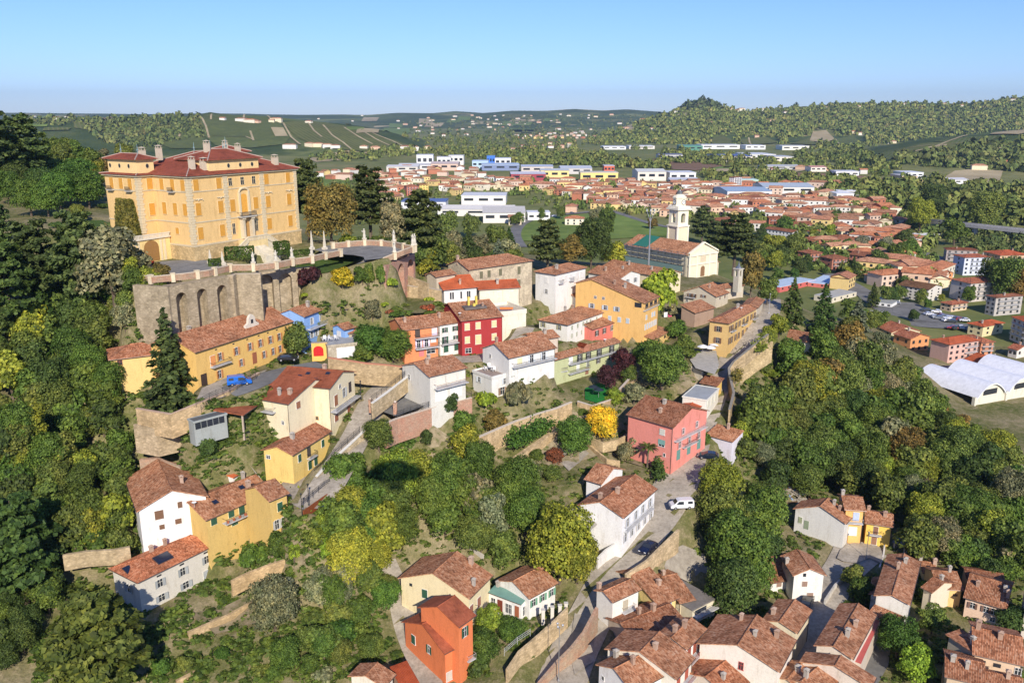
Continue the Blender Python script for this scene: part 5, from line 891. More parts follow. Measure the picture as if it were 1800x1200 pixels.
def carve_path(P, extra=1.2, fall=0.0, slope=1.3):
    X, Y = np.meshgrid(GX, GY); best = np.full(X.shape, 1e9); zz = np.zeros(X.shape); ww = np.zeros(X.shape)
    xs = [p[0] for p in P]; ys = [p[1] for p in P]; k = (X > min(xs)-25)&(X < max(xs)+25)&(Y > min(ys)-25)&(Y < max(ys)+25)
    x, y = X[k], Y[k]; bd = np.full(x.shape, 1e9); bz = np.zeros(x.shape); bw = np.zeros(x.shape)
    for px, py, pz, w in P:
        d = np.hypot(x-px, y-py); m = d < bd; bd[m] = d[m]; bz[m] = pz; bw[m] = w
    e = np.maximum(bd-bw/2-extra, 0); v = ZG[k]; v = np.minimum(v, bz-.12+e*slope); v = np.maximum(v, bz-.12-np.maximum(e-.5,0)*4); ZG[k] = v
def inpoly(x, y, P):
    c = np.zeros(x.shape, bool); n = len(P)
    for i in range(n):
        (x1,y1), (x2,y2) = P[i], P[(i+1)%n]; k = (y1 > y) != (y2 > y); xx = (x2-x1)*(y-y1)/((y2-y1) if y2 != y1 else 1e-9)+x1; c ^= k&(x < xx)
    return c
def segdist(x, y, P):
    d = np.full(x.shape, 1e9)
    for (x1,y1), (x2,y2) in zip(P, P[1:]+P[:1]):
        dx, dy = x2-x1, y2-y1; t = np.clip(((x-x1)*dx+(y-y1)*dy)/(dx*dx+dy*dy+1e-9), 0, 1); d = np.minimum(d, np.hypot(x-x1-t*dx, y-y1-t*dy))
    return d
def carve_poly(P, z, fall=1.5, slope=1.4):
    X, Y = np.meshgrid(GX, GY); xs = [p[0] for p in P]; ys = [p[1] for p in P]; k = (X > min(xs)-25)&(X < max(xs)+25)&(Y > min(ys)-25)&(Y < max(ys)+25)
    x, y = X[k], Y[k]; d = np.where(inpoly(x, y, P), 0, segdist(x, y, P)); e = np.maximum(d-fall, 0); v = ZG[k]; v = np.minimum(v, z-.12+e*slope); v = np.maximum(v, z-.12-e*4); ZG[k] = v
FP = []
for nm, mt, zo, pts, z in FLATS:
    W_ = [tuple(un(*zp(zo, p), zadj(z)*K).xy) for p in pts]; FP.append((nm, mt, W_, zadj(z)*K))
for f in sorted(FP, key=lambda f: -f[3]): carve_poly(f[2], f[3])
q = HS[-2] if False else None
PFOOT = [tuple(PP(x, y).xy) for x, y in ((PXL-2,-6),(PW+3,-6),(PW+3,PY2),(PXL-2,PY2))]; carve_poly(PFOOT, PZ, 2)
for s in STREETS: carve_path(s[2])
for q in sorted(HS, key=lambda q: q[6]):         # the ground comes up to every house
    X, Y = np.meshgrid(GX, GY); cx, cy, ux, uy, hx, hy, z = q; k = (abs(X-cx) < hx+hy+10)&(abs(Y-cy) < hx+hy+10)
    a = (X[k]-cx)*ux+(Y[k]-cy)*uy; b = -(X[k]-cx)*uy+(Y[k]-cy)*ux; d = np.hypot(np.maximum(abs(a)-hx+.8, 0), np.maximum(abs(b)-hy+.8, 0)); ZG[k] = np.maximum(ZG[k], z-1.5-d*9)
def terrain():
    ny, nx = ZG.shape; X, Y = np.meshgrid(GX, GY); v = np.stack([X.ravel(), Y.ravel(), ZG.ravel()], 1)
    j, i = np.meshgrid(np.arange(ny-1), np.arange(nx-1), indexing='ij'); a = (j*nx+i).ravel()
    f = np.stack([a, a+1, a+nx+1, a+nx], 1)
    me = bpy.data.meshes.new('ground'); me.from_pydata(v.tolist(), [], f.tolist())
    for m in (M_GND, M_VAL, M_FARG): me.materials.append(m)
    cx = (X[:-1,:-1]).ravel(); cy = Y[:-1,:-1].ravel(); cz = ZG[:-1,:-1].ravel()
    mi = np.where(cy < 340, 0, 1); mi[(cx < -50)&(cy < 560)] = 0; mi[(cy > 1500)&(cz > 1.5)] = 2; mi[(cy < 565)&(cz > 2)] = 0
    me.polygons.foreach_set('material_index', mi.astype(np.int32)); me.polygons.foreach_set('use_smooth', [True]*len(me.polygons))
    o = link('ground', me); tag(o, kind='structure')
terrain()
def ribbon(name, P, mat, dz=.06, kerb=False, kind='structure'):
    m = MB(); n = len(P); L = []
    for i in range(n):
        a = Vector(P[max(0,i-1)][:2]); b = Vector(P[min(n-1,i+1)][:2]); t = (b-a).normalized(); s = Vector((-t.y, t.x)); c = Vector(P[i][:2]); w = P[i][3]/2
        L.append([(c.x+s.x*w*q, c.y+s.y*w*q, P[i][2]+dz-.05*abs(q)) for q in (-1,-.5,0,.5,1)])
    for r0, r1 in zip(L, L[1:]):
        for k in range(4): m.face([r0[k+1], r0[k], r1[k], r1[k+1]])
    return tag(m.build(name, mat), kind=kind)
for i, s in enumerate(STREETS): ribbon(s[0], s[2], s[1], .05+.006*i)
def flat(name, mat, W_, z, dz=.09, kind='structure'):
    from mathutils.geometry import tessellate_polygon
    vs = [Vector((x,y,z+dz)) for x, y in W_]; T = tessellate_polygon([vs]); me = bpy.data.meshes.new(name); fs = []
    for t in T:
        a, b, c = (vs[i] for i in t); fs.append(t if (b-a).cross(c-a).z > 0 else t[::-1])
    me.from_pydata(vs, [], fs); me.materials.append(mat); o = link(name, me, col=(.42,.39,.33)); return tag(o, kind=kind)
for i, (nm, mt, W_, z) in enumerate(FP): flat(nm, mt, W_, z, .09+.004*i)
def drape(name, mat, W_, dz=.4, step=None, kind='structure', **k):
    xs = [p[0] for p in W_]; ys = [p[1] for p in W_]; st = step or max(4, (max(ys)-min(ys)+max(xs)-min(xs))/60)
    from mathutils.geometry import delaunay_2d_cdt
    n = len(W_); pts = []
    for (x1,y1), (x2,y2) in zip(W_, W_[1:]+W_[:1]):
        m = max(1, int(math.hypot(x2-x1,y2-y1)/st))
        for i in range(m): pts.append((x1+(x2-x1)*i/m, y1+(y2-y1)*i/m))
    nb = len(pts); gx, gy = np.meshgrid(np.arange(min(xs), max(xs), st), np.arange(min(ys), max(ys), st)); gx = gx.ravel(); gy = gy.ravel(); ok = inpoly(gx, gy, W_)&(segdist(gx, gy, W_) > st*.4)
    pts += list(zip(gx[ok], gy[ok])); r = delaunay_2d_cdt([Vector(p) for p in pts], [(i,(i+1)%nb) for i in range(nb)], [], 1, 1e-3)
    vs = [(v.x, v.y, gz(v.x, v.y)+dz) for v in r[0]]; fs = []
    for f in r[2]:
        if len(f) < 3: continue
        a, b, c = (Vector(vs[i][:2]) for i in f[:3]); fs.append(tuple(f) if (b-a).cross(c-a) > 0 else tuple(f)[::-1])
    me = bpy.data.meshes.new(name); me.from_pydata(vs, [], fs); me.materials.append(mat); me.polygons.foreach_set('use_smooth', [True]*len(fs)); o = link(name, me); return tag(o, kind=kind)
def field(name, mat, zo, pts, dz=.5, z=None):
    W_ = []
    for p in pts: q = zp(zo, p); v = un(q[0], q[1], z) if z is not None else hit(*q); W_.append((v.x, v.y))
    try: return drape(name, mat, W_, dz)
    except Exception as e: print('field', name, e)
# valley meadows and fields
field('meadow', M_FIELD, 'U', [(262,790),(330,700),(440,650),(600,632),(850,612),(1010,600),(1150,640),(1300,700),(1470,730),(1480,790),(1250,800),(1000,815),(940,860),(700,850),(420,830),(290,830)], .5, 0)
field('ploughed_field', M_PLOW, 'R', [(-300,235),(0,255),(200,275),(480,285),(400,320),(150,362),(-100,350),(-350,290)], 1.0, 0)
field('ploughed_field', M_PLOW, 'R', [(960,388),(1300,385),(1640,400),(2000,430),(2300,470),(1700,490),(1500,480),(1400,455),(1000,405)], 1.0, 0)
field('stubble_field', M_STRAW, 'R', [(170,365),(400,345),(900,345),(1300,360),(1200,380),(600,372),(160,385)], 1.2, 0)
field('stubble_field', M_STRAW, 'S', [(920,75),(1050,20),(1200,12),(1440,22),(1410,108),(1080,105)], 1.2, 0)
field('stubble_field', M_STRAW, 'S', [(1100,118),(1400,118),(1410,145),(1250,150),(1100,140)], 1.2, 0)
field('stubble_field', M_STRAW, 'S', [(100,95),(260,100),(250,125),(90,120)], 1.3, 0)
field('green_field', M_FIELD, 'U', [(560,205),(740,180),(890,200),(880,225),(600,225)], 1.0, 0)
field('green_field', M_FIELD, 'T', [(100,330),(400,320),(560,400),(480,470),(250,430),(110,400)], .8, 0)
field('brown_field', M_STRAW, 'T', [(190,180),(300,150),(560,150),(440,190),(250,205)], 1.0, 0)
field('sports_pitch', M_GRASS, 'S', [(590,745),(640,715),(760,720),(1030,775),(1030,810),(840,800),(640,765)], .5, 0)
# vineyards on the far hills (left ridge, middle, right)
for i, pts in enumerate([[(498,217),(545,214),(600,222),(655,236),(700,250),(730,262),(700,270),(640,268),(570,262),(520,243)],
   [(350,206),(420,206),(468,208),(492,218),(512,240),(500,256),(440,262),(380,258),(355,238)],
   [(262,222),(330,220),(352,240),(372,262),(300,262),(262,246)],[(130,216),(200,214),(250,224),(250,238),(190,236),(130,226)],[(10,206),(100,206),(120,214),(60,214)]]):
    field('vineyard', (M_VINE2, M_VINE, M_VINE)[i%3], 'X', pts, 2.0)
for pts in [[(1250,246),(1268,240),(1285,246),(1290,256),(1252,256)],[(1300,247),(1345,242),(1370,252),(1310,257)],[(1385,254),(1425,243),(1440,256)],[(1466,247),(1500,240),(1520,254),(1468,256)],[(1330,187),(1380,186),(1420,192),(1360,196)],[(1500,192),(1560,188),(1570,196),(1510,199)]]:
    field('vineyard', random.choice((M_VINE, M_VINE2)), 'X', pts, 3.0)
for pts in [[(1425,250),(1430,234),(1452,230),(1468,246),(1450,252)],[(1405,222),(1425,221),(1440,230),(1420,228)],[(1093,231),(1100,221),(1112,222),(1115,231)],[(476,226),(498,227),(506,242),(484,242)],[(1180,205),(1210,196),(1230,190),(1235,194),(1200,206)]]:
    field('bare_slope', M_STRAW, 'X', pts, 3.2)
for pts in [[(1560,272),(1620,255),(1690,250),(1700,262),(1640,275),(1580,282)],[(1640,250),(1700,243),(1760,240),(1740,250),(1680,254)],[(1510,284),(1560,268),(1590,270),(1560,288)]]:
    field('vineyard', random.choice((M_VINE, M_VINE2)), 'X', pts, 2.5)
for pts in [[(1740,238),(1800,228),(1830,232),(1790,238)],[(1735,260),(1800,252),(1830,258),(1760,264)],[(1625,262),(1665,256),(1660,262),(1630,268)]]: field('bare_slope', M_STRAW, 'X', pts, 2.8)
random.seed(17); MP = [M_VINE, M_VINE2, M_FIELD, M_STRAW, M_VINE2, M_FIELD]
for i in range(70):
    a, b = (random.uniform(620,1180), random.uniform(204,236)) if i < 36 else (random.uniform(1180,1800), random.uniform(190,240)) if i < 52 else (random.uniform(0,300), random.uniform(207,232)) if i < 60 else (random.uniform(800,1500), random.uniform(284,312))
    w, h, k = random.uniform(10,30), random.uniform(1.5,4.5), random.uniform(-.6,.6)*6
    if crest(S_RGT if a > 1000 else S_FAR, a) > b-h-3: continue
    field('farmed_patch', random.choice(MP), 'X', [(a-w,b+h),(a-w*.8+k,b-h),(a+w+k,b-h*.8),(a+w*.8,b+h*.9)], 3.0 if b < 260 else .9)
# pale tracks between the vines
def track(pts, w=3, dz=3.0, mat=None, name='farm_track'):
    P = []
    for p in pts: v = hit(*p); P.append((v.x, v.y, v.z, w))
    P = resample(P, 14); P = [(x, y, gz(x, y)+dz, w) for x, y, z, w in P]; ribbon(name, P, mat or M_STRAW, 0)
for pts in [[(498,218),(512,243),(528,256)],[(540,216),(552,232),(566,243)],[(568,222),(584,240),(604,253),(620,266)],[(605,226),(630,242),(655,256)],[(632,230),(660,246),(685,258)],[(655,236),(690,250),(715,262)],[(352,206),(362,224),(368,246)],[(372,241),(432,243),(445,248)],[(440,233),(446,250)],[(430,203),(428,214)],[(272,232),(274,246)],[(318,231),(315,243)],[(470,205),(478,214)],[(372,203),(371,212)]]: track(pts, 5, 3.2)
for pts in [[(1440,246),(1447,256)],[(1468,246),(1476,255)],[(1430,232),(1424,250)],[(1316,244),(1320,256)],[(1700,240),(1640,262),(1570,278)],[(1560,268),(1600,262),(1660,256),(1700,254)]]: track(pts, 5, 3.5)
# valley roads
VR = [path('U', p) for p in ([(290,880,0,9),(262,840,0,9),(240,790,0,9),(250,740,0,9),(300,690,0,8),(380,655,0,8),(520,632,0,7),(700,612,0,7),(850,598,0,7)],[(1010,590,0,6),(1100,620,0,6),(1250,670,0,6),(1380,705,0,6),(1470,720,0,6)],[(1600,735,0,6),(1700,765,0,6),(1800,780,0,6)])]
for P in VR: ribbon('valley_road', P, M_ASP, .62)
for P in (path('Q', [(560,150,0,9),(760,250,0,9),(960,400,0,10),(1080,465,0,10),(1250,478,0,10),(1420,480,0,10),(1560,520,0,9)]), path('Q', [(960,420,0,9),(940,500,0,8),(960,560,0,7)]), path('S', [(560,640,0,8),(700,660,0,8),(860,680,0,8),(980,760,0,8)]), path('S',[(0,590,0,6),(300,560,0,6),(560,640,0,6)])): ribbon('town_road', P, M_ASP, .42)
flat('car_park', M_ASP, [tuple(un(*zp('Q', p), 0).xy) for p in [(960,330),(1100,335),(1250,395),(1440,430),(1440,455),(1250,460),(1100,450),(970,400)]], 0, .5)
# ---------------------------------------------------------------- walls, balustrades, terraces
def wline(zo, pts, z): return [un(*zp(zo, p), zadj(z if not isinstance(z, (list,tuple)) else z[i])*K) for i, p in enumerate(pts)]
def wall(name, label, zo, pts, z, hgt, th=.5, mat=None, col=(1,1,1), cope=None, cat='wall', group=None):
    """a wall whose top runs through the picture points at height z"""
    P = wline(zo, pts, z) if zo else pts; m = MB(); S = []
    for i, p in enumerate(P):
        a = P[max(0,i-1)]; b = P[min(len(P)-1,i+1)]; t = (b-a).xy.normalized(); S.append(Vector((-t.y, t.x, 0)))
    o = P[0].copy()
    for i in range(len(P)-1):
        a, b, sa, sb = P[i]-o, P[i+1]-o, S[i]*th/2, S[i+1]*th/2; q = [a-sa, b-sb, b+sb, a+sa]; lo = [Vector((v.x,v.y,v.z-hgt)) for v in q]
        L = (b-a).length; m.face(q, 0); m.face([lo[0],lo[1],q[1],q[0]]); m.face([lo[2],lo[3],q[3],q[2]])
        if i == 0: m.face([lo[3],lo[0],q[0],q[3]])
        if i == len(P)-2: m.face([lo[1],lo[2],q[2],q[1]])
    root = m.build(name, mat or M_STONE, None, col, o); tag(root, label, cat, group)
    if cope:
        m = MB()
        for i in range(len(P)-1):
            a, b, sa, sb = P[i]-o, P[i+1]-o, S[i]*(th/2+.1), S[i+1]*(th/2+.1); m.slab([(v.x,v.y,v.z+.16) for v in (a-sa, b-sb, b+sb, a+sa)], .16)
        m.build('coping', M_PL, root, cope)
    return root, P
def fence(name, label, P, h=1.1, col=(.05,.055,.06), gap=1.6, bars=3, cat='railing', group=None):
    o = P[0]; m = MB(); root = None
    P2 = resample([(p.x,p.y,p.z,0) for p in P], gap)
    for a, b in zip(P2, P2[1:]):
        a, b = Vector(a[:3])-o, Vector(b[:3])-o
        for k in range(1, bars+1): m.tube(a+Vector((0,0,h*k/bars)), b+Vector((0,0,h*k/bars)), .035, n=4, cap=False)
        for k in range(1, 5): c = a.lerp(b, k/5); m.tube(c+Vector((0,0,.1)), c+Vector((0,0,h)), .018, n=3, cap=False)
    root = m.build(name, M_METAL, None, col, o); tag(root, label, cat, group); m = MB(); m.tube((0,0,-.3),(0,0,h+.08),.05,n=5); pm = m.mesh('post', [M_METAL])
    for a in P2: link('post', pm, root, Vector(a[:3])-o, (0,0,0), col)
    return root
def arcade(name, label, zo, A_, B_, z, zbot, n, wf=.62, depth=1.6, mat=None, col=(1,1,1), hf=.72, cat='wall'):
    A_, B_ = wline(zo, [A_, B_], z); U = (B_-A_); U.z = 0; L = U.length; rz = math.atan2(U.y, U.x); h = A_.z-zadj(zbot)*K; m = MB(); bw = L/n
    for i in range(n):
        x0, x1 = i*bw, (i+1)*bw; a, b = x0+bw*(1-wf)/2, x1-bw*(1-wf)/2; r = (b-a)/2; zs = -h+h*hf-r; c = (a+b)/2
        m.face([(x0,0,-h-7),(a,0,-h-7),(a,0,0),(x0,0,0)]); m.face([(b,0,-h-7),(x1,0,-h-7),(x1,0,0),(b,0,0)])
        k = 8; arc = [(c-r*math.cos(math.pi*j/k), zs+r*math.sin(math.pi*j/k)) for j in range(k+1)]
        for (p, u), (q, v) in zip(arc, arc[1:]): m.face([(p,0,u),(q,0,v),(q,0,0),(p,0,0)]); m.face([(p,depth,u),(q,depth,v),(q,0,v),(p,0,u)])
        m.face([(a,0,-h-7),(a,depth,-h-7),(a,depth,zs),(a,0,zs)]); m.face([(b,depth,-h-7),(b,0,-h-7),(b,0,zs),(b,depth,zs)])
        m.face([(a,depth,-h-7),(b,depth,-h-7),(b,depth,zs+r),(a,depth,zs+r)])
    m.face([(0,0,0),(L,0,0),(L,depth+.3,0),(0,depth+.3,0)]); m.face([(0,depth+.3,-h-7),(0,0,-h-7),(0,0,0),(0,depth+.3,0)]); m.face([(L,0,-h-7),(L,depth+.3,-h-7),(L,depth+.3,0),(L,0,0)])
    o = m.build(name, mat or M_STONE, None, col, A_, (0,0,rz)); tag(o, label, cat); return o
def balustrade(label, zo, pts, z, every=5.5, statues=(), col=(.62,.34,.25), grp=None):
    P = wline(zo, pts, z); Q = resample([(p.x,p.y,p.z,0) for p in P], .5); L = [0]
    for a, b in zip(Q, Q[1:]): L.append(L[-1]+(Vector(b[:3])-Vector(a[:3])).length)
    root, _ = wall('balustrade', label, None, P, 0, 1.35, .3, M_BRICK, (1.05,.98,.92), (.60,.50,.38), 'balustrade', grp); o = P[0]; n = max(1, round(L[-1]/every)); m = MB(); m.box(-.42,-.42,-1.6,.42,.42,.3); m.box(-.52,-.52,.3,.52,.52,.45); pm = m.mesh('pillar', [M_PL]); out = []
    for i in range(n+1):
        k = min(range(len(L)), key=lambda k: abs(L[k]-L[-1]*i/n)); a = Q[min(k, len(Q)-2)]; b = Q[min(k, len(Q)-2)+1]; q = Vector(Q[k][:3]); link('pillar', pm, root, q-o, (0,0,math.atan2(b[1]-a[1], b[0]-a[0])), (.70,.60,.42)); out.append(q+Vector((0,0,.45)))
    return out
def statue(p, label, rz=0, s=1.0):
    m = MB(); m.box(-.4,-.4,0,.4,.4,.35); m.lathe([(.34,.35),(.36,.9),(.26,1.35),(.30,1.75),(.36,2.0),(.14,2.15),(.12,2.25)],8)
    m.lathe([(.10,2.2),(.17,2.32),(.18,2.45),(.10,2.58),(0,2.62)],8); a = random.choice((.5,.9)); m.tube((-.32,0,1.95),(-.5,-.15,1.5),.10,.08); m.tube((-.5,-.15,1.5),(-.2,-.35,1.3),.08,.06); m.tube((.32,0,1.95),(.55,-.1,1.7+a*.3),.10,.08); m.tube((.55,-.1,1.7+a*.3),(.4,-.3,1.9+a*.5),.08,.05)
    o = m.build('statue', M_PL, None, (.60,.56,.47), p, (0,0,rz)); o.scale = (s,s,s); tag(o, label, 'statue', 'stone statues on the palace balustrade')
def obelisk(p, label, h=3.6):
    m = MB(); m.box(-.55,-.55,0,.55,.55,.7); m.lathe([(.55,.7),(.42,.85),(.10,h),(0,h+.3)],4,ph=math.pi/4); o = m.build('obelisk', M_PL, None, (.66,.60,.48), p, (0,0,PRZ)); tag(o, label, 'obelisk', 'stone obelisks on the palace terrace')
# palace terrace: the great retaining wall with arches, brick balustrade and statues
arcade('arched_wall', 'old stone retaining wall with three tall dark arches below the palace forecourt', 'D', (590,215), (1020,140), 49.6, 42.0, 3, .50, 2.2, hf=.78)
wall('retaining_wall','weathered stone end of the terrace wall left of the dark arches','D',[(345,200),(590,215)],49.6,14,1.2)
wall('retaining_wall','plain stone buttressed wall between the two groups of arches','D',[(1020,140),(1060,128),(1235,125)],49.6,14,1.4,cope=(.5,.42,.3))
arcade('arched_wall', 'stone retaining wall with round topped niches holding clipped olive trees', 'C', (0,438), (440,400), 48.6, 42.6, 3, .70, 1.6, hf=.86)
b1 = balustrade('brick and stone balustrade along the gravel forecourt of the palace', 'A', [(400,1165),(520,1185),(780,1160),(960,1135),(1130,1095)], 51.0)
b2 = balustrade('brick and stone balustrade with statues below the palace staircase', 'A', [(1130,1095),(1350,1090),(1490,1075),(1640,1045),(1770,1030)], 51.0, 4.8)
b3 = balustrade('pale stone balustrade from the obelisks to the grass ramp', 'C', [(435,315),(540,290),(660,268)], 50.9)
b4 = balustrade('curved brick balustrade round the gravel terrace of the palace', 'C', [(690,440),(850,380),(1000,325),(1150,265),(1225,240)], [46.5,48.2,49.6,50.8,51.0], 7)
b5 = balustrade('low balustrade with hedge panels behind the gravel terrace', 'C', [(600,215),(690,205),(790,195),(890,190),(995,195),(1090,205),(1165,225),(1240,235)], 50.8, 5)
for i, (q, l) in enumerate(zip(b2[1:5], ('first','second','third','fourth'))): statue(q, l+' stone statue from the left on the balustrade below the palace stairs', PRZ)
for q, l in zip([b5[2], b5[4], b5[6], b5[-1], b4[-2], b4[-1]], ('behind the gravel terrace near the big red brown tree','at the middle of the hedge balustrade behind the terrace','at the far right bend of the hedge balustrade','at the outer corner of the round terrace','on the brick parapet just before the terrace corner','at the very tip of the curved brick parapet')): statue(q, 'stone statue '+l, random.uniform(0,6), 1.15)
for (zx, zy), l in (((438,262),'left obelisk of the pair beside the palace ramp'),((537,262),'right obelisk of the pair beside the palace ramp')): v = un(*zp('C',(zx,zy)), 48.1*K); obelisk(v, 'pointed stone '+l, 5)
for (zx, zy), l in (((978,1080),'left of the clipped hedge before the palace'),((1075,1095),'at the corner of the clipped hedge before the palace')): v = un(*zp('A',(zx,zy)), 48.5*K); obelisk(v, 'small stone obelisk '+l, 3.2)
wall('parapet','grass edged stone parapet climbing beside the palace ramp','C',[(470,505),(560,480),(700,425),(840,352)],[43.2,44.2,46.4,49.0],1.2,.5,M_STONE,(1.5,1.4,1.2))
arcade('arched_wall', 'curved brick wall with three arches holding up the round terrace', 'C', (1010,390), (1240,290), 48.4, 44.6, 3, .62, 1.6, M_BRICK, (1.2,1,1), hf=.72)
wall('retaining_wall','tall stone wall climbing from the brick arches to the white house','C',[(1100,440),(1200,470),(1345,525)],[43.5,42.8,41.5],6,.6,M_STONE,(1.25,1.15,1.0))
wall('retaining_wall','lower stone wall of the terrace garden behind the red row houses','C',[(1080,520),(1200,545),(1340,560),(1450,580)],[40.5,40.3,40,39.6],5,.6,M_STONE,(1.25,1.15,1.0),cope=(.45,.38,.3))
# garden terrace beside the palace: arched orangery front and balustrade
gA, gB = PP(-.3, 8.5, 0), PP(-23, 8.5, 0)
m = MB(); zt = 4.6*K
m.box(-24,0,-8,-.4,.6,zt); gw = m.build('garden_wall', M_PL, None, (.80,.60,.26), PP(0,8.5), (0,0,PRZ)); tag(gw, 'yellow terrace wall with a big arched glazed door beside the palace', 'wall')
link('arched_door', wmesh('arch',3.6,5.0), gw, (-6,-.05,2.6), (0,0,0), (.30,.16,.05)); link('door', wmesh('door',1.2,2.6), gw, (-13,-.02,1.4), (0,0,0), (.3,.16,.06))
m = MB()
for x in (-9.5,-10.5,-2.2,-3.2): m.box(x-.3,-.15,-4,x+.3,0,zt-.3)
m.build('pilaster', M_PL, gw, (.72,.60,.40)); m = MB(); m.box(-24,-.4,zt,-.4,.7,zt+.25); m.box(-24,-.3,zt+1.05,-.4,0,zt+1.25)
for i in range(60): x = -23.8+i*.39; m.box(x,-.25,zt+.25,x+.18,-.08,zt+1.05)
m.build('parapet', M_PL, gw, (.70,.64,.52))
bb = PP(-24,8.5); wall('balustrade','pale stone balustrade at the left end of the palace garden',None,[Vector((bb.x,bb.y,PZ+zt+1.2)),PP(-25.5,10.5,zt+1.2),PP(-26,13,zt+1.2)],0,2.5,.4,M_PL,(.68,.62,.5),cat='balustrade')
# hill side walls further down
wall('retaining_wall','rough stone wall under the garden of the big conifer','X',[(236,745),(275,752),(320,742),(380,720),(400,712)],[28.2,28,28,28.2,28.6],6,.6,M_STONE,(1.2,1.15,1.1))
wall('retaining_wall','garden wall in front of the long ochre building','X',[(240,718),(300,728),(340,712),(400,688),(455,655)],[30.8,31,31.6,32.2,32.4],5,.4,M_STONE,(1.4,1.25,1.05),cope=(.5,.36,.26))
fence('railing','thin iron railing above the yard of the parked blue van',wline('D',[(780,1050),(920,980),(1060,925),(1200,850)],32.6),1.1)
wall('retaining_wall','concrete block wall behind the small vivid orange roof','F',[(690,130),(800,85),(915,40)],[21,21.5,22],2.5,.4,M_CONC,(.42,.39,.33))
wall('retaining_wall','ruined pale brick wall behind the white gabled house','F',[(245,100),(360,90),(430,120),(520,150)],[22.5,22.5,22,21.5],4,.8,M_BRICK,(1.1,1.1,1.05))
wall('retaining_wall','long wall with a tiled coping along the upper hill road','C',[(560,1105),(700,1125),(860,1150),(1050,1165),(1195,1185)],[34,33.2,32.4,31.6,30.6],5,.7,M_STONE,(1.15,1.05,.9),cope=(.55,.24,.15))
wall('street_wall','white capped stone wall on the left of the hill road','E',[(545,950),(640,850),(740,760),(860,650),(900,600)],[20.6,21.6,22.6,24,25],5,.4,M_STONE,(1.35,1.35,1.3),cope=(.66,.64,.58))
fence('railing','iron railing along the outer edge of the hill road',wline('E',[(530,935),(620,850),(720,755),(850,640)],[20,21,22.2,23.6]),1.3)
wall('street_wall','stone wall and white coping above the garage court','E',[(935,435),(1040,360),(1130,290),(1230,215)],[28.6,29.2,29.8,30.6],3.5,.4,M_STONE,(1.3,1.25,1.15),cope=(.7,.68,.62))
fence('railing','iron railing on the wall above the garage court',wline('E',[(930,420),(1040,340),(1130,270),(1225,195)],[28.9,29.5,30.1,30.9]),1.1)
wall('garden_wall','brick faced wall below the garage court railing','J',[(340,470),(440,430),(600,380),(780,325),(1030,265)],[26.1,26,26,26,26],5.5,.4,M_BRICK,(1.25,1.05,1.0),cope=(.6,.5,.4))
fence('railing','iron railing round the garage court',wline('J',[(440,415),(600,365),(780,310),(1030,250)],26.3),1.2)
for x, y, l in ((235,370,'left'),(298,350,'middle'),(428,395,'right')):
    v = un(*zp('J',(x,y)), 25.8*K); m = MB(); m.box(-.4,-.4,-.3,.4,.4,2.4); m.box(-.5,-.5,2.4,.5,.5,2.55); o = m.build('gate_pillar', M_BRICK, None, (1.2,1.05,1), v); tag(o, l+' brick gate pillar of the garage court', 'pillar', 'gate pillars of the garage court'); m = MB(); m.lathe([(0,2.55),(.22,2.65),(.3,2.85),(.22,3.05),(0,3.12)],8); m.build('ball_finial', M_PL, o, (.6,.5,.42))
wall('retaining_wall','concrete terrace wall in the gardens below the garage court','J',[(400,660),(560,600),(720,545)],[19.8,19.8,19.8],3,.4,M_CONC,(.55,.52,.45))
wall('retaining_wall','long pale stone garden wall with pink stains above the central trees','J',[(1080,580),(1240,510),(1380,450),(1560,390),(1700,350),(1820,300)],[20.5,20.6,20.8,21,21.2,21.5],5.5,.5,M_STONE,(1.45,1.3,1.1),cope=(.6,.52,.42))
wall('retaining_wall','low stone bank beside the ivy hedge in the central gardens','J',[(1370,740),(1440,690),(1600,580),(1730,490)],[16.5,16.8,17.3,17.8],2.5,1.2,M_STONE,(1.5,1.35,1.15))
wall('retaining_wall','grey path wall above the central trees','J',[(560,770),(740,700),(900,640)],[17.5,17.6,17.7],3,.4,M_CONC,(.52,.5,.45))
wall('retaining_wall','steep pale wall beside the yellow autumn tree','K',[(300,880),(360,930),(430,985),(520,1000)],[15.5,15,14.6,14.4],3.5,.5,M_STONE,(1.4,1.25,1.05))
wall('retaining_wall','wall with pillars below the lawn of the pink house','K',[(320,835),(400,870),(500,850),(600,800)],[17,16.8,16.8,17],2.5,.4,M_STONE,(1.4,1.3,1.1))
wall('retaining_wall','stone terrace wall below the green artificial lawn','H',[(440,1225),(560,1260),(700,1215),(860,1040),(930,980)],[20.8,20.6,20.8,21.3,21.6],3,.4,M_STONE,(1.35,1.2,1.05),cope=(.58,.5,.42))
wall('retaining_wall','white garden wall under the cafe terrace with parasols','K',[(970,310),(1050,350),(1100,370)],[22.6,22.3,22.2],4,.4,M_PL,(.66,.60,.48))
# parapet on the outer side of the cobbled street
wall('street_parapet','dark topped parapet wall curving along the cobbled street','K',[(1290,640),(1320,520),(1290,400),(1285,350),(1320,300),(1400,235),(1480,170),(1560,110)],[18.6,20,21.6,22.6,24.2,26,27.3,28.5],4,.45,M_STONE,(1.2,1.1,.95),cope=(.24,.22,.19))
wall('retaining_wall','overgrown stone wall below the upper end of the street','K',[(1310,420),(1340,350),(1400,290),(1480,230),(1590,160)],[21.5,22.3,23.6,25,26.6],6,.6,M_STONE,(1.4,1.3,1.05))
wall('street_wall','pale wall on the right of the street near the parked cars','M',[(640,915),(790,815),(860,745),(1010,600)],[8.2,9.0,9.6,11],5,.5,M_STONE,(1.45,1.35,1.2))
wall('street_wall','garden wall at the foot of the large white house','M',[(440,800),(500,740),(590,680)],[8.5,9.2,10.0],4,.4,M_PL,(.66,.64,.60))
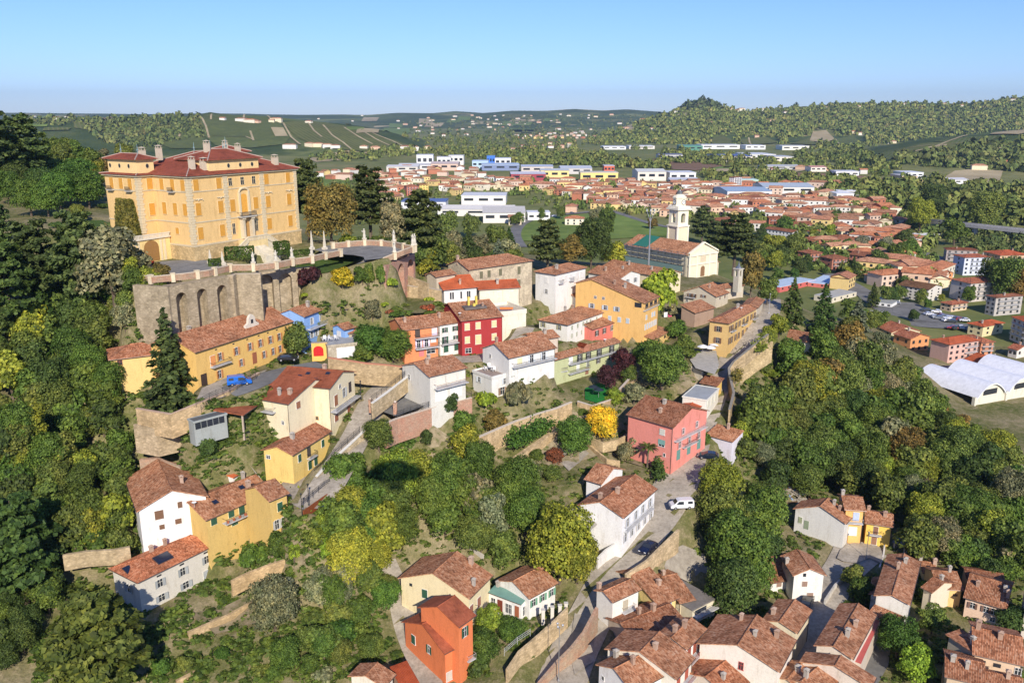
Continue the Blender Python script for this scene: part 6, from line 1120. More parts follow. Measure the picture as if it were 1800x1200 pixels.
wall('street_wall','old brick wall with peeling plaster along the bottom of the street','L',[(1000,1200),(1120,1060),(1220,960),(1300,860),(1385,700)],[1.9,3.2,4.4,5.6,7.4],5,.6,M_BRICK,(1.1,1.05,1.0))
wall('street_wall','long stained wall below the white house garden on the street','L',[(790,1110),(870,990),(1000,880),(1110,780),(1190,700)],[3.6,4.6,5.4,6.2,7.0],4,.4,M_STONE,(1.45,1.35,1.2))
fence('railing','white railing on the street wall before the conservatory',wline('L',[(775,1010),(860,935),(945,880)],[4.6,5.2,5.6]),1.1,(.75,.75,.72))
for (x, y), l in zip(((1030,780),(1090,760),(1140,750),(1180,735)),('first','second','third','fourth')):
    v = un(*zp('L',(x,y)), 5.4*K); m = MB(); m.box(-.3,-.3,-1,.3,.3,1.9); m.box(-.38,-.38,1.9,.38,.38,2.02); o = m.build('gate_pillar', M_PL, None, (.66,.62,.54), v); tag(o, l+' white pillar of the gate by the large yellow green tree', 'pillar', 'white garden pillars')
wall('retaining_wall','bent wall of the lane climbing to the little hill square','E',[(440,1215),(560,1130),(680,1035)],[18.6,18.8,19.2],7,.5,M_CONC,(.42,.40,.37))
m = MB(); A_, B_ = wline('E',[(450,1190),(678,1030)],19.6); 
m = MB(); L_ = (B_-A_).length; m.box(0,-.15,-1.6,L_,.1,0); o = m.build('rusty_parapet', M_PL, None, (.24,.075,.03), A_, (0,0,math.atan2((B_-A_).y,(B_-A_).x))); tag(o,'rusty brown metal parapet round the little hill square','parapet')
fence('railing','thin railing around the little hill square',wline('E',[(440,1150),(520,1085),(600,1020),(640,1000)],19.9),1.1)
wall('retaining_wall','stone wall with arched niches in the garden under the yellow house','F',[(850,900),(950,850),(1080,800),(1200,760)],[12.2,12.4,12.6,12.8],3,.5,M_STONE,(1.5,1.3,1.05))
wall('retaining_wall','long stone terrace wall below the large greyish white villa','X',[(330,1110),(400,1080),(445,1055)],[7.2,7.2,7.2],3,.5,M_STONE,(1.4,1.25,1.05))
wall('retaining_wall','lower garden wall at the bottom left','X',[(310,1195),(380,1160),(440,1125)],[4.5,4.5,4.6],2.5,.5,M_STONE,(1.4,1.25,1.05))
wall('retaining_wall','rough stone wall left of the villa behind the cedar','X',[(110,975),(150,968),(200,965),(228,960)],[15.2,15.2,15.2,15.2],3,.6,M_STONE,(1.2,1.15,1.05))
wall('retaining_wall','dark wall of the footpath beside the cream and peach house','X',[(760,935),(800,945),(850,975)],[9.5,9,8],3,.4,M_CONC,(.5,.46,.4))
wall('retaining_wall','low concrete kerb wall beside the shaded lane','O',[(500,710),(560,620),(680,510)],[2.4,2.6,3.0],1.8,.3,M_CONC,(.5,.47,.42))
wall('retaining_wall','white wall on the edge of the village square','O',[(820,520),(845,440),(850,390)],[2.2,2.6,3.2],2.5,.3,M_CONC,(.6,.57,.52))
wall('retaining_wall','curved stone wall by the rubble heap','V',[(240,715),(280,650),(325,580)],[8,8.6,9.4],3.5,.8,M_STONE,(1.6,1.5,1.35))
# ---------------------------------------------------------------- trees and shrubs
def rnd(n, d=3): return np.random.normal(size=(n, d))
def leafmesh(name, P, Nn, size, asp=1.0, flat_=0.0):
    """one small quad per point, facing roughly along Nn"""
    n = len(P); Nn = Nn+rnd(n)*.55; Nn[:,2] += .15; Nn /= np.linalg.norm(Nn, axis=1)[:,None]
    T = np.cross(Nn, rnd(n)); T /= np.linalg.norm(T, axis=1)[:,None]; B = np.cross(Nn, T); s = size*np.random.uniform(.6,1.35,n)[:,None]
    T = T*s; B = B*s*asp; V = np.stack([P-T-B*.6, P+T-B, P+T*.7+B, P-T*.8+B*.8], 1).reshape(-1, 3)
    me = bpy.data.meshes.new(name); me.vertices.add(4*n); me.vertices.foreach_set('co', V.astype(np.float32).ravel()); me.loops.add(4*n); me.loops.foreach_set('vertex_index', np.arange(4*n, dtype=np.int32))
    me.polygons.add(n); me.polygons.foreach_set('loop_start', np.arange(0, 4*n, 4, dtype=np.int32)); me.polygons.foreach_set('loop_total', np.full(n, 4, dtype=np.int32)); me.materials.append(M_LEAF); me.update(calc_edges=True); me.validate(); return me
def broad(seed, n, size, el=1.0, zc=1.25, lobes=11, open__=.0):
    np.random.seed(seed); C = []; 
    for i in range(lobes):
        a = 2.4*i+np.random.uniform(0,.6); u = (i+.5)/lobes; z = -.75+1.6*u; r = math.sqrt(max(0,1-(z*.9)**2))*np.random.uniform(.42,.68)
        C.append((math.cos(a)*r, math.sin(a)*r, z*el*.85, np.random.uniform(.34,.56)))
    C.append((0,0,.25*el,.62)); C.append((0,0,-.2,.6)); C = np.array(C); w = C[:,3]**2; k = np.random.choice(len(C), n, p=w/w.sum()); D = rnd(n); D /= np.linalg.norm(D, axis=1)[:,None]; D[:,2] = np.where(D[:,2] < -.35, -D[:,2]*.6, D[:,2]); D /= np.linalg.norm(D, axis=1)[:,None]
    sub = np.random.uniform(.72,1.06,n); wob = 1+.16*np.sin(D[:,0]*7+k)*np.sin(D[:,1]*6+k*2)*np.sin(D[:,2]*5)
    P = C[k,:3]+D*(C[k,3]*sub*wob)[:,None]; P[:,2] += zc
    return leafmesh('crown', P, D+P*[.3,.3,0], size)
def trunkmesh(seed, h=1.0, r=.07, nb=5, top=1.5, sp=.55, bare=False):
    random.seed(seed); m = MB(); m.tube((0,0,-.3),(0,0,h*.45),r,r*.8,6); m.tube((0,0,h*.45),(random.uniform(-.05,.05),.03,h),r*.8,r*.55,6)
    def br(p, d, L, rr, lv):
        q = p+d*L; m.tube(p, q, rr, rr*.6, 5, cap=False)
        if lv: 
            for _ in range(3 if bare else 2): br(q, (d+Vector((random.uniform(-.6,.6),random.uniform(-.6,.6),random.uniform(-.1,.5)))).normalized(), L*.62, rr*.6, lv-1)
    for i in range(nb): a = 6.283*i/nb+random.random(); br(Vector((0,0,h*random.uniform(.6,1))), Vector((math.cos(a)*sp,math.sin(a)*sp,1)).normalized(), (top-h)*.9, r*.5, 2 if bare else 1)
    return m.mesh('trunk', [M_BARK])
def conifer(seed, n, size, H_=3.4, cedar=False):
    np.random.seed(seed); P = []; N_ = []; nb = 34 if cedar else 70
    for i in range(nb):
        t = (i+.5)/nb; z = H_*(.16+.82*t) if not cedar else H_*(.24+.72*t)
        L = (1-t)**.75*(1.0) if not cedar else (.55+.5*math.sin(min(1,t*1.15)*2.6+.25))*(1.05-.35*t)
        L *= np.random.uniform(.72,1.08); a = i*2.4+np.random.uniform(-.4,.4); m = max(8, int(n*L/nb*1.4)); s = np.random.uniform(.08,1,m)**.65*L; wd = (.24 if not cedar else .42)*(1-.45*s/max(L,.01))*L+.04
        o = np.random.uniform(-1,1,m)*wd; dz = (-.32*s if not cedar else .04*s)+np.random.normal(size=m)*(.05 if not cedar else .028)
        x = math.cos(a)*s-math.sin(a)*o; y = math.sin(a)*s+math.cos(a)*o; P.append(np.stack([x,y,z+dz],1)); q = np.zeros((m,3)); q[:,2] = 1.1; q[:,0] = math.cos(a)*.5; q[:,1] = math.sin(a)*.5; N_.append(q)
    return leafmesh('crown', np.concatenate(P), np.concatenate(N_), size)
def shrub(seed, n, size, h=.8):
    np.random.seed(seed); C = np.array([(math.cos(a)*r, math.sin(a)*r, .32+.25*np.random.rand(), np.random.uniform(.3,.5)) for a, r in [(i*2.1, np.random.uniform(.2,.6)) for i in range(8)]]+[(0,0,.5,.55)])
    k = np.random.randint(0, len(C), n); D = rnd(n); D[:,2] = abs(D[:,2]); D /= np.linalg.norm(D, axis=1)[:,None]; P = C[k,:3]*[1,1,h]+D*(C[k,3]*np.random.uniform(.75,1.08,n))[:,None]*[1,1,h]; return leafmesh('foliage', P, D, size)
def hedge_mesh(L, w, h, size=.16):
    n = int((L*h*2+L*w+w*h*2)*26); P = np.random.uniform(-.5,.5,(n,3)); f = np.random.randint(0,5,n); N_ = np.zeros((n,3))
    for k, (ax, v) in enumerate(((0,.5),(0,-.5),(1,.5),(1,-.5),(2,.5))): m = f == k; P[m,ax] = v; N_[m,ax] = np.sign(v)
    P = P*[L,w,h]+[0,0,h/2]+rnd(n)*.05; return leafmesh('hedge', P, N_, size)
BR = [broad(11+i, 4600, .052, 1.0+.12*(i%3), 1.25) for i in range(5)]+[broad(31+i, 3600, .060, .9, 1.15, 7) for i in range(2)]
BRN_ = [broad(51+i, 12000, .030, 1.05, 1.25, 15) for i in range(3)]
TK = [trunkmesh(i, .75, .07, 5, 1.5) for i in range(3)]; TB = [trunkmesh(40+i, .6, .06, 6, 1.5, .5, True) for i in range(2)]
SPR = [conifer(71+i, 4200, .055, 3.6) for i in range(3)]; CED = [conifer(81+i, 6500, .045, 2.3, True) for i in range(3)]
CTK = MB(); CTK.tube((0,0,-.3),(0,0,3.2),.07,.015,6); CTK = CTK.mesh('trunk', [M_BARK]); CTK2 = MB(); CTK2.tube((0,0,-.3),(0,0,2.1),.085,.02,6); CTK2 = CTK2.mesh('trunk', [M_BARK])
SHR = [shrub(91+i, 1100, .09) for i in range(3)]
def palm_mesh():
    P = []; m = MB(); m.tube((0,0,-.3),(.05,0,2.0),.09,.075,7); tk = m.mesh('trunk', [M_BARK]); m = MB()
    for i in range(22):
        a = i*2.4; e = .2+.9*random.random(); p = Vector((.05,0,2.0)); d = Vector((math.cos(a),math.sin(a),math.tan(e)*.7)).normalized(); s = Vector((-math.sin(a),math.cos(a),0))
        for k in range(5): q = p+d*.2; w0, w1 = .10*math.sin(.5+k*.5), .10*math.sin(.9+k*.5); m.face([p-s*w0,q-s*w1,q,p]); m.face([p,q,q+s*w1,p+s*w0]); p = q; d = (d+Vector((0,0,-.28))).normalized()
    return tk, m.mesh('fronds', [M_LEAF])
PALM = palm_mesh()
KIND = dict(broad=(BR, TK, 1.25, 'broadleaf_tree'), big=(BRN_, TK, 1.25, 'broadleaf_tree'), spruce=(SPR, [CTK], 1.7, 'conifer'), cedar=(CED, [CTK2], 1.2, 'cedar'), shrub=(SHR, None, .4, 'shrub'), bare=(None, TB, 1.1, 'bare_tree'))
CN = {'mid':(.060,.105,.022),'grn':(.050,.100,.020),'olv':(.078,.112,.028),'drk':(.040,.070,.020),'ygr':(.135,.175,.026),'yel':(.36,.28,.025),'brn':(.125,.095,.030),'blu':(.105,.135,.105),'pur':(.035,.013,.018),'red':(.14,.055,.03),'con':(.052,.078,.028),'gry':(.12,.135,.085),'lim':(.13,.20,.025)}
CW = dict(mid='green',grn='fresh green',olv='olive green',drk='dark green',ygr='yellow green',yel='yellow',brn='brownish',blu='blue grey',pur='purple leaved',red='reddish',con='deep green',gry='grey green',lim='bright green')
TREES = []
NAMEG = {'trees of the steep wood on the left':'woodland_tree','trees of the wooded slope on the right':'woodland_tree','trees standing among the town houses':'town_tree','trees of the wooded gully in the middle':'garden_tree','trees and shrubs at the bottom left':'garden_tree','trees beside the cobbled street':'street_tree'}
def plant(kind, P, Rr, col, label=None, group=None, hs=1.0, cat=None, trunk=True):
    cr, tk, zc, nm = KIND[kind]
    if nm == 'broadleaf_tree' and group: nm = NAMEG.get(group, 'park_tree')
    c = CN[col] if isinstance(col, str) else col; j = random.uniform(1.0,1.5); c = (c[0]*j*random.uniform(.95,1.25), c[1]*j, c[2]*j)
    rz = random.uniform(0, 6.28); sc = (Rr*random.uniform(.93,1.07), Rr, Rr*hs)
    if kind == 'shrub':
        o = link(nm, random.choice(cr), None, P, (0,0,rz), c, sc); tag(o, label, cat or 'shrub', group); TREES.append((o, col, kind)); return o
    root = empty(nm, P, rz); tag(root, label, cat or ('tree'), group); TREES.append((root, col, kind))
    if cr: link('crown', random.choice(cr), root, (0,0,0), (0,0,0), c, sc)
    if trunk: link('trunk', random.choice(tk), root, (0,0,0), (0,0,0), c, sc)
    return root
def T(kind, zo, x, y, wpx, col, label=None, group=None, hs=1.0, cat=None, **k):
    """crown centre at picture point, crown width in picture pixels"""
    px, py = zp(zo, (x, y)); zc = KIND[kind][2]; t = 200.0; Rr = 5
    for _ in range(4): P = hit(px, py, Rr*zc*hs); t = P.y*CT-(P.z-H_CAM)*ST; Rr = max(.5, wpx/2*t/F_PX)
    P.z -= .15; return plant(kind, P, Rr, col, label, group, hs, cat, **k)
OCC = []
def wood(poly, sp, wr, cols, group, kinds=('broad',), hs=(.85,1.2), jit=.5, avoid=True):
    xs = [p[0] for p in poly]; ys = [p[1] for p in poly]; y = min(ys); r = 0; n = 0
    while y < max(ys):
        x = min(xs)+(r%2)*sp/2
        while x < max(xs):
            a, b = x+random.uniform(-jit,jit)*sp, y+random.uniform(-jit,jit)*sp*.8
            if inpoly(np.array([a]), np.array([b]), poly)[0]:
                T(random.choice(kinds), 'X', a, b, random.uniform(*wr), random.choice(cols), None, group, random.uniform(*hs)); n += 1
            x += sp
        y += sp*.72; r += 1
    return n
G_L, G_R, G_M, G_S, G_B = 'trees of the steep wood on the left','trees of the wooded slope on the right','trees of the wooded gully in the middle','trees beside the cobbled street','trees and shrubs at the bottom left'
# --- left side: park and wood
wood([(-20,560),(60,545),(130,560),(172,600),(165,650),(225,725),(240,860),(235,955),(150,965),(100,930),(40,900),(-20,880)], 44, (48,76), ['mid','mid','olv','olv','drk','ygr','grn'], G_L, ('broad','broad','big'))
wood([(100,455),(180,440),(235,460),(262,500),(330,520),(330,545),(255,552),(175,568),(110,570),(80,520)], 36, (34,56), ['mid','olv','drk','gry','olv'], G_L, ('broad',))
wood([(-20,960),(80,930),(110,1010),(100,1100),(20,1200),(-20,1200)], 46, (50,70), ['drk','mid','drk','con'], G_L, ('broad','big'))
for a in [('cedar','X',35,245,100,'con','large dark cedar standing at the far left edge of the park',1.2),('cedar','X',-20,250,110,'con','dark cedar cut by the left edge beside the large park cedar',1.2),
  ('cedar','X',60,465,120,'con','wide layered cedar left of the palace garden',1.25),('cedar','X',140,470,120,'con','tall dark cedar nearest to the palace garden wall',1.4),('cedar','X',10,500,120,'drk','dark cedar at the left edge below the garden',1.3),
  ('cedar','X',30,960,150,'drk','dark cedar at the left edge beside the villa',1.3),('cedar','X',168,1128,190,'olv','pale green cedar in front of the large greyish villa',1.05),('cedar','X',-10,400,80,'con','cedar behind the clipped garden at the left edge',1.2),
  ('spruce','X',298,655,118,'con','huge conical conifer hiding the middle of the ochre yellow building',.95),('spruce','X',75,560,70,'drk','slim dark spruce low in the left hand wood',.9),
  ('bare','X',130,590,50,'brn','bare tree with spreading limbs beside the low yellow wing',1.0)]: T(*a[:6], a[6], None, a[7])
for i in range(9): T('big','X', 15+i*17+random.uniform(-4,4), 335+random.uniform(-14,14)-(i%2)*8, random.uniform(50,64), random.choice(['grn','mid','drk']), None, 'clipped trees of the palace avenue', 1.0)
for i in range(12): T('broad','X', 30+i*14, 303+random.uniform(-4,4), 34, random.choice(['ygr','olv','mid','brn']), None, 'hedge row of hornbeams behind the avenue', 1.1)
wood([(70,215),(120,222),(170,205),(200,225),(260,235),(270,262),(180,285),(80,290)], 24, (26,42), ['mid','olv','ygr','brn','gry'], 'trees on the rise behind the palace park', ('broad',))
wood([(-10,230),(80,240),(90,300),(-10,300)], 30, (34,50), ['mid','drk'], 'trees on the rise behind the palace park', ('broad',))
for x, y, w, c in ((100,395,26,'drk'),(118,405,22,'mid'),(150,378,24,'drk'),(165,350,20,'ygr'),(178,340,18,'mid'),(128,400,20,'olv'),(180,362,22,'drk'),(200,352,16,'mid')): T('shrub','X',x,y,w,c,None,'clipped shrubs of the palace garden')
for x, y, w, c in ((500,905,26,'drk'),(690,935,26,'olv'),(800,870,26,'drk')): T('shrub','B',x,y,w,c,None,'clipped shrubs of the palace garden',1.5)
# ivy on the palace tower face
np.random.seed(5); n = 9500; P = []; N_ = []
for _ in range(n):
    u = np.random.rand(); v = np.random.rand(); half = .5-.22*v**2; x = .5+(u-.5)*2*half; P.append((x*11, -.22-1.3*np.random.rand()*(1-.5*v)*math.sin(x*3), v*PH*.70)); N_.append((0,-1,.3))
iv = leafmesh('ivy', np.array(P), np.array(N_), .28); o = link('ivy', iv, None, PP(PXL-.1, PDM+11, 0), (0,0,PRZ-math.pi/2), (.13,.12,.03)); tag(o, 'thick green and russet ivy climbing the left tower of the palace', 'ivy')
# hedges at the palace
def hedge(label, zo, a, b, z, w, h, col=(.05,.085,.018), lift=0):
    A_, B_ = wline(zo, [a, b], z); L = (B_-A_).xy.length; me = hedge_mesh(L, w, h); o = link('hedge', me, None, (A_+B_)/2+Vector((0,0,lift)), (0,0,math.atan2((B_-A_).y,(B_-A_).x)), col); return tag(o, label, 'hedge', 'hedges of the palace terrace')
hedge('long clipped hedge left of the palace staircase','A',(1095,1050),(1320,1040),50,2.6,3.0); hedge('square clipped hedge right of the palace staircase','A',(1490,1010),(1585,1000),50,2.6,3.2); hedge('low hedge at the right end below the palace','A',(1590,1030),(1750,1015),50,1.6,1.5)
hedge('dark clipped hedge beside the small obelisks','A',(965,1100),(1060,1095),50,1.5,1.6)
for i, (x0, x1, yy) in enumerate(((700,780,200),(800,880,195),(905,980,195),(1010,1075,203),(1100,1150,222))): hedge('%s hedge panel from the left behind the gravel terrace' % ('first','second','third','fourth','fifth')[i],'C',(x0,yy+8),(x1,yy+10),49.6,.8,1.5)
# grass ramp below the balustrade
W_ = [tuple(v.xy) for v in wline('C', [(160,410),(440,350),(660,300),(840,318),(840,350),(700,420),(520,480),(470,480),(330,400)], 46)]
# niche trees
for zx, l in ((118,'first'),(255,'second'),(392,'third')): v = wline('C', [(zx, 520 if zx < 200 else 470 if zx < 300 else 440)], 43.2)[0]; q = v; root = plant('broad', Vector((q.x,q.y,q.z-1.2)), 2.0, 'gry', l+' clipped olive tree from the left in the niches of the terrace wall', 'clipped olives in the niches')
for x, y, w in ((110,640,26),(200,610,28),(270,560,34),(370,540,40),(430,520,44)): T('shrub','C',x,y,w,'pur',None,'dark red shrubs at the foot of the terrace wall',1.5)
for x, y, w in ((840,470,20),(930,450,24),(1000,420,26),(1060,380,30),(1110,340,34),(1150,370,26)): T('shrub','D',x,y,w,'pur',None,'dark red shrubs at the foot of the terrace wall',1.5)
for a in [('big','X',580,378,92,'brn','huge rounded red brown tree beside the right end of the palace',1.05),
  ('cedar','X',742,405,92,'con','broad cedar rising behind the statues of the terrace corner',1.35),('broad','X',690,395,50,'gry','loose grey green tree between the two cedars',1.3),('broad','X',612,432,36,'ygr','yellow green bush tree behind the hedge balustrade',.8),('broad','X',665,432,40,'olv','olive shrubby tree behind the middle of the hedge balustrade',.7),
  ('broad','X',757,440,66,'olv','russet green tree just beyond the curved brick wall',1.1),('broad','X',748,462,46,'ygr','light green tree with a clear trunk beside the brick arches',1.1),('spruce','X',824,430,38,'con','pointed spruce above the bright orange roof',1.0),
  ('broad','X',795,430,44,'gry','pale green tree left of the pointed spruce',1.0),('broad','X',790,405,40,'olv','olive tree behind the pale green tree',1.1),('spruce','X',876,410,56,'blu','bluish conifer beside the curve of the valley road',.8),('spruce','X',895,425,40,'drk','dark conifer touching the curve of the valley road',.7),
  ('cedar','X',963,430,70,'con','dark cedar in front of the meadow, left of the round tree',1.2),('big','X',1040,425,74,'drk','dark round tree in front of the meadow',1.1),('broad','X',905,450,40,'olv','small tree behind the large beige house',.8),('broad','X',1003,440,50,'brn','brownish tree between the cedar and the dark round tree',.9),
  ('broad','X',1078,440,44,'ygr','yellowish tree right of the dark round tree',.9),('broad','X',1048,385,34,'gry','grey poplar on the meadow casting a shadow',1.3),('broad','X',1066,390,36,'mid','green poplar beside the grey poplar on the meadow',1.3),
  ('broad','X',1322,480,52,'brn','tall tree turning orange behind the chapel turret',1.35),('cedar','X',1235,395,50,'con','dark cedar right of the bell tower',1.2),
  ('spruce','X',1393,545,58,'drk','tall spruce by the top bend of the street',.95),('spruce','X',1448,550,66,'drk','second tall spruce, between the street spruce and the blue spruce',.85),('spruce','X',1508,560,52,'blu','blue grey spruce on the crest of the wooded slope',.75),
  ('broad','X',1492,600,58,'brn','olive brown tree below the blue grey spruce',1.1),('broad','X',1350,510,40,'olv','airy tree beside the lamp at the top of the street',1.1),('broad','X',1370,575,34,'ygr','yellow green bush hanging over the street wall',1.1),('broad','X',1352,590,30,'ygr','light creeper bush on the street wall',.9),
  ('broad','X',1390,630,56,'mid','green tree below the pale farmhouse',1.0),('broad','X',1445,615,56,'mid','green tree right of the pale farmhouse',1.0),('big','X',1420,670,76,'ygr','yellow green tree below the pale farmhouse',.9),
  ('broad','X',1155,515,70,'lim','bright green tree beside the tall loggia house',1.15),('shrub','X',1183,552,36,'gry','round grey green bush in the garden below the beige gabled house',1.2),
  ('shrub','X',912,703,64,'gry','big round olive bush in front of the white terrace block',1.5),('big','X',1060,745,58,'yel','bright yellow autumn tree in the middle garden',1.0),('big','X',1010,768,64,'grn','dense green tree left of the yellow autumn tree',.95),
  ('broad','X',1096,642,44,'pur','dark purple tree in front of the green house, upper one',1.1),('broad','X',1066,662,40,'pur','dark purple tree nearer the artificial lawn',1.0),('big','X',1165,640,80,'mid','large green tree below the yellow annex',.95),('broad','X',1135,622,46,'grn','green tree left of the yellow annex',.9),
  ('broad','X',1205,610,44,'mid','green tree below the ochre corner building',.9),('broad','X',1190,580,40,'grn','green tree in the sloping garden above the cafe terrace',.7),('broad','X',1115,690,44,'gry','grey green tree above the roof of the pink house',.9),('broad','X',1105,660,30,'olv','small olive tree beside the purple tree',1.0),
  ('broad','X',1128,778,50,'gry','olive tree beside the wall of the pink house',1.0),('broad','X',1100,795,34,'gry','smaller olive tree left of the pink house',.9),('broad','X',1080,700,34,'ygr','light green shrub tree near the artificial lawn',.7),
  ('big','X',665,770,58,'olv','bushy olive and russet tree below the garage court',.9),('broad','X',750,768,22,'drk','small round tree on the terraced lawn',1.1),('broad','X',792,716,32,'drk','dark round tree by the iron garden stairs',1.1),('broad','X',815,745,44,'grn','ivy covered tree in the middle garden',1.0),('shrub','X',852,705,46,'lim','bright climbing plant on the stairs beside the white block',1.6),
  ('broad','X',818,785,56,'ygr','lime green tree below the lawn terraces',1.1),('broad','X',870,745,44,'brn','reddish bush tree near the garden roofs',.8),('broad','X',895,760,30,'mid','green tree on the garden wall',.7),
  ('big','X',985,950,118,'ygr','large yellow green tree beside the white house with green shutters',1.1),('big','X',1015,985,80,'ygr','yellow green tree hanging over the street gate',1.0),('broad','X',522,602,50,'olv','round tree in front of the right end of the ochre building',1.1),
  ('broad','X',365,795,38,'drk','dark bush tree on the ruined terraces',1.0),('shrub','X',262,785,44,'gry','grey green bush on top of the brick corner wall',1.2),('broad','X',482,828,34,'drk','dark tree between the orange shed and the yellow corner house',.9),
  ('broad','X',650,600,60,'grn','green tree over the terrace left of the orange row house',.8),('big','X',690,610,66,'grn','big green tree left of the orange row house',.8),('broad','X',655,560,34,'gry','grey olive tree above the stone garage',.9),('broad','X',640,620,40,'mid','green bush beside the stone garage',.7),
  ('broad','X',600,495,44,'yel','golden bush at the foot of the ramp wall',.8),('broad','X',637,490,30,'grn','green bush left of the columnar shrubs',1.0),('broad','X',668,480,22,'mid','narrow columnar shrub before the brick arches',1.6),('broad','X',648,485,24,'mid','narrow columnar shrub left of its twin',1.5),('shrub','X',688,500,24,'lim','bright vine below the brick arches',1.9),
  ('shrub','X',445,980,64,'grn','leafy shrub in front of the yellow house',1.3),('broad','X',487,960,40,'mid','small tree right of the shrub in front of the yellow house',1.1),('broad','X',518,975,24,'lim','spiky palm like plant beside the small orange garden shed',1.0),
  ('big','X',480,1065,92,'gry','large grey green olive tree in the lower garden',.95),('broad','X',500,1030,40,'blu','pale blue green conifer behind the olive tree',1.2),('broad','X',560,1040,56,'gry','grey green tree right of the olive tree',.9),
  ('big','X',1268,852,80,'ygr','yellow green tree overhanging the lilac building',1.0),('big','X',1272,908,96,'olv','large olive green tree behind the parked white van',1.0),('big','X',1300,960,110,'mid','large green tree on the bank right of the street',1.0),('big','X',1290,1030,96,'drk','dark green tree at the edge of the shaded lane',1.0),('big','X',1340,900,90,'mid','green tree beside the rubble heap',.9),
  ('shrub','X',1240,770,30,'mid','green bush behind the lilac garage',1.4),('broad','X',1306,765,44,'ygr','light green tree below the street parapet',.9),('broad','X',1310,790,50,'olv','olive tree below the street parapet',.9),('broad','X',1302,725,28,'lim','fresh green bush under the street parapet',.8),
  ('broad','X',1515,1040,46,'mid','green tree between the shaded lane and the curved house',1.0),('broad','X',1500,1010,40,'olv','smaller tree at the corner of the village square',.9),('big','X',1580,1120,76,'grn','green tree in the cobbled yard',.9),('broad','X',1610,1170,66,'lim','bright green tree at the bottom of the cobbled yard',.9),('broad','X',1640,1090,50,'olv','olive tree beside the broad pinkish roof',.9),('broad','X',1630,1040,36,'mid','green tree under the ochre house wall',.9),('broad','X',1780,1090,50,'drk','dark tree beside the peach house',.9),
  ('broad','X',600,1110,60,'grn','green tree in the lower gardens left of the orange house',.9),('big','X',850,1140,60,'mid','green tree in the yard right of the orange house',1.0),('broad','X',860,1090,50,'ygr','climbing vine tree above the yard right of the orange house',.9),('big','X',900,1110,56,'grn','broad hedge like tree behind the long stained wall',.7),('shrub','X',835,1170,60,'drk','dark hedge bush at the bottom of the yard',1.2)]: T(*a[:6], a[6], None, a[7])
for i, p in enumerate([(1137,800),(1152,790)]): 
    v = hit(p[0], p[1]+25); root = empty('palm_tree', v, i*2.0); tag(root, ('taller' if i == 0 else 'smaller')+' palm tree beside the pink house', 'palm', 'palm trees by the pink house'); s = 2.6-.5*i; link('trunk', PALM[0], root, (0,0,0), (0,0,0), None, (s,s,s)); link('fronds', PALM[1], root, (0,0,0), (0,0,0), (.07,.10,.03), (s,s,s))
plant('cedar', un(543,408,49*K), 6.5, 'con', 'dark cedar squeezed between the palace and the red brown tree', None, 1.5)
plant('cedar', un(652,420,47*K), 7.8, 'con', 'spreading cedar behind the hedge balustrade', None, 1.25)
wood([(1335,445),(1420,450),(1460,470),(1400,480),(1345,475)], 26, (20,34), ['mid','olv','drk'], 'trees between the church and the supermarket', ('broad',))
wood([(1480,530),(1560,560),(1530,590),(1480,575)], 26, (26,40), ['mid','olv'], G_R, ('broad',))
plant('cedar', un(1290,472,20*K), 11.5, 'con', 'wide dark cedar behind the church gable')
for a, b, w, l in ((178,520,7,'left'),(226,522,6,'right'),(202,535,7,'lower'),(150,512,7,'outer')): plant('broad', un(a,b,43*K), w, 'gry', l+' grey green tree leaning against the yellow wall of the palace garden')
v = hit(518, 1000); root = empty('palm_tree', v); tag(root, 'short palm tree in the garden under the yellow house', 'palm'); link('trunk', PALM[0], root, (0,0,0), (0,0,0), None, (1.6,1.6,1.6)); link('fronds', PALM[1], root, (0,0,0), (0,0,0), (.11,.15,.03), (1.6,1.6,1.6))
# --- woods
wood([(595,830),(650,800),(700,820),(740,810),(745,870),(730,930),(690,1010),(620,1000),(575,945)], 44, (52,84), ['mid','grn','olv','ygr','mid'], G_M, ('big','big','broad'))
wood([(750,830),(800,800),(850,800),(920,820),(940,880),(930,950),(890,985),(830,960),(770,930)], 42, (52,80), ['mid','grn','olv','mid','gry'], G_M, ('big','broad'))
wood([(900,830),(950,790),(990,800),(980,840),(940,850)], 26, (26,36), ['brn','olv','red','mid'], G_M, ('broad','shrub'), (.7,.9))
wood([(560,1000),(640,1010),(690,1020),(680,1080),(640,1160),(560,1190),(500,1150),(540,1080)], 40, (38,62), ['mid','grn','gry','olv'], G_B, ('broad','big','shrub'), (.8,1.1))
wood([(270,1130),(380,1150),(480,1130),(540,1180),(500,1200),(250,1200)], 44, (24,44), ['mid','olv','grn'], G_B, ('broad','shrub'), (.7,1.0))
wood([(560,890),(590,930),(600,990),(560,970),(520,900)], 30, (28,40), ['lim','mid','ygr'], G_B, ('shrub','broad'), (.8,1.0))
wood([(1330,700),(1400,690),(1480,640),(1520,600),(1545,600),(1600,660),(1660,720),(1740,780),(1800,810),(1820,1000),(1760,990),(1640,965),(1600,960),(1585,890),(1500,860),(1400,860),(1360,840),(1330,770)], 36, (44,74), ['mid','mid','olv','drk','olv','ygr','gry','brn','mid','olv'], G_R, ('broad','broad','big'))
wood([(1540,590),(1600,650),(1700,745),(1740,790),(1700,790),(1620,720),(1540,620)], 24, (30,46), ['olv','mid','gry','brn'], G_R, ('broad',), (.7,.9))
for x, y in ((1478,650),(1560,700),(1650,770),(1640,860),(1600,760),(1705,800),(1690,900)): T('bare','X',x,y,44,'brn',None,'leafless trees of the right hand slope',1.0)
wood([(1310,640),(1350,640),(1370,700),(1350,760),(1310,720)], 30, (24,40), ['olv','ygr','mid'], G_R, ('broad','shrub'), (.6,.8))
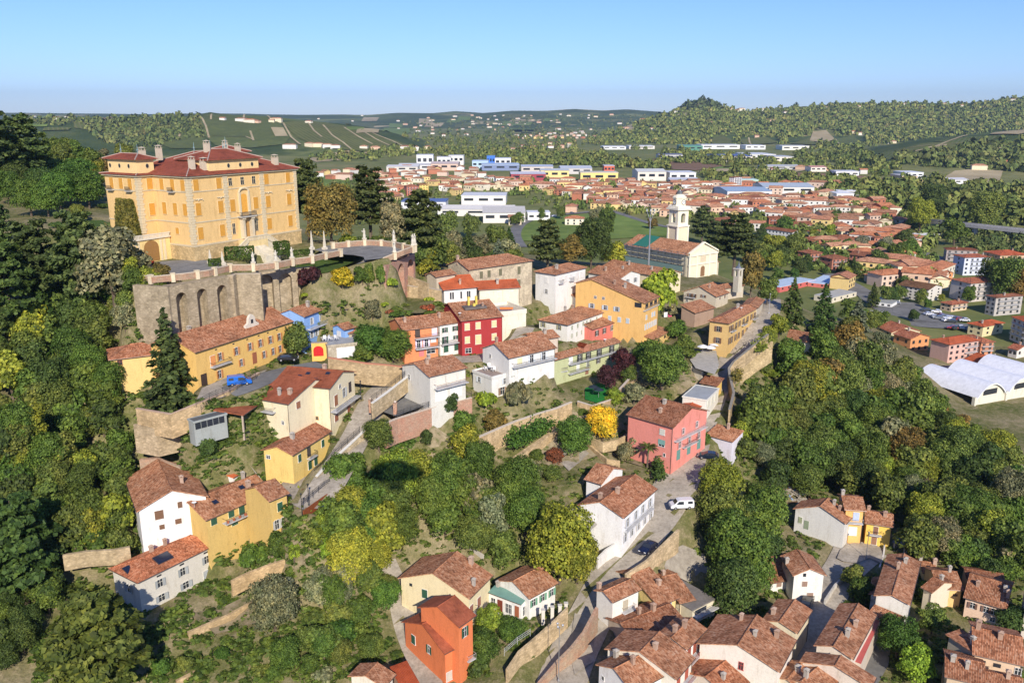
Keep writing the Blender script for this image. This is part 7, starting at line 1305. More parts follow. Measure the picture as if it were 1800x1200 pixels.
wood([(1270,890),(1330,840),(1390,900),(1330,990),(1330,1040),(1270,1050),(1245,960)], 44, (50,70), ['mid','drk','olv','ygr'], G_S, ('big','broad'))
wood([(1640,960),(1800,960),(1800,1010),(1760,1030),(1700,1000),(1640,990)], 36, (34,56), ['mid','olv','drk'], G_R, ('broad',))
wood([(430,545),(520,520),(560,520),(520,550),(440,570)], 26, (18,28), ['lim','olv','pur'], 'shrubs on the bank below the palace wall', ('shrub',), (.6,.8))
wood([(650,520),(760,520),(800,540),(790,560),(690,570)], 26, (16,30), ['lim','olv','red','mid'], 'shrubs of the terrace garden', ('shrub',), (.7,1.0))
wood([(1200,690),(1280,700),(1290,660),(1240,650)], 30, (14,20), ['mid','olv'], 'shrubs beside the cafe garden', ('shrub',), (.8,1.0)) if 0 else None
wood([(940,725),(1040,715),(1080,730),(1040,800),(980,790),(930,760)], 30, (18,30), ['mid','olv','ygr'], 'shrubs of the middle gardens', ('shrub',), (.8,1.1))
wood([(250,700),(330,705),(300,735),(250,740)], 26, (18,26), ['lim','mid'], 'shrubs of the conifer garden', ('shrub',), (.8,1.0))
# hedges: vine row and ivy bank in the middle gardens
def hedge_line(label, zo, pts, z, w, h, col, grp='garden hedges'):
    P = wline(zo, pts, z); root = None
    Ps = []; 
    for a, b in zip(P, P[1:]): 
        L = (b-a).length; n = int(L*(w+2*h)*14); t = np.random.rand(n)[:,None]; a_, b_ = np.array(a), np.array(b); q = a_+(b_-a_)*t; q += np.stack([np.random.normal(size=n)*w*.3, np.random.normal(size=n)*w*.3, np.abs(np.random.normal(size=n))*h*.45],1); Ps.append(q-np.array(P[0]))
    Q = np.concatenate(Ps); me = leafmesh('hedge', Q, np.tile([0,-.5,.8],(len(Q),1)), .22); o = link('hedge', me, None, P[0], (0,0,0), col); return tag(o, label, 'hedge', grp)
hedge_line('green vine pergola on posts in the middle garden','J',[(400,690),(520,650),(620,610),(710,590)],20.2,1.6,1.2,(.06,.11,.02))
hedge_line('thick ivy hedge below the long pale garden wall','J',[(1350,650),(1450,600),(1560,530),(1650,470),(1740,400)],17.8,3.2,3.0,(.05,.11,.02))
hedge_line('climbing plants on the corner of the hill square','F',[(1215,380),(1280,480),(1350,590),(1400,680)],16,2.5,2.6,(.12,.15,.03))
hedge_line('green hedge on the terrace beside the pink house street corner','K',[(780,1040),(800,1130)],13.2,2.0,2.4,(.05,.085,.02))
hedge_line('yellow creeper on the street retaining wall','K',[(1330,440),(1350,360),(1400,290)],21,2.0,2.0,(.14,.12,.03))
hedge_line('ivy mass climbing the wall beside the street parapet','K',[(1480,230),(1520,200),(1570,150)],25.5,2.5,3.0,(.13,.16,.03))
# ---------------------------------------------------------------- the valley town
BRK=(.40,.13,.075); BRK2=(.50,.19,.11); PNK=(.66,.36,.27); CRE=(.68,.58,.38); GRY=(.42,.42,.42); WHI=(.74,.74,.72); TYE=(.74,.55,.22)
def TB(label, zo, P1, P2, far, base, wall, roof='old', st=3, nc=4, typ='h', rcol=(.8,.72,.72), s=.3, balc=True, name='apartment_block', cat='apartment block', side=2, wc=(.25,.22,.2), **k):
    wins = []; 
    q1, q2 = zp(zo,P1), zp(zo,P2); b = zp(zo, base); Y = Yof(b[1], 0); pe = q1 if abs(q1[0]-b[0]) < abs(q2[0]-b[0]) else q2; hh = zof(pe[1], Y); sh = hh/(st+.25)
    vs = [sh*(i+.6) for i in range(st)]; us = [(i+.5)/nc for i in range(nc)]; wh = min(1.6, sh*.5)
    wins.append(('a', us, vs, 'p', 1.3, wh, wc, (.6,.58,.54)))
    if side: wins.append(('l', [(i+.5)/side for i in range(side)], vs, 'p', 1.1, wh, wc, (.6,.58,.54)))
    bl = [('a', .06 if balc is True else balc[0], .94 if balc is True else balc[1], v+wh*.5+.2, 1.0, (.6,.6,.58)) for v in vs[:-1]] if balc else []
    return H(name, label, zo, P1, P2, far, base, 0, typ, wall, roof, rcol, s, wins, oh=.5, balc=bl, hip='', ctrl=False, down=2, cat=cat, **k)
_n0 = len(HS)
TB('pink apartment block with a blank brown end wall above the wooded slope','Q',(1330,598),(1527,568),('el',1207,548),(1325,748),(.66,.40,.32),'new',4,5,'h',(.9,.9,.95),.28,(.55,.95),side=0)
TB('white house with an orange gable behind the wooded slope','Q',(1085,562),(1215,545),('el',975,497),(1095,655),(.72,.30,.10),'old',2,3,'v',(.9,.7,.7),balc=False,name='town_house',cat='house')
TB('long low house with a red roof touching the wood','Q',(860,478),(960,520),12,(960,560),CRE,'old',1,2,'u',(1.0,.75,.75),balc=False,side=0,name='town_house',cat='house')
TB('cream yellow house with a hipped orange roof by the street corner','Q',(1545,484),(1682,458),('el',1438,458),(1545,548),(.76,.62,.32),'new',2,2,'h',(.95,.95,1),.3,False,name='town_house',cat='house')
TB('tall cream block cut by the right edge with dark balconies','Q',(1718,418),(1850,470),14,(1718,560),(.66,.60,.50),'new',4,4,'h',(.85,.9,.95),.3)
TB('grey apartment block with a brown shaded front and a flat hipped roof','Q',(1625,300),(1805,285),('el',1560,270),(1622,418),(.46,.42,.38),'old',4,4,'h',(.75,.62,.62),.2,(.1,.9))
TB('big grey and pink apartment block with a broad red roof','Q',(1465,210),(1703,190),('el',1333,172),(1468,330),(.56,.50,.46),'old',4,6,'h',(.95,.7,.7),.22,(.2,.7),side=1)
TB('pale blue and pink apartment block with green awnings','Q',(1425,46),(1600,42),('el',1350,18),(1418,160),(.60,.64,.76),'old',4,5,'h',(.9,.62,.62),.2,(.25,.95),side=1)
TB('long block with an orange red roof and green awnings at the right edge','Q',(1650,32),(1835,28),14,(1650,88),(.70,.44,.26),'new',2,5,'h',(.9,.9,1),.25)
TB('grey roofed apartment block with long balconies beside the petrol station','Q',(1200,250),(1292,228),('el',1008,168),(1196,330),(.66,.62,.56),'old',4,2,'v',(.42,.45,.40),.25,False,side=6)
TB('small house with a red tiled roof and a veranda by the car park','Q',(1345,345),(1452,330),('el',1270,308),(1345,392),(.70,.52,.34),'old',2,3,'h',(.95,.7,.7),.3,name='town_house',cat='house')
TB('pair of orange row houses with dark garages','Q',(1285,152),(1360,141),('el',1133,112),(1285,205),(.74,.30,.10),'old',2,2,'v',(.9,.72,.7),.3,False,side=5,name='town_house',cat='house')
TB('beige house with arched balconies behind the petrol station','Q',(900,172),(1002,155),10,(900,215),(.70,.55,.34),'old',2,3,'h',(.85,.75,.72),.3,name='town_house',cat='house')
TB('brick apartment block with white balconies nearest to the blue roofed hall','Q',(588,56),(692,48),('el',503,42),(590,132),BRK2,'old',3,4,'h',(.72,.6,.6),.3)
TB('brick apartment block left of its twin with white balconies','Q',(452,22),(530,14),('el',365,2),(452,102),BRK2,'old',3,3,'h',(.75,.62,.62),.3)
TB('long brown roofed block with a tall brick end wall','Q',(812,42),(887,28),('el',693,0),(815,120),BRK2,'old',3,2,'v',(.6,.5,.5),.28,False,side=5)
TB('long red roofed shed before the white domed halls','Q',(1210,782),(1522,762),7,(1215,815),(.6,.5,.42),'new',1,6,'u',(.85,.85,.9),.25,False,side=0,name='shed',cat='shed')
TB('white gabled house with an orange roof beside the domed halls','Q',(1528,742),(1732,712),('el',1398,678),(1530,790),(.74,.71,.66),'new',1,4,'v',(.9,.95,1),.3,False,name='town_house',cat='house')
TB('small house with a red brown roof at the right edge','Q',(1762,632),(1840,615),('el',1698,588),(1762,680),(.72,.66,.58),'old',1,2,'v',(1,.72,.7),.3,False,name='town_house',cat='house')
TB('orange house joined to the right end of the pink apartment block','Q',(1530,585),(1622,578),10,(1530,672),(.70,.28,.13),'old',3,2,'h',(.95,.72,.7),.3)
TB('low orange roofed house left of the car park','Q',(730,130),(830,118),9,(735,160),CRE,'new',1,3,'h',(.9,.9,.9),.3,False,name='town_house',cat='house')
TB('large brick apartment block with many loggias, right wing','S',(405,545),(667,515),('el',370,500),(400,640),BRK2,'old',3,8,'h',(.75,.62,.6),.25)
TB('large brick apartment block with many loggias, left wing','S',(95,556),(398,550),14,(232,612),BRK2,'old',2,8,'h',(.75,.62,.6),.25)
TB('cream apartment block with dark balconies in four rows','S',(42,378),(265,352),('el',15,352),(42,436),(.78,.64,.36),'old',4,8,'h',(.95,.7,.68),.25)
TB('orange gabled block at the foot of the viaduct','S',(690,428),(777,415),('el',628,402),(690,462),(.74,.36,.20),'old',2,2,'v',(.65,.5,.5),.25,False,name='town_house',cat='house')
TB('brown roofed apartment block with balconies near the sports pitch','S',(985,640),(1250,650),('el',975,605),(1000,735),(.40,.33,.30),'old',3,5,'h',(.5,.36,.34),.25)
TB('square brick house with white balconies behind the yellow hall','R',(205,692),(500,674),('el',155,680),(210,770),BRK,'old',3,6,'h',(.7,.55,.55),.25)
TB('brick block with two white roof vents below the square brick house','R',(345,886),(605,870),('el',253,868),(345,968),BRK,'old',3,5,'h',(.7,.58,.58),.25)
TB('brick row with two white vents on its brown roof','R',(910,862),(1215,855),('el',862,842),(910,928),BRK,'old',2,7,'u',(.65,.52,.5),.3)
TB('brick row in front of another brick row with white balconies','R',(1095,926),(1400,912),('el',1030,903),(1095,988),BRK,'old',2,7,'u',(.65,.52,.5),.3)
TB('long white block with a brown grey roof and blank white gable','R',(1162,1012),(1262,1000),('el',862,945),(1170,1128),(.76,.75,.72),'old',3,1,'v',(.6,.5,.48),.25,False,side=8)
TB('brick villa block with a hipped roof right of the long white block','R',(1330,1092),(1547,1080),('el',1228,1066),(1332,1172),BRK,'old',2,4,'h',(.8,.6,.58),.28)
TB('white house with a bright red brown roof behind the brick villa block','R',(1390,1012),(1592,1002),('el',1308,990),(1400,1062),WHI,'old',2,4,'h',(.95,.65,.6),.28,False,name='town_house',cat='house')
TB('dark roofed brick house at the edge of the brick quarter','R',(1612,1082),(1835,1076),14,(1620,1140),BRK,'old',2,5,'h',(.62,.5,.5),.25)
TB('pale yellow house between two brick blocks','R',(362,782),(487,772),('el',228,768),(366,832),(.78,.70,.40),'old',2,3,'h',(.85,.72,.7),.3,False,name='town_house',cat='house')
TB('long pink apartment row before the blue grey hall','R',(612,648),(907,636),14,(612,728),(.68,.40,.32),'old',3,9,'h',(.75,.6,.58),.2)
TB('white tower block with red balconies standing above the town','R',(546,432),(632,426),('el',486,424),(551,556),(.76,.72,.70),'old',7,3,'h',(.7,.6,.55),.12,side=3)
TB('cream apartment block with a red roof and dark balconies','R',(1160,668),(1302,664),('el',1138,650),(1162,762),(.76,.72,.58),'old',4,4,'h',(.95,.65,.62),.2)
TB('brown roofed block with a cream gable at the town edge','R',(1502,762),(1602,755),('el',1338,702),(1504,812),(.70,.56,.36),'old',3,2,'v',(.55,.42,.42),.25,False,side=6)
TB('ochre house with a hipped roof in front of the pink row','R',(962,712),(1068,708),('el',945,690),(966,766),TYE,'old',2,3,'h',(.7,.55,.55),.25,False,name='town_house',cat='house')
TB('cream gabled house with a grey roof near the river trees','R',(1662,728),(1782,722),('el',1568,690),(1665,790),(.74,.68,.5),'old',2,3,'v',(.45,.4,.4),.25,False,name='town_house',cat='house')
TB('bright yellow pavilion with a flat grey roof','I',(1152,432),(1230,408),('el',1038,412),(1156,474),(.86,.70,.06),'sheet',1,4,'f',(.42,.46,.52),.1,False,name='pavilion',cat='pavilion')
TB('white hall with a long flat white roof by the viaduct','S',(868,528),(945,512),('el',700,465),(870,552),(.2,.2,.2),'sheet',1,3,'f',(.78,.78,.76),.1,False,name='hall',cat='hall')
TB('tall red building with white balconies at the foot of the vineyard hill','T',(965,395),(1065,392),12,(965,470),(.62,.20,.12),'old',4,4,'h',(.9,.7,.7),.25)
TB('bright yellow apartment building beside the tall red building','T',(1066,382),(1142,380),12,(1066,455),(.88,.62,.14),'old',4,3,'h',(.8,.75,.6),.2,False)
TB('white walled house with an orange roof at the left end of the town','T',(535,502),(698,498),14,(600,542),(.74,.72,.68),'old',2,4,'h',(1,.7,.6),.25,False,name='town_house',cat='house')
TB('low blue roofed supermarket hall with red stripes, left part','Q',(255,232),(480,185),('el',138,152),(300,262),(.60,.12,.10),'sheet',1,6,'f',(.48,.58,.68),.1,False,name='hall',cat='hall')
TB('blue roofed supermarket hall with red stripes, right part','Q',(555,215),(652,168),('el',440,135),(560,240),(.70,.16,.12),'sheet',1,4,'f',(.50,.60,.72),.1,False,name='hall',cat='hall')
TB('low beige building with roof hatches beside the supermarket hall','Q',(585,300),(742,262),('el',480,235),(590,330),(.66,.60,.46),'sheet',1,4,'f',(.46,.44,.36),.1,False,name='hall',cat='hall')
TB('white petrol station shop with a flat roof','Q',(815,318),(965,338),('el',870,292),(818,345),(.78,.78,.76),'sheet',1,4,'f',(.35,.36,.34),.1,False,name='shop',cat='shop')
TB('white and beige shop by the blue forecourt canopy','Q',(830,420),(935,428),12,(835,468),(.78,.72,.62),'sheet',1,3,'f',(.55,.52,.45),.1,False,name='shop',cat='shop')
def far_box(label, x0, x1, yt, yb, wall, roof, dep=40, rise=0, name='industrial_hall', cat='hall', group='industrial halls of the valley', nw=3):
    L, R_ = un(x0, yb, 0), un(x1, yb, 0); w = (R_-L).length; h = zof(yt, L.y); o = empty(name, (L+R_)/2+Vector((0,dep/2,0)), math.atan2((R_-L).y,(R_-L).x)+random.uniform(-.05,.05)); tag(o, label, cat, group)
    m = MB(); m.box(-w/2,-dep/2,-3,w/2,dep/2,h); m.build('wall', M_PAINT, o, wall); m = MB()
    if rise: m.face([(-w/2-.5,-dep/2-.5,h),(w/2+.5,-dep/2-.5,h),(w/2+.5,0,h+rise),(-w/2-.5,0,h+rise)]); m.face([(w/2+.5,dep/2+.5,h),(-w/2-.5,dep/2+.5,h),(-w/2-.5,0,h+rise),(w/2+.5,0,h+rise)]); m.face([(-w/2,dep/2,h),(-w/2,-dep/2,h),(-w/2,0,h+rise)]); m.face([(w/2,-dep/2,h),(w/2,dep/2,h),(w/2,0,h+rise)])
    else: m.box(-w/2-.4,-dep/2-.4,h,w/2+.4,dep/2+.4,h+.8)
    m.build('roof', M_SHEET, o, roof); m = MB(); bw = w/nw*.62; m.box(-bw/2,-.12,-h*.14,bw/2,.1,h*.14); me = m.mesh('window', [M_GLASS])
    for i in range(nw): link('window', me, o, (-w/2+w*(i+.5)/nw,-dep/2-.1,h*.62))
    return o
FB = [('tall white block behind the far left of the halls',732,761,273,295,WHI,(.6,.6,.6),30,0),('white hall with a grey roof right of the tall white block',768,792,277,293,WHI,(.62,.6,.58),30,0),('second white block beside the white hall',789,815,274,290,(.76,.74,.68),(.6,.6,.6),26,0),
 ('long beige hall under the tall white block',758,806,288,300,(.62,.46,.36),(.55,.45,.4),40,3),('bright blue industrial tower',856,870,275,292,(.05,.18,.62),(.1,.25,.6),24,0),('white hall attached to the bright blue tower',870,898,279,292,WHI,(.6,.62,.66),30,0),('pale blue low hall left of the blue tower',830,858,284,296,(.45,.6,.72),(.5,.62,.72),40,0),
 ('long navy edged hall right of the blue tower',846,912,290,300,(.2,.25,.4),(.42,.5,.6),50,0),('white roofed hall left of the blue tower, first row',680,735,293,302,(.62,.58,.52),(.66,.64,.6),40,2),('grey hall with strip windows behind the first villas',700,756,290,300,(.6,.6,.6),(.62,.6,.56),40,2),
 ('burgundy and white hall with arched skylights',897,958,306,318,(.34,.06,.08),(.60,.58,.6),50,2),('pale hall with a grey roof behind the burgundy hall',916,972,293,304,(.55,.5,.46),(.46,.50,.56),50,2),('yellow hall with a flat grey roof',950,1000,300,314,(.78,.62,.26),(.5,.52,.5),44,2),('long yellow commercial building with towers',1020,1086,304,320,(.80,.62,.22),(.62,.55,.4),30,0),
 ('red fronted hall behind the yellow building',1062,1080,292,304,(.60,.14,.08),(.5,.45,.45),30,0),('grey hall in the middle of the works',985,1040,296,306,(.55,.52,.5),(.52,.55,.58),50,3),('large white hall with a sloping roof right of the yellow building',1120,1170,302,318,(.68,.62,.54),(.60,.60,.55),50,3),
 ('white hall with ribbon windows',1176,1222,304,318,(.76,.75,.72),(.6,.6,.6),40,0),('pinkish low hall at the right end of the works',1178,1228,316,325,(.66,.5,.44),(.5,.52,.56),30,2),('long white warehouse in front of the left villas',812,890,345,360,(.70,.68,.64),(.66,.65,.62),40,0),('white warehouse with solar panels',706,784,355,368,(.70,.70,.72),(.10,.14,.30),30,0),
 ('long grey warehouse with small windows by the railway',770,905,368,380,(.66,.64,.6),(.62,.6,.56),24,3),('white arched hall beside the valley road',848,922,374,392,(.66,.64,.6),(.50,.48,.44),36,4),('white container like hall on the valley road',927,966,375,388,(.76,.76,.72),(.72,.72,.7),18,0),
 ('green glazed nursery on the plain',1200,1236,257,265,(.10,.26,.18),(.12,.30,.2),90,0),('long white warehouse on the plain, left',1232,1300,255,262,WHI,(.6,.6,.6),60,0),('white warehouse on the plain beneath the vineyards',1310,1345,256,263,WHI,(.62,.62,.62),60,0),('cream warehouse on the plain beneath the vineyards',1375,1422,257,264,(.74,.72,.62),(.6,.6,.58),60,0),
 ('large factory with a dark blue roof on the plain',1264,1322,275,284,(.70,.64,.54),(.10,.13,.30),110,2),('white factory hall right of the dark blue roof',1312,1362,272,281,(.68,.66,.6),(.66,.66,.64),90,0),('cream factory hall at the right end of the factory',1360,1394,276,284,(.70,.64,.54),(.5,.5,.5),60,0),
 ('farm sheds with dark roofs beside the ploughed field',1158,1200,272,281,(.5,.5,.48),(.14,.14,.18),40,2),('white farm shed beside the ploughed field',1196,1206,280,284,WHI,(.6,.58,.56),20,2),('orange and white workshop by the second ploughed field',1425,1452,294,302,(.74,.66,.56),(.55,.28,.2),30,2),('white shed near the river wood',1470,1510,302,310,WHI,(.6,.6,.6),30,0),
 ('tan factory hall below the stubble field',1585,1612,310,322,(.66,.48,.26),(.5,.45,.4),40,0),('white factory hall below the stubble field',1590,1622,304,312,WHI,(.7,.7,.7),40,0),('long yellow hall below the stubble field',1610,1645,314,323,(.70,.56,.3),(.6,.6,.58),30,0),('white sheds right of the factory below the stubble field',1664,1702,316,324,WHI,(.62,.6,.58),30,2),
 ('grey long shed roof in front of the river trees',1340,1405,292,298,(.5,.5,.48),(.45,.46,.46),30,2),('blue grey hall with a row of vents in the right town',1276,1355,336,352,(.62,.62,.62),(.32,.42,.52),60,2),('white and blue hall with a sawtooth roof',1345,1432,329,341,(.68,.66,.62),(.42,.48,.52),60,3),('pale green hall behind the tower block',1303,1333,317,325,(.42,.60,.50),(.5,.66,.56),30,0),
 ('white low hall by the river wood',1470,1500,341,352,WHI,(.72,.72,.7),24,0),('long white shed at the edge of the right town',1472,1512,337,344,(.2,.2,.2),(.75,.75,.74),20,0),('white works at the foot of the far hill, left',1060,1100,258,263,WHI,(.62,.62,.62),60,0),('white works at the foot of the far hill, right',1105,1150,257,262,(.72,.68,.6),(.6,.6,.6),60,0)]
for a in FB: far_box(*a)
# domed tennis halls
def domes():
    A_, B_ = un(*zp('Q',(1485,985)), 0), un(*zp('Q',(1900,900)), 0)
    C = un(*zp('Q',(1270,785)), 3*K)
    U = (B_-A_); U.z = 0; U.normalize(); N = Vector((-U.y,U.x,0)); L = max(24,(C-A_).dot(N)*.8)
    r = empty('domed_hall', A_, math.atan2(U.y,U.x)); tag(r, 'white domed sports hall roofs at the right edge below the wood', 'hall'); bw = un(*zp('Q',(1700,950)),0); bw = abs((bw-A_).dot(U)); print('DOME L%.0f bw%.1f' % (L, bw))
    for k in range(3):
        m = MB(); n = 14; w = bw-1.2; h0 = 2.4*K; ris = 3.6*K
        pr = [(k*bw+w*i/n, h0+ris*math.sin(math.pi*i/n)**.85) for i in range(n+1)]
        for (x0,z0),(x1,z1) in zip(pr, pr[1:]): m.face([(x0,-.8,z0),(x1,-.8,z1),(x1,L,z1),(x0,L,z0)]); m.face([(x0,-.8,z0-.4),(x1,-.8,z1-.4),(x1,-.8,z1),(x0,-.8,z0)])
        m.build('arched_roof', M_SHEET, r, (.74,.75,.78), smooth=True); m = MB()
        m.face([(k*bw-.6,0,-3),(k*bw+w+.6,0,-3),(k*bw+w+.6,0,h0)]+[(x,0,z-.1) for x, z in pr[::-1]]+[(k*bw-.6,0,h0)]); m.box(k*bw-.9,-.6,-3,k*bw,.5,h0+.3); m.build('end_wall', M_PL, r, (.70,.66,.54)); m = MB(); m.box(k*bw+w*.25,-.1,h0+.3,k*bw+w*.72,.1,h0+2.2); m.build('glazing', M_GLASS, r)
    m = MB(); m.box(-.6,L,0,3*bw,L+5,3.2); m.build('rear_wing', M_SHEET, r, (.12,.13,.15))
domes()
# viaduct
P = path('S', [(640,398,2,9),(800,402,6,9),(1000,420,7,9),(1200,440,7.5,9),(1400,462,7.5,9),(1640,488,7.5,9),(1900,515,7.5,9)]); m = MB(); o = Vector(P[0][:3])
for i in range(len(P)-1):
    a, b = Vector(P[i][:3])-o, Vector(P[i+1][:3])-o; t = (b-a).normalized(); s = Vector((-t.y,t.x,0))*5; m.slab([a-s,b-s,b+s,a+s], 1.6)
    for q in (-1,1): c = s*q; e = s*.94*q; m.face([a+c,b+c,b+c+Vector((0,0,1)),a+c+Vector((0,0,1))])
vd = m.build('viaduct', M_CONC, None, (.34,.33,.32), o); tag(vd, 'grey concrete road viaduct crossing the river trees on slanted piers', 'viaduct')
for k in (len(P)*.32, len(P)*.5, len(P)*.63, len(P)*.78, len(P)*.92):
    p = Vector(P[int(k)][:3])-o; m = MB(); m.tube((p.x,p.y,-o.z-2),(p.x,p.y,p.z-1.2),1.4,2.4,6); m.build('pier', M_CONC, vd, (.6,.58,.54))
# villas of the town
def proto(i):
    w, d, h = [(13,10,6.5),(16,11,6),(11,10,7),(20,11,7),(15,12,8.5),(28,12,8)][i%6]; s = .34; X, Y = w/2, d/2; o = .7; typ = 'h' if i%2 else 'u'
    m = MB(); k = min(X,Y)+o; mk = MB()
    if typ == 'h': r0, r1 = (-(X-Y),0,h+s*k), (X-Y,0,h+s*k)
    else: r0, r1 = (-X-o,0,h+s*k), (X+o,0,h+s*k)
    A_, B_, C_, D_ = (-X-o,-Y-o,h),(X+o,-Y-o,h),(X+o,Y+o,h),(-X-o,Y+o,h)
    def q(a,b,c,d): L = (Vector(b)-Vector(a)).length; m.face([a,b,c,d],0,[(0,0),(L,0),(L*.8,7),(L*.2,7)])
    q(A_,B_,r1,r0); q(C_,D_,r0,r1)
    if typ == 'h': m.face([B_,C_,r1],0,[(0,0),(10,0),(5,7)]); m.face([D_,A_,r0],0,[(0,0),(10,0),(5,7)])
    m.face([D_,C_,B_,A_],0); roof = m.mesh('roof', [M_OLD]); m = MB(); m.box(-X,-Y,-3,X,Y,h-.02)
    if typ == 'u': m.face([(-X,-Y,h-.02),(-X,Y,h-.02),(-X,0,h+s*Y)][::-1]); m.face([(X,-Y,h-.02),(X,Y,h-.02),(X,0,h+s*Y)])
    wall_ = m.mesh('wall', [M_PL]); return w, d, h, wall_, roof
PRO = [proto(i) for i in range(12)]
mw = MB(); mw.box(-.75,-.1,-.8,.75,.1,.8,1); WIN = mw.mesh('window', [M_PAINT, M_GLASS])
WC = [((.76,.66,.46),'cream'),((.70,.48,.34),'salmon'),((.76,.74,.70),'bright white'),((.76,.73,.66),'white'),((.80,.60,.26),'ochre'),((.68,.52,.42),'rosy beige'),((.50,.20,.12),'brick'),((.76,.70,.56),'pale')]
RC = [((1.1,1.05,1.1),'red brown roof'),((1.25,1.05,.95),'orange tiled roof'),((.85,.9,.95),'brown roof'),((1.25,1.35,1.45),'faded tiled roof')]
VILLA = []
def villa(px, py, big=False, rot=None, where=''):
    v = un(px, py, 0); i = random.choice((3,4,5,9,10,11)) if big else random.choice((0,1,2,6,7,8,0,1,2,3)); w, d, h, wm, rm = PRO[i]; (wc, wn), (rc, rn) = random.choice(WC), random.choice(RC)
    o = empty('town_house', v, rot if rot is not None else random.choice((.1,.35,-.25,1.5,.9,-.6))+random.uniform(-.12,.12)); j = random.uniform(.85,1.1)
    tag(o, None, 'house', 'houses of the valley town '+where); VILLA.append((o, ('large ' if big else '')+wn+' house with '+('a ' if rn[0] not in 'aeo' else 'an ')+rn, px, py, where))
    link('wall', wm, o, col=tuple(c*j for c in wc)); link('roof', rm, o, col=rc)
    if py > 318:
        n = 3 if w < 20 else 5
        for k in range(n): 
            for zz in ((h*.3, h*.72) if py > 340 else (h*.6,)): link('window', WIN, o, (-w/2+w*(k+.5)/n,-d/2-.05,zz), (0,0,0))
    return o
def scatter(poly, sx, sy, where, big=.12, jit=.35, skip=()):
    xs = [p[0] for p in poly]; ys = [p[1] for p in poly]; y = min(ys); r = 0; out = []
    while y < max(ys):
        x = min(xs)+(r%2)*sx/2
        while x < max(xs):
            a, b = x+random.uniform(-jit,jit)*sx, y+random.uniform(-jit,jit)*sy
            if inpoly(np.array([a]), np.array([b]), poly)[0] and not any(s[0] < a < s[2] and s[1] < b < s[3] for s in skip): villa(a, b, random.random() < big, None, where); out.append((a,b))
            x += sx
        y += sy; r += 1
    return out
SK = [(700,340,800,372),(805,340,975,395),(715,325,756,346),(1085,300,1130,322)]
V = scatter([(640,326),(700,312),(850,318),(960,322),(960,350),(900,356),(810,350),(700,370),(655,345)], 18, 7.5, 'left of the works', skip=SK)
V += scatter([(560,304),(660,300),(850,302),(860,316),(700,312),(640,318),(545,320)], 19, 7, 'by the left halls')
V += scatter([(960,322),(1100,322),(1240,330),(1262,352),(1235,376),(1180,385),(1105,372),(1040,366),(1010,352),(960,346)], 18, 7.5, 'behind the meadow')
V += scatter([(1240,338),(1290,330),(1300,352),(1268,372),(1250,372)], 24, 11, 'right of the bell tower')
V += scatter([(1150,326),(1340,318),(1480,330),(1480,340),(1300,345)], 30, 12, 'beside the tower block', .4)
V += scatter([(1250,350),(1480,345),(1560,372),(1600,420),(1640,440),(1560,440),(1400,395),(1250,385)], 26, 11, 'in the right town', .4)
V += scatter([(1400,415),(1560,440),(1680,500),(1640,520),(1500,470)], 34, 15, 'near the supermarket', .5)
V += scatter([(1470,345),(1570,368),(1590,400),(1520,395)], 30, 14, 'near the viaduct', .2)
V += scatter([(1340,300),(1520,290),(1560,310),(1400,312)], 46, 12, 'out on the plain', .1)
V += scatter([(1080,335),(1190,340),(1190,352),(1080,350)], 22, 8, 'behind the meadow')
V += scatter([(880,262),(1010,250),(1010,260),(890,270)], 14, 5, 'in the far village', .2)
V += scatter([(900,238),(1020,232),(1060,240),(1000,248),(900,246)], 12, 4, 'in the far village', .3)
for q in [(905,395),(1005,372),(1010,395),(1480,505),(1560,500),(1520,430),(1600,440),(1330,405),(1390,380),(1620,480),(1640,500)]: villa(*q, False, None, 'between the gardens')
def hill_house(px, py, w=14, col=None, name='farmhouse'):
    v = hit(px, py); o = empty(name, v, random.uniform(-.5,.5)); i = random.choice((0,1,3,5)); _, _, _, wm, rm = PRO[i]; (wc, wn), (rc, rn) = random.choice([WC[0],WC[3],WC[7],WC[3],WC[1]]), random.choice(RC); s = w/14
    tag(o, None, 'farmhouse', 'farmhouses on the far hills'); VILLA.append((o, wn+' farmhouse with '+('a ' if rn[0] not in 'aeo' else 'an ')+rn, px, py, 'on the far hills')); link('wall', wm, o, col=wc, scale=(s,s,s)); link('roof', rm, o, col=rc, scale=(s,s,s))
for q in [(38,207),(52,209),(92,208),(100,211),(118,207),(128,206),(62,206),(180,213),(193,212),(268,205),(300,207),(392,213),(425,215),(440,217),(452,218),(486,215),(478,217),(545,258),(560,259),(575,261),(590,262),(510,262),(640,262),(660,265),(715,264),(725,265),(752,262),(560,210),(620,214),(700,214),(740,222),(800,206),(830,204),(870,205),(920,206),(985,202),(1000,205),(1035,204),(1075,203),(860,225),(820,238),(780,240),(760,236),(735,232),(1190,197),(1272,193),(1283,194),(1295,196),(1303,195),(1330,243),(1345,195),(1380,200),(1430,185),(1438,184),(1455,191),(1481,187),(1510,190),(1530,188),(1560,196),(1590,186),(1620,192),(1660,185),(1690,188),(1730,192),(1752,189),(1780,178),(1500,236),(1512,238),(1540,250),(1560,253),(1570,252),(1600,212),(1470,208),(1400,212),(1335,235),(1700,262),(1760,292),(1720,300),(1540,225)]+[(random.gauss(900,150), random.uniform(204,232)) for _ in range(55)]: hill_house(*q, 16)
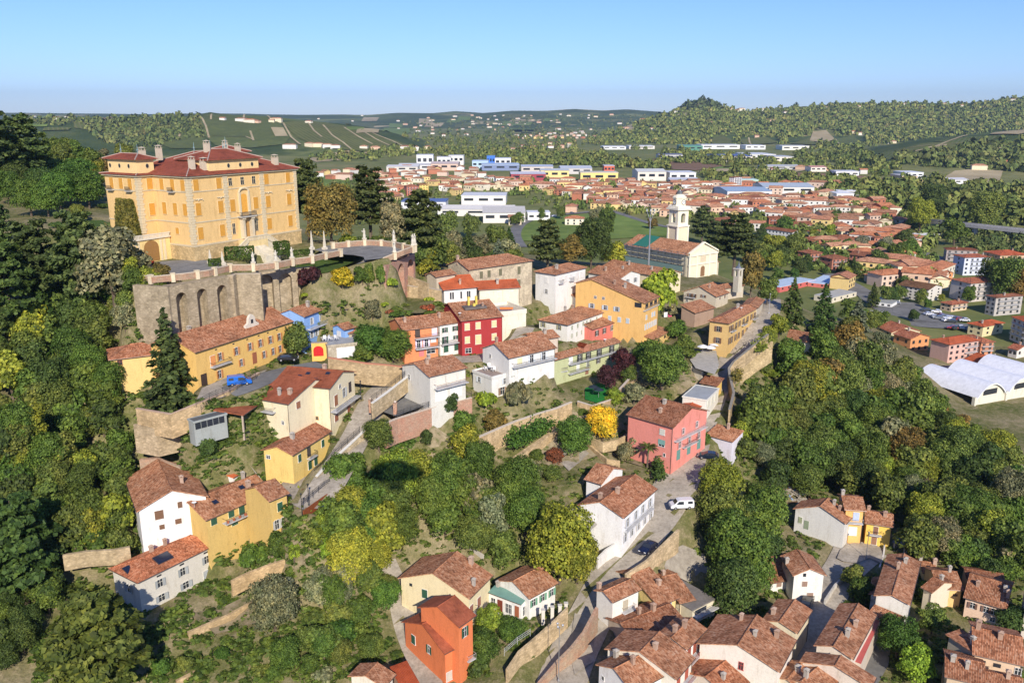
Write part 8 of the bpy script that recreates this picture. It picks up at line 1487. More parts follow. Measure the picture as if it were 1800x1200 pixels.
# ---------------------------------------------------------------- far trees
g = NG('far_foliage', .8, .1); p = world_pos(g); n1 = g.noise(p, .03, 4, .7); ri = g.n('NewGeometry').outputs['Random Per Island']
c = g.ramp(n1, [(.3,(.055,.085,.026)),(.45,(.095,.125,.038)),(.58,(.15,.165,.052)),(.7,(.20,.17,.075))]); c = g.mix(c, g.ramp(ri, [(0,.6),(1,1.5)]), 1, 'MULTIPLY'); c = g.mix(c, g.ocol(), 1, 'MULTIPLY'); M_FARL = g.base(c)
def clump(n, seed):
    np.random.seed(seed); D = rnd(n); D[:,2] = abs(D[:,2]); D /= np.linalg.norm(D,axis=1)[:,None]; P = D*np.random.uniform(.7,1.05,n)[:,None]*[1,1,1.1]+[0,0,.15]; Nn = D+rnd(n)*.4; Nn /= np.linalg.norm(Nn,axis=1)[:,None]; T_ = np.cross(Nn, rnd(n)); T_ /= np.linalg.norm(T_,axis=1)[:,None]; B = np.cross(Nn,T_); s = 1.5/math.sqrt(n)*np.random.uniform(.7,1.3,n)[:,None]
    return np.stack([P-T_*s-B*s,P+T_*s-B*s,P+T_*s*.8+B*s,P-T_*s+B*s*.7],1)
CL = [clump(60, 200+i) for i in range(5)]; CLS = [clump(26, 300+i) for i in range(5)]
def belt(label, polys, sx, sy, size, small=False, tint=(1,1,1), up=0, cat='wood', skip=()):
    V_ = []
    for poly in polys:
        xs = [p[0] for p in poly]; ys = [p[1] for p in poly]; y = min(ys); r = 0
        while y < max(ys):
            x = min(xs)+(r%2)*sx/2
            while x < max(xs):
                a, b = x+random.uniform(-.5,.5)*sx, y+random.uniform(-.5,.5)*sy
                if inpoly(np.array([a]), np.array([b]), poly)[0] and not any(s[0] < a < s[2] and s[1] < b < s[3] for s in skip):
                    P = hit(a, b); q = size*random.uniform(.55,1.3); an = random.random()*6.28; ca, sa = math.cos(an), math.sin(an); C = random.choice(CLS if small else CL)*[q,q,q*random.uniform(.9,1.5)]; C = np.stack([C[...,0]*ca-C[...,1]*sa, C[...,0]*sa+C[...,1]*ca, C[...,2]], -1)+np.array(P); V_.append(C)
                x += sx
            y += sy; r += 1
    V_ = np.concatenate(V_).reshape(-1,3); n = len(V_)//4; me = bpy.data.meshes.new('trees'); me.vertices.add(4*n); me.vertices.foreach_set('co', V_.astype(np.float32).ravel()); me.loops.add(4*n); me.loops.foreach_set('vertex_index', np.arange(4*n, dtype=np.int32)); me.polygons.add(n); me.polygons.foreach_set('loop_start', np.arange(0,4*n,4,dtype=np.int32)); me.polygons.foreach_set('loop_total', np.full(n,4,dtype=np.int32)); me.materials.append(M_FARL); me.update(calc_edges=True)
    o = link('far_wood', me, None, (0,0,0), (0,0,0), tint); tag(o, label, None, None, 'stuff'); return o
belt('woods and hedges filling the valley beyond the town', [[(640,268),(760,262),(900,262),(1060,262),(1250,268),(1400,290),(1560,300),(1560,312),(1440,300),(1230,290),(1150,290),(1180,262),(1010,262),(1180,300),(1080,296),(900,292),(900,286),(830,282),(740,272),(660,284),(560,284),(540,276)],[(700,240),(1000,246),(1060,256),(900,262),(760,258)],[(1390,262),(1500,262),(1580,300),(1500,290),(1400,282)]], 11, 4.2, 9, False, (1.25,1.2,1.0))
belt('tree belt along the river in front of the ploughed fields', [[(1225,305),(1330,302),(1460,318),(1560,322),(1700,330),(1820,330),(1820,400),(1700,392),(1600,378),(1540,362),(1500,350),(1440,330),(1330,322),(1290,325),(1230,315)]], 14, 6, 8.5, False, (1.25,1.2,1.0))
belt('bushes of the river bank beyond the viaduct', [[(1680,395),(1820,410),(1820,470),(1760,450),(1690,440),(1640,412)]], 13, 8, 4.5)
belt('dark woods covering the far right hill range', [[(1030,246),(1080,225),(1150,206),(1240,184),(1300,196),(1480,184),(1600,184),(1700,185),(1820,172),(1820,226),(1700,238),(1600,248),(1500,262),(1440,256),(1300,256),(1180,254),(1060,254)]], 7, 2.8, 10, True, (1.35,1.3,1.05), skip=[(1250,240,1290,257),(1300,242,1370,257),(1385,243,1440,256),(1425,230,1468,252),(1466,240,1520,256),(1093,221,1115,231)])
belt('scattered trees on the vineyard hills', [[(130,212),(250,206),(350,204),(360,240),(260,262),(180,250)],[(700,214),(900,205),(1100,200),(1180,204),(1040,240),(900,246),(720,240)],[(1560,285),(1640,270),(1780,250),(1820,262),(1820,310),(1760,300),(1640,296)],[(0,212),(130,208),(120,224),(0,222)]], 12, 4, 9, True, (1,1,.95))
belt('small dark wood crowning the far hill', [[(1192,192),(1215,182),(1245,178),(1272,182),(1270,188),(1215,194)]], 5, 2, 16, True, (.6,.65,.65))
belt('garden trees and hedges between the town houses', [[(540,322),(700,312),(1100,322),(1340,320),(1560,340),(1640,400),(1640,480),(1500,470),(1400,420),(1300,400),(1200,392),(1090,375),(960,372),(900,350),(800,352),(700,372),(620,350)],[(1330,440),(1460,410),(1660,480),(1660,520),(1540,500),(1400,470)]], 17, 7.5, 4.2, False, (1.2,1.25,1))
belt('wooded bank left of the town under the vineyards', [[(520,320),(640,330),(700,380),(640,400),(560,360)]], 18, 9, 6)
random.seed(99)
G_T = 'trees standing among the town houses'
def blocked(x, y):
    for f in FP:
        if inpoly(np.array([x]), np.array([y]), f[2])[0]: return True
    for s in STREETS:
        for q in s[2]:
            if (x-q[0])**2+(y-q[1])**2 < (q[3]/2+.6)**2: return True
    return False
def cover(label, poly, n, size, tint):
    V_ = []; xs = [p[0] for p in poly]; ys = [p[1] for p in poly]
    for _ in range(n):
        a, b = random.uniform(min(xs),max(xs)), random.uniform(min(ys),max(ys))
        if not inpoly(np.array([a]), np.array([b]), poly)[0] or float(fbm(np.array([a/40.]), np.array([b/28.]), 4)[0]) < -.10: continue
        P = hit(a, b)
        if blocked(P.x, P.y): continue
        q = size*random.uniform(.4,1.3); an = random.random()*6.28; ca, sa = math.cos(an), math.sin(an); C = random.choice(CLS)*[q*1.3,q*1.3,q*random.uniform(.4,1.0)]; V_.append(np.stack([C[...,0]*ca-C[...,1]*sa, C[...,0]*sa+C[...,1]*ca, C[...,2]-.1*q], -1)+np.array(P))
    V_ = np.concatenate(V_).reshape(-1,3); m = len(V_)//4; me = bpy.data.meshes.new('ground_cover'); me.from_pydata(V_.tolist(), [], np.arange(4*m).reshape(m,4).tolist()); me.materials.append(M_LEAF); o = link('ground_cover', me, None, (0,0,0), (0,0,0), tint); tag(o, label, None, None, 'stuff')
cover('weeds and low scrub on the left slopes', [(100,600),(250,540),(420,560),(640,540),(640,760),(700,800),(700,1200),(60,1200),(60,960),(240,960),(240,720),(100,700)], 5200, .75, (.075,.115,.026))
cover('grass and low scrub of the middle gardens', [(640,480),(820,500),(1100,600),(1290,560),(1290,700),(1150,900),(1050,1050),(900,1200),(700,1200),(700,800),(620,760)], 4200, .6, (.085,.12,.028))
cover('grass and low scrub of the right slope and lower village', [(1290,640),(1500,560),(1640,700),(1800,800),(1800,1200),(1180,1200),(1240,900)], 4200, .7, (.08,.115,.028))
for i in range(46):
    for _ in range(30):
        a, b = random.uniform(1290,1800), random.uniform(370,560)
        if inpoly(np.array([a]), np.array([b]), [(1290,400),(1500,360),(1640,390),(1640,430),(1560,450),(1680,480),(1720,540),(1600,560),(1480,500),(1400,500),(1320,470)])[0]: break
    T('broad','X',a,b,random.uniform(12,24),random.choice(['mid','olv','drk','ygr','grn']),None,G_T,1.0,trunk=False)
for a in [('big','X',1780,490,70,'olv'),('big','X',1750,485,60,'olv'),('big','X',1800,500,60,'brn'),('spruce','X',1535,520,26,'drk'),('broad','X',1560,515,30,'olv'),('broad','X',1680,405,44,'mid'),('broad','X',1575,445,36,'mid'),('broad','X',1545,455,34,'drk'),('broad','X',1555,432,28,'blu'),('broad','X',1515,430,28,'blu'),('broad','X',1600,440,34,'mid'),('spruce','X',1500,470,22,'drk'),('big','X',1620,375,50,'ygr'),('big','X',1640,350,50,'drk'),('big','X',1730,370,60,'olv'),('cedar','X',1262,420,60,'con'),('broad','X',1360,430,40,'ygr'),('broad','X',1400,430,40,'olv'),('broad','X',1380,400,34,'mid'),('broad','X',1590,420,30,'drk')]: T(*a, None, G_T, 1.0)
wood([(1300,430),(1380,415),(1400,440),(1380,470),(1340,470)], 28, (22,32), ['mid','olv','ygr','drk'], G_T, ('broad',))
wood([(1110,375),(1230,400),(1290,400),(1300,425),(1240,400),(1130,392)], 20, (18,28), ['brn','olv','mid'], G_T, ('broad',))
wood([(870,388),(940,372),(1010,368),(1010,374),(940,380),(880,398)], 20, (14,20), ['mid','olv'], G_T, ('broad',))
wood([(700,400),(800,392),(870,400),(930,440),(860,470),(790,450)], 28, (30,46), ['mid','olv','gry','drk'], 'trees of the park behind the palace terrace', ('broad',))
# ---------------------------------------------------------------- bare yards and garden plots between the houses
M_YARD = ground_mat('bare_yard', [(.3,(.24,.21,.17)),(.5,(.36,.32,.26)),(.7,(.44,.40,.33))], .7)
M_SOIL = ground_mat('garden_soil', [(.35,(.10,.12,.035)),(.5,(.26,.21,.13)),(.7,(.38,.32,.21))], .5)
for nm, mt, zo, pts in [('courtyard', M_YARD, 'X', [(440,840),(500,835),(525,850),(520,860),(470,862)]),
  ('garden_plot', M_SOIL, 'X', [(690,790),(760,765),(820,790),(760,830),(700,820)]),('garden_plot', M_SOIL, 'X', [(930,790),(1000,730),(1040,740),(1060,800),(1000,820),(950,830)]),('garden_path', M_YARD, 'X', [(985,790),(1010,775),(1035,800),(1000,830),(980,810)]),
  ('garden_plot', M_SOIL, 'X', [(420,985),(520,960),(570,975),(540,1010),(440,1030)]),('garden_plot', M_SOIL, 'X', [(330,1080),(440,1050),(470,1090),(380,1120)]),('garden_plot', M_SOIL, 'X', [(1090,770),(1150,760),(1170,800),(1150,830),(1090,810)]),
  ('garden_plot', M_SOIL, 'X', [(1190,670),(1235,655),(1250,680),(1230,700),(1190,700)]),('bare_slope', M_SOIL, 'X', [(1350,720),(1400,720),(1420,770),(1390,790),(1350,770)]),('bare_slope', M_YARD, 'X', [(1160,985),(1200,960),(1235,975),(1250,1010),(1210,1030),(1170,1015)]),
  ('bare_slope', M_SOIL, 'X', [(700,560),(770,545),(800,560),(770,590),(710,590)]),('bare_slope', M_SOIL, 'X', [(120,640),(200,620),(200,660),(160,680)]),('courtyard', M_YARD, 'X', [(1010,1080),(1060,1100),(1070,1160),(1010,1190),(1000,1150)])]: field(nm, mt, zo, pts, .3)
# ---------------------------------------------------------------- cars
def car_parts(van=False):
    L, W_, h = (4.5,1.75,1.85) if van else (4.2,1.75,1.46); m = MB(); y = W_/2
    if van: pr = [(-2.2,.35),(-2.22,.95),(-2.15,1.75),(-1.9,1.85),(.55,1.85),(.95,1.68),(1.55,1.1),(2.15,.92),(2.25,.6),(2.2,.35)]
    else: pr = [(-2.05,.32),(-2.1,.8),(-1.85,1.0),(-1.35,1.38),(-.9,1.45),(.15,1.45),(.95,1.0),(1.8,.88),(2.08,.66),(2.05,.32)]
    def yy(z): return y*(1-.16*max(0,(z-.9))/(h-.9)) 
    n = len(pr)
    for i in range(n-1): (a,b),(c,d) = pr[i], pr[i+1]; m.face([(a,-yy(b),b),(a,yy(b),b),(c,yy(d),d),(c,-yy(d),d)])
    m.face([(a,-yy(b),b) for a,b in pr]); m.face([(a,yy(b),b) for a,b in pr][::-1]); m.face([(pr[0][0],-y,.32),(pr[-1][0],-y,.32),(pr[-1][0],y,.32),(pr[0][0],y,.32)]); body = m.mesh('body', [M_CAR])
    m = MB(); g_ = [[(-.2,1.05),(.5,1.05),(1.2,1.08),(.72,1.62),(-.2,1.62)],[(-1.9,1.15),(-1.0,1.15),(-1.0,1.62),(-1.9,1.62)]] if van else [[(-1.5,.98),(-.25,.98),(-.25,1.34),(-1.15,1.33)],[(-.15,.98),(.75,.98),(.15,1.34),(-.15,1.36)]]
    for q in g_:
        for s in (-1,1): p = [(a,s*(yy(b)+.012),b) for a,b in q]; m.face(p if s < 0 else p[::-1])
    (a,b),(c,d) = ((.98,1.66),(1.5,1.14)) if van else ((.2,1.42),(.92,1.03)); m.face([(a,-yy(b)*.9,b+.02),(c,-yy(d)*.9,d+.02),(c,yy(d)*.9,d+.02),(a,yy(b)*.9,b+.02)])
    (a,b),(c,d) = ((-2.19,1.1),(-2.18,1.6)) if van else ((-1.8,1.06),(-1.38,1.37)); m.face([(a-.02,yy(b)*.85,b+.02),(a-.02,-yy(b)*.85,b+.02),(c-.02,-yy(d)*.85,d+.02),(c-.02,yy(d)*.85,d+.02)][::-1 if not van else 1]); gl = m.mesh('windows', [M_GLASS])
    m = MB(); m.tube((0,-.11,0),(0,.11,0),.31,n=12); wh = m.mesh('wheel', [M_RUB]); m = MB(); m.tube((0,-.125,0),(0,.125,0),.18,n=8); rm = m.mesh('rim', [M_METAL]); m = MB(); m.box(-.03,-.17,-.07,.03,.17,.07); hl = m.mesh('headlight', [M_PAINT]); return body, gl, wh, rm, hl, y
CARP = {False: car_parts(), True: car_parts(True)}
def car(zo, x, y, z, head, col, label, van=False, parts=True, name='parked_car', grp=None, s=1.12):
    q = zp(zo, (x, y)); v = un(q[0], q[1], z*K); v.z = max(v.z+.07, gz(v.x, v.y)+.15) if parts else v.z+.55; b, gl, wh, rm, hl, yw = CARP[van]; o = empty('parked_van' if van else name, v, math.radians(head)); o.scale = (s,s,s); tag(o, label, 'van' if van else 'car', grp)
    link('body', b, o, col=col); link('windows', gl, o)
    for i in (-1,1):
        for j in (-1,1):
            w = link('wheel', wh, o, (i*1.32,j*(yw-.1),.31)); 
            if parts: link('rim', rm, w, col=(.5,.5,.52))
        if parts: link('headlight', hl, o, (2.14,i*.55,.66), col=(.8,.8,.78))
    return o
car('D', 1085, 905, 32, 20, (.01,.13,.55), 'bright blue van parked before the long ochre building', True)
car('M', 1030, 450, 11.3, 185, (.72,.72,.72), 'white van parked under the trees beside the cobbled street', True)
car('M', 795, 750, 8.9, 232, (.008,.012,.035), 'black car parked at the street wall below the large white house')
car('K', 1140, 985, 13.4, 165, (.012,.02,.035), 'black car parked on the flat roof beside the lilac garage')
car('O', 395, 740, 1.6, 60, (.01,.01,.012), 'black car parked against the white farmhouse wall')
car('E', 345, 135, 31.9, 10, (.02,.02,.022), 'dark car half hidden behind the brown red roof ridge')
CS = [((.6,.62,.66),'silver'),((.75,.75,.75),'white'),((.05,.06,.07),'dark grey'),((.3,.03,.03),'red'),((.2,.22,.25),'grey')]
for i, (x, y) in enumerate([(1195,415),(1243,400),(1178,390),(1270,425),(1290,432),(1310,440),(1335,442),(1360,445),(1385,448),(1255,440),(1420,455),(1395,500),(1370,505),(1345,503),(985,345),(1225,432),(1310,455),(1340,462)]):
    c, n = CS[i%5]; car('Q', x, y, 0, (15,160,170,80)[i%4], c, None, False, False, grp='cars in the valley car park'); VILLA.append((THINGS[-1], n+' car parked on the valley car park', *zp('Q',(x,y)), ''))
for i, (x, y) in enumerate([(430,655),(560,640),(700,612)]): c, n = CS[i]; car('U', x, y, 0, 10, c, ('silver','white','dark grey')[i]+' car driving on the curved valley road', False, False, 'car')
# small red tractor in the palace court
v = W3('A',(500,1098),48.6); t_ = empty('tractor', v, .3); tag(t_, 'small red tractor parked in the palace court', 'tractor'); m = MB(); m.box(-.3,-.4,.5,1.2,.4,1.1); m.box(-1.2,-.65,.6,-.3,.65,.8); m.build('bonnet', M_CAR, t_, (.75,.05,.02)); m = MB(); m.box(-1,-.3,.8,-.5,.3,1.4); m.build('seat', M_RUB, t_)
for a, b, r in ((-.8,-.6,.55),(-.8,.6,.55),(.9,-.5,.35),(.9,.5,.35)): m = MB(); m.tube((a,b-.12,r),(a,b+.12,r),r,n=12); m.build('wheel', M_RUB, t_)
# ---------------------------------------------------------------- lamps and masts
def lamp(zo, x, y, z, h, label, n=1, col=(.06,.065,.07), white=False):
    q = zp(zo,(x,y)); v = un(q[0], q[1], z*K); v.z = gz(v.x, v.y); o = empty('street_lamp', v); tag(o, label, 'lamp'); m = MB(); m.tube((0,0,-.5),(0,0,h),.09,.06,8); m.lathe([(.2,0),(.2,.4),(.1,.6)],8); m.build('pole', M_METAL, o, col)
    for i in range(n):
        a = 6.283*i/n; d = .55 if n > 1 else 0; m = MB(); m.tube((0,0,-.35),(math.cos(a)*d,math.sin(a)*d,0),.03,n=4); m.lathe([(.08,0),(.2,.35),(.22,.4),(.05,.55)],6,c=(math.cos(a)*d,math.sin(a)*d)); m.build('lamp_head', M_METAL, o, (.5,.52,.55) if white else col, (0,0,h))
lamp('L',1132,1150,2.2,10.5,'tall street lamp post with three heads at the bottom of the street',3,(.40,.40,.40),True)
lamp('F',1318,480,18.9,4.6,'street lamp at the left of the bench on the little hill square'); lamp('F',1362,400,19,4.0,'street lamp standing behind the bench on the little hill square')
lamp('E',648,1000,19.3,4.4,'left lamp post of the pair at the railing of the hill road'); lamp('E',683,985,19.4,4.4,'right lamp post of the pair at the railing of the hill road')
lamp('I',1163,905,27.8,6,'pale lamp post at the top bend of the cobbled street',1,(.55,.55,.55)); lamp('O',740,470,2.4,6,'lamp post in the middle of the village square',1,(.3,.3,.3)); lamp('E',855,320,28.5,4,'lamp post beside the stone wall of the upper hill road')
v = W3('I',(258,520),30); v.z = gz(v.x,v.y); o = empty('mast', v); tag(o, 'tall grey steel mast with forked arms in front of the church', 'mast'); Hm = zof(zp('I',(0,180))[1], v.y)-v.z; m = MB(); m.tube((0,0,0),(0,0,Hm),.38,.16,8); m.build('pole', M_METAL, o, (.42,.43,.45)); m = MB()
for a in (-1,0,1): m.tube((0,0,Hm-2),(a*1.5,.4,Hm+2.5),.10,n=5); m.box(a*1.5-.25,.2,Hm+2.3,a*1.5+.25,.6,Hm+3.2)
m.build('arms', M_METAL, o, (.42,.43,.45))
# bench on the hill square
v = W3('E',(478,1060),18.95); o = empty('bench', v, .9); tag(o, 'dark bench on the little hill square between two lamps', 'bench'); m = MB(); m.box(-1,-.25,.42,1,.25,.5); m.build('seat', M_WOOD, o); m = MB(); m.box(-1,.22,.5,1,.3,.95); m.build('backrest', M_WOOD, o)
for a in (-.8,.8): m = MB(); m.box(a-.05,-.22,0,a+.05,.25,.42); m.build('leg', M_DARK, o)
# ---------------------------------------------------------------- things on roofs
def on_roof(I, u, v, w, d, name='skylight', mat=None, col=(.1,.1,.1), s=.36, lift=.12):
    x, y = u*I['hx'], v*I['hy']; z = I['f'](x,y)+lift; m = MB(); m.slab([(-w/2,-d/2,0),(w/2,-d/2,0),(w/2,d/2,0),(-w/2,d/2,0)], .14); m2 = m.build(name, mat or M_SKYL, I['ro'], col, (x,y,z), (math.atan(s),0,0)); m = MB(); m.slab([(-w/2-.1,-d/2-.1,0),(w/2+.1,-d/2-.1,0),(w/2+.1,d/2+.1,0),(-w/2-.1,d/2+.1,0)], .1); m.build('frame', M_METAL, m2, (.12,.1,.09), (0,0,-.04))
on_roof(WH, -.25, -.45, 2.9, 1.9, 'solar_panel'); on_roof(WH, -.86, .05, 1.2, 1.6, 'solar_panel'); on_roof(YH, -.45, -.45, .9, .9); on_roof(YH, .4, -.3, .9, .9, s=.4)
for u, v in ((-.3,-.5),(-.1,-.3),(.3,-.6),(.55,-.2)): on_roof(BH, u, v, .8, .7, s=.3)
for u, v in ((.1,-.5),(-.2,-.3)): on_roof(OH, u, v, .7, .7)
# baroque roof gable of the ochre building, dormer of the green house, terrace on the red roof
m = MB(); pts = [(-2.3,0),(2.3,0),(2.1,.7),(1.2,1.2),(1.0,2.3),(.5,2.9),(0,3.1),(-.5,2.9),(-1.0,2.3),(-1.2,1.2),(-2.1,.7)]; m.face([(a,-.3,b) for a,b in pts]); m.face([(a,.3,b) for a,b in pts][::-1])
for (a,b),(c,d) in zip(pts, pts[1:]+pts[:1]): m.face([(a,-.3,b),(a,.3,b),(c,.3,d),(c,-.3,d)])
m.box(-.35,-.36,1.0,.35,-.3,1.9,1); m.build('roof_gable', [M_PL, M_GLASS], LY['ro'], (.66,.60,.50), (.25*LY['hx'],-.62*LY['hy'],LY['f'](.25*LY['hx'],-.62*LY['hy'])-.3))
x, y = -.05*GH['hx'], -.45*GH['hy']; z = GH['f'](x,y); m = MB(); m.box(-1,-1,-.5,1,1.2,.9); m.face([(-1.3,-1.2,.8),(1.3,-1.2,.8),(0,-1.2,1.6)]); m.face([(-1.3,-1.2,.8),(0,-1.2,1.6),(0,1.6,1.6),(-1.3,1.6,.8)],1); m.face([(0,-1.2,1.6),(1.3,-1.2,.8),(1.3,1.6,.8),(0,1.6,1.6)],1); m.build('dormer', [M_PL, M_OLD], GH['ro'], (.45,.2,.13), (x,y,z))
x, y = .0, -.15*RH['hy']; z = RH['f'](x,y); m = MB(); m.box(-3,-1.8,-.2,3,1.8,.35); ob = m.build('roof_terrace', M_CONC, RH['ro'], (.14,.12,.11), (x,y,z)); m = MB(); m.box(-1.2,.8,0,-.7,1.3,2.6); m.box(.9,.8,0,1.4,1.3,2.6); m.box(-.3,-.6,.35,.3,0,1.0); m.build('chimney', M_PL, ob, (.72,.55,.12))
def dish(I, u, v, label_col=(.7,.7,.68), r=.45):
    x, y = u*I['hx'], v*I['hy']; m = MB(); m.tube((0,0,0),(0,0,.8),.03,n=4); m.lathe([(0,.75),(r*.6,.8),(r,.95)],10); m.build('satellite_dish', M_PAINT, I['ro'], label_col, (x,y,I['f'](x,y)))
for I, u, v in ((YH,-.95,-.3),(RH,-.9,-.7),(BL,.3,-.5),(OB,.2,-.4),(GH,.6,-.4)): dish(I, u, v)
# ---------------------------------------------------------------- terraces, cafe, laundry
def parasol(v, label, r=1.7, col=(.75,.75,.74), cat='parasol', grp='parasols of the cafe terrace'):
    o = empty('parasol', v); tag(o, label, cat, grp); m = MB(); m.tube((0,0,0),(0,0,2.7),.05,n=6); m.build('pole', M_METAL, o, (.5,.5,.5)); m = MB(); m.lathe([(r,2.2),(r*.5,2.6),(0,2.85)],8); m.build('canopy', M_PAINT, o, col)
def gp(zo, x, y): return hit(*zp(zo,(x,y)))
for i, (x, y) in enumerate([(1100,250),(1150,262),(1185,240)]): parasol(gp('K',x,y), ('left','middle','right')[i]+' white parasol on the cafe terrace beside the ochre building')
parasol(gp('K',330,545), 'left dark parasol on the artificial lawn', 1.4, (.02,.03,.04), grp='dark parasols on the artificial lawn'); parasol(gp('K',368,560), 'right dark parasol on the artificial lawn', 1.4, (.02,.03,.04), grp='dark parasols on the artificial lawn')
m = MB(); m.box(-.3,-.3,.4,.3,.3,.46); m.box(-.3,.26,.46,.3,.32,1.0)
for a in (-.26,.26):
    for b in (-.26,.26): m.box(a-.03,b-.03,0,a+.03,b+.03,.4)
CH = m.mesh('garden_chair', [M_PAINT]); ow = ('first','second','third','fourth','fifth','sixth')
for i in range(6): v = gp('K',1108+i*17,345+i*6); o = link('garden_chair', CH, None, v, (0,0,.8+i*.3), (.75,.75,.75), (1.5,1.5,1.5)); tag(o, ow[i]+' white garden chair from the left at the front of the cafe terrace', 'chair', 'white chairs of the cafe terrace')
tv = un(*zp('G',(850,965)), 28.3*K); m = MB(); m.lathe([(0,.78),(.9,.78),(.9,.72),(.1,.7),(.1,0),(.4,0)],12); o = m.build('garden_table', M_PAINT, None, (.75,.75,.73), tv); tag(o, 'round white table on the roof terrace of the white block', 'table')
for i in range(4): a = i*1.57+.4; o = link('garden_chair', CH, None, tv+Vector((math.cos(a)*1.5,math.sin(a)*1.5,0)), (0,0,a-1.57), (.74,.74,.72), (1.2,1.2,1.2)); tag(o, ow[i]+' white chair around the round table on the roof terrace', 'chair', 'chairs on the roof terrace')
tv = un(*zp('C',(540,975)), 34.6*K); 
for i in range(3): o = link('garden_chair', CH, None, tv+Vector((i*1.3,-.6+i*.5,.3)), (0,0,i*1.3), (.74,.74,.74), (1.2,1.2,1.2)); tag(o, ow[i]+' white chair on the terrace of the sky blue house', 'chair', 'chairs at the sky blue house')
for (x, y), c, l in (((385,950),(.75,.75,.73),'white sheet drying in the garden beside the loggia house'),((418,955),(.75,.12,.22),'pink red sheet drying in the garden beside the loggia house')): v = gp('I',x,y); m = MB(); m.slab([(-.7,0,2.2),(.7,0,2.2),(.7,.04,2.2),(-.7,.04,2.2)],1.6); o = m.build('drying_sheet', M_PAINT, None, c, v, (0,0,.5)); tag(o, l, 'sheet', 'laundry in the garden')
# red arched gate wall by the blue house
wp = wline('C', [(432,990),(556,985)], 34.6); o, _ = wall('gate_wall','yellow arched gate wall with a red door beside the stone garage',None,wp,0,7,.5,M_PL,(.78,.50,.14),(.35,.3,.25)); L_ = (wp[1]-wp[0]).xy; a = math.atan2(L_.y,L_.x); link('arched_door', wmesh('arch',2.0,2.3), o, ((wp[1]-wp[0])*.42+Vector((math.sin(a),-math.cos(a),0))*.3+Vector((0,0,-2.0))), (0,0,a), (.55,.02,.02))
# rubble heap and covered junk beside the right hand wall
random.seed(3); c0 = hit(1385, 860); m = MB()
for i in range(150):
    x, y = random.gauss(0,2.2), random.gauss(0,4.2); s = random.uniform(.2,.9); a = random.random()*3; z = gz(c0.x+x, c0.y+y)-c0.z+random.uniform(0,.7); l = random.uniform(.5,3.2)*s; d = Vector((math.cos(a),math.sin(a),random.uniform(-.3,.4)))*l; e = Vector((-math.sin(a),math.cos(a),.1))*s*.35; p = Vector((x,y,z)); m.slab([p-d-e,p+d-e,p+d+e,p-d+e], .12, random.choice((0,0,0,1,2)))
o = m.build('rubble', [M_YARD, M_WOOD, simple('blue_sheet', (.25,.38,.55))], None, (1,1,1), c0); tag(o, 'heap of planks, broken slabs and pale blue sheets', None, None, 'stuff')
# flower pots
PM = MB(); PM.lathe([(.18,0),(.28,.4),(.24,.4),(0,.36)],8); PM = PM.mesh('flower_pot', [M_PAINT])
def pots(I, fc, u0, u1, n, v, label, grp, off=.75):
    o_, dr, LL, rr, _ = I['faces'][fc]
    for i in range(n):
        u = u0+(u1-u0)*i/max(1,n-1); lx, ly = o_[0]+dr[0]*LL*u+dr[1]*off, o_[1]+dr[1]*LL*u-dr[0]*off; P = I['C']+I['U']*lx+I['N']*ly; z = I['ze']-v+.05; o = link('flower_pot', PM, None, (P.x,P.y,z), (0,0,0), (.55,.16,.08)); tag(o, None, 'flower pot', grp); VILLA.append((o, 'terracotta flower pot on '+label, i, 0, ''))
fvY = (YH['hh']-1)/7.9; pots(YH, 'a', .26, .97, 9, 3.3*fvY, 'the long balcony of the yellow house', 'flower pots on the yellow balcony', 1.0)
for i in range(7): v = un(*zp('G',(925+i*15,478)), 35.2*K); o = link('flower_pot', PM, None, v, (0,0,0), (.8,.25,.08), (1.4,1.4,1.4)); tag(o, None, 'flower pot', 'orange pots on the white terrace'); VILLA.append((o, 'orange flower pot on the white terrace block', i, 0, ''))
# unseen airship in the balloon's place, added and shaped to throw the dark oval
c0 = hit(690, 842); s_ = (H_CAM+17-c0.z)/math.sin(SUN_EL); B_ = c0-ld*s_; o = empty('airship', B_); tag(o, 'small red airship added out of view to throw the oval shadow on the trees', 'airship'); m = MB(); m.lathe([(0,-6.5),(.9,-6),(2,-3.5),(2.4,0),(2,3.5),(.9,6),(0,6.5)],16); e_ = m.build('envelope', M_PAINT, o, (.6,.08,.05)); e_.rotation_euler = (0,math.pi/2,0); m = MB(); m.box(-1.4,-.5,-4.2,1.4,.5,-3.2); m.build('gondola', M_WOOD, o)
m = MB()
for a in (-.7,.7): m.tube((a,0,-3.3),(a,0,-2),.03,n=4)
m.build('ropes', M_DARK, o)
# ---------------------------------------------------------------- labels that tell the repeats apart
LM = [('the palace',350,340),('the ochre yellow building',400,590),('the cream house with the brown red roof',540,700),('the yellow corner house',540,760),('the white gabled house',290,870),('the bright yellow house',420,900),('the greyish villa',300,1000),('the orange house',765,1110),('the cream and peach house',770,1010),
 ('the white house with green shutters',930,1010),('the large white house',1080,890),('the pink house',1150,750),('the red row house',840,560),('the green house',1040,620),('the loggia house',1090,530),('the church',1190,450),('the ochre corner building',1300,580),('the pale farmhouse',1400,600),
 ('the lemon yellow house',1545,930),('the white farmhouse',1410,1010),('the grey white gabled house',1450,920),('the domed halls',1740,710),('the pink apartment block',1690,620),('the garage court',730,700),('the lilac garage',1270,760),('the shaded lane',1450,1080),('the left edge',10,800),('the palace garden',160,400),('the hill square',560,890),('the large cedar',60,450)]
ORD = 'first second third fourth fifth sixth seventh eighth ninth tenth eleventh twelfth thirteenth fourteenth fifteenth sixteenth seventeenth eighteenth nineteenth twentieth'.split()
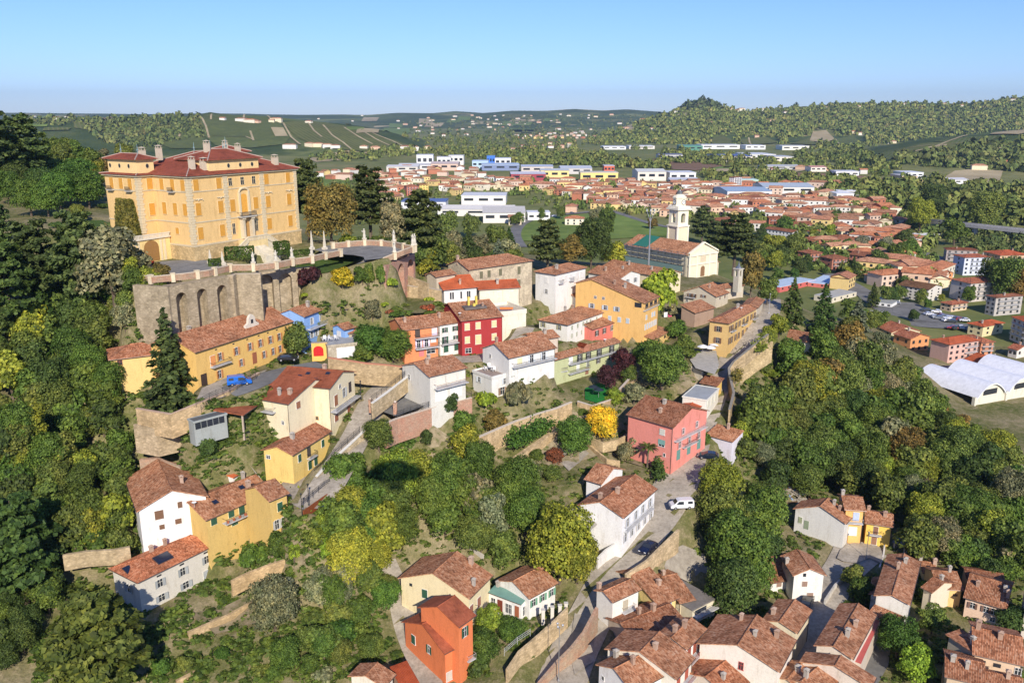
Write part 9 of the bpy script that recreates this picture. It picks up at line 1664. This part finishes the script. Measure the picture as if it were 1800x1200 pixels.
def spot(px, py):
    n, x, y = min(LM, key=lambda l: math.hypot(l[1]-px, l[2]-py)); dx, dy = px-x, py-y
    return ('right of ' if dx > 0 else 'left of ')+n if abs(dx) > abs(dy) else ('below ' if dy > 0 else 'above ')+n
SHP = {'broad':'tree','big':'full crowned tree','spruce':'conifer','cedar':'cedar','shrub':'bush','bare':'leafless tree','cypress':'tree'}
REST = []
for o, col, kind in TREES:
    if 'label' in o: continue
    px, py = pj(*o.location); REST.append((o, CW.get(col, 'green').replace('brownish','brownish green')+' '+SHP[kind] if kind != 'bare' else 'leafless tree', px, py, spot(px, py)))
for o, l, px, py, wh in VILLA: REST.append((o, l, px, py, wh))
from collections import defaultdict
USED = {o['label'] for o in THINGS if 'label' in o}
G_ = defaultdict(list)
for r in REST: G_[(r[1], r[4])].append(r)
for (l, wh), R_ in G_.items():
    R_.sort(key=lambda r: r[2]); n = len(R_); base = (l+' '+wh).strip(); base = base[0].upper()*0+base
    for i, r in enumerate(R_):
        if n == 1: t = base
        elif n <= 20: t = (ORD[i]+' '+base+', counted from the left')
        else:
            row = sorted(R_, key=lambda q: q[3]); k = [q[0] for q in row].index(r[0]); rows = (n+14)//15; a = k*rows//n; sub = sorted([q for j, q in enumerate(row) if j*rows//n == a], key=lambda q: q[2]); b = [q[0] for q in sub].index(r[0]); t = ORD[b]+' '+base+', '+ORD[a]+' row from the back'
        t = 'somewhat smaller '+t if t in USED else t; w = t.split(); r[0]['label'] = ' '.join(w[:16])
# ---------------------------------------------------------------- air
M_HAZE = bpy.data.materials.new('haze'); M_HAZE.use_nodes = True; t_ = M_HAZE.node_tree; t_.nodes.remove(t_.nodes['Principled BSDF']); pv = t_.nodes.new('ShaderNodeVolumePrincipled'); pv.inputs['Color'].default_value = (.60,.80,1,1); pv.inputs['Density'].default_value = 4.8e-5; pv.inputs['Anisotropy'].default_value = .2; t_.links.new(pv.outputs[0], t_.nodes['Material Output'].inputs['Volume'])
zl = float(ZG.min())-1; m = MB(); m.box(-11500,-600,zl,11500,14000,430); hz = m.build('haze', M_HAZE); tag(hz, kind='stuff')
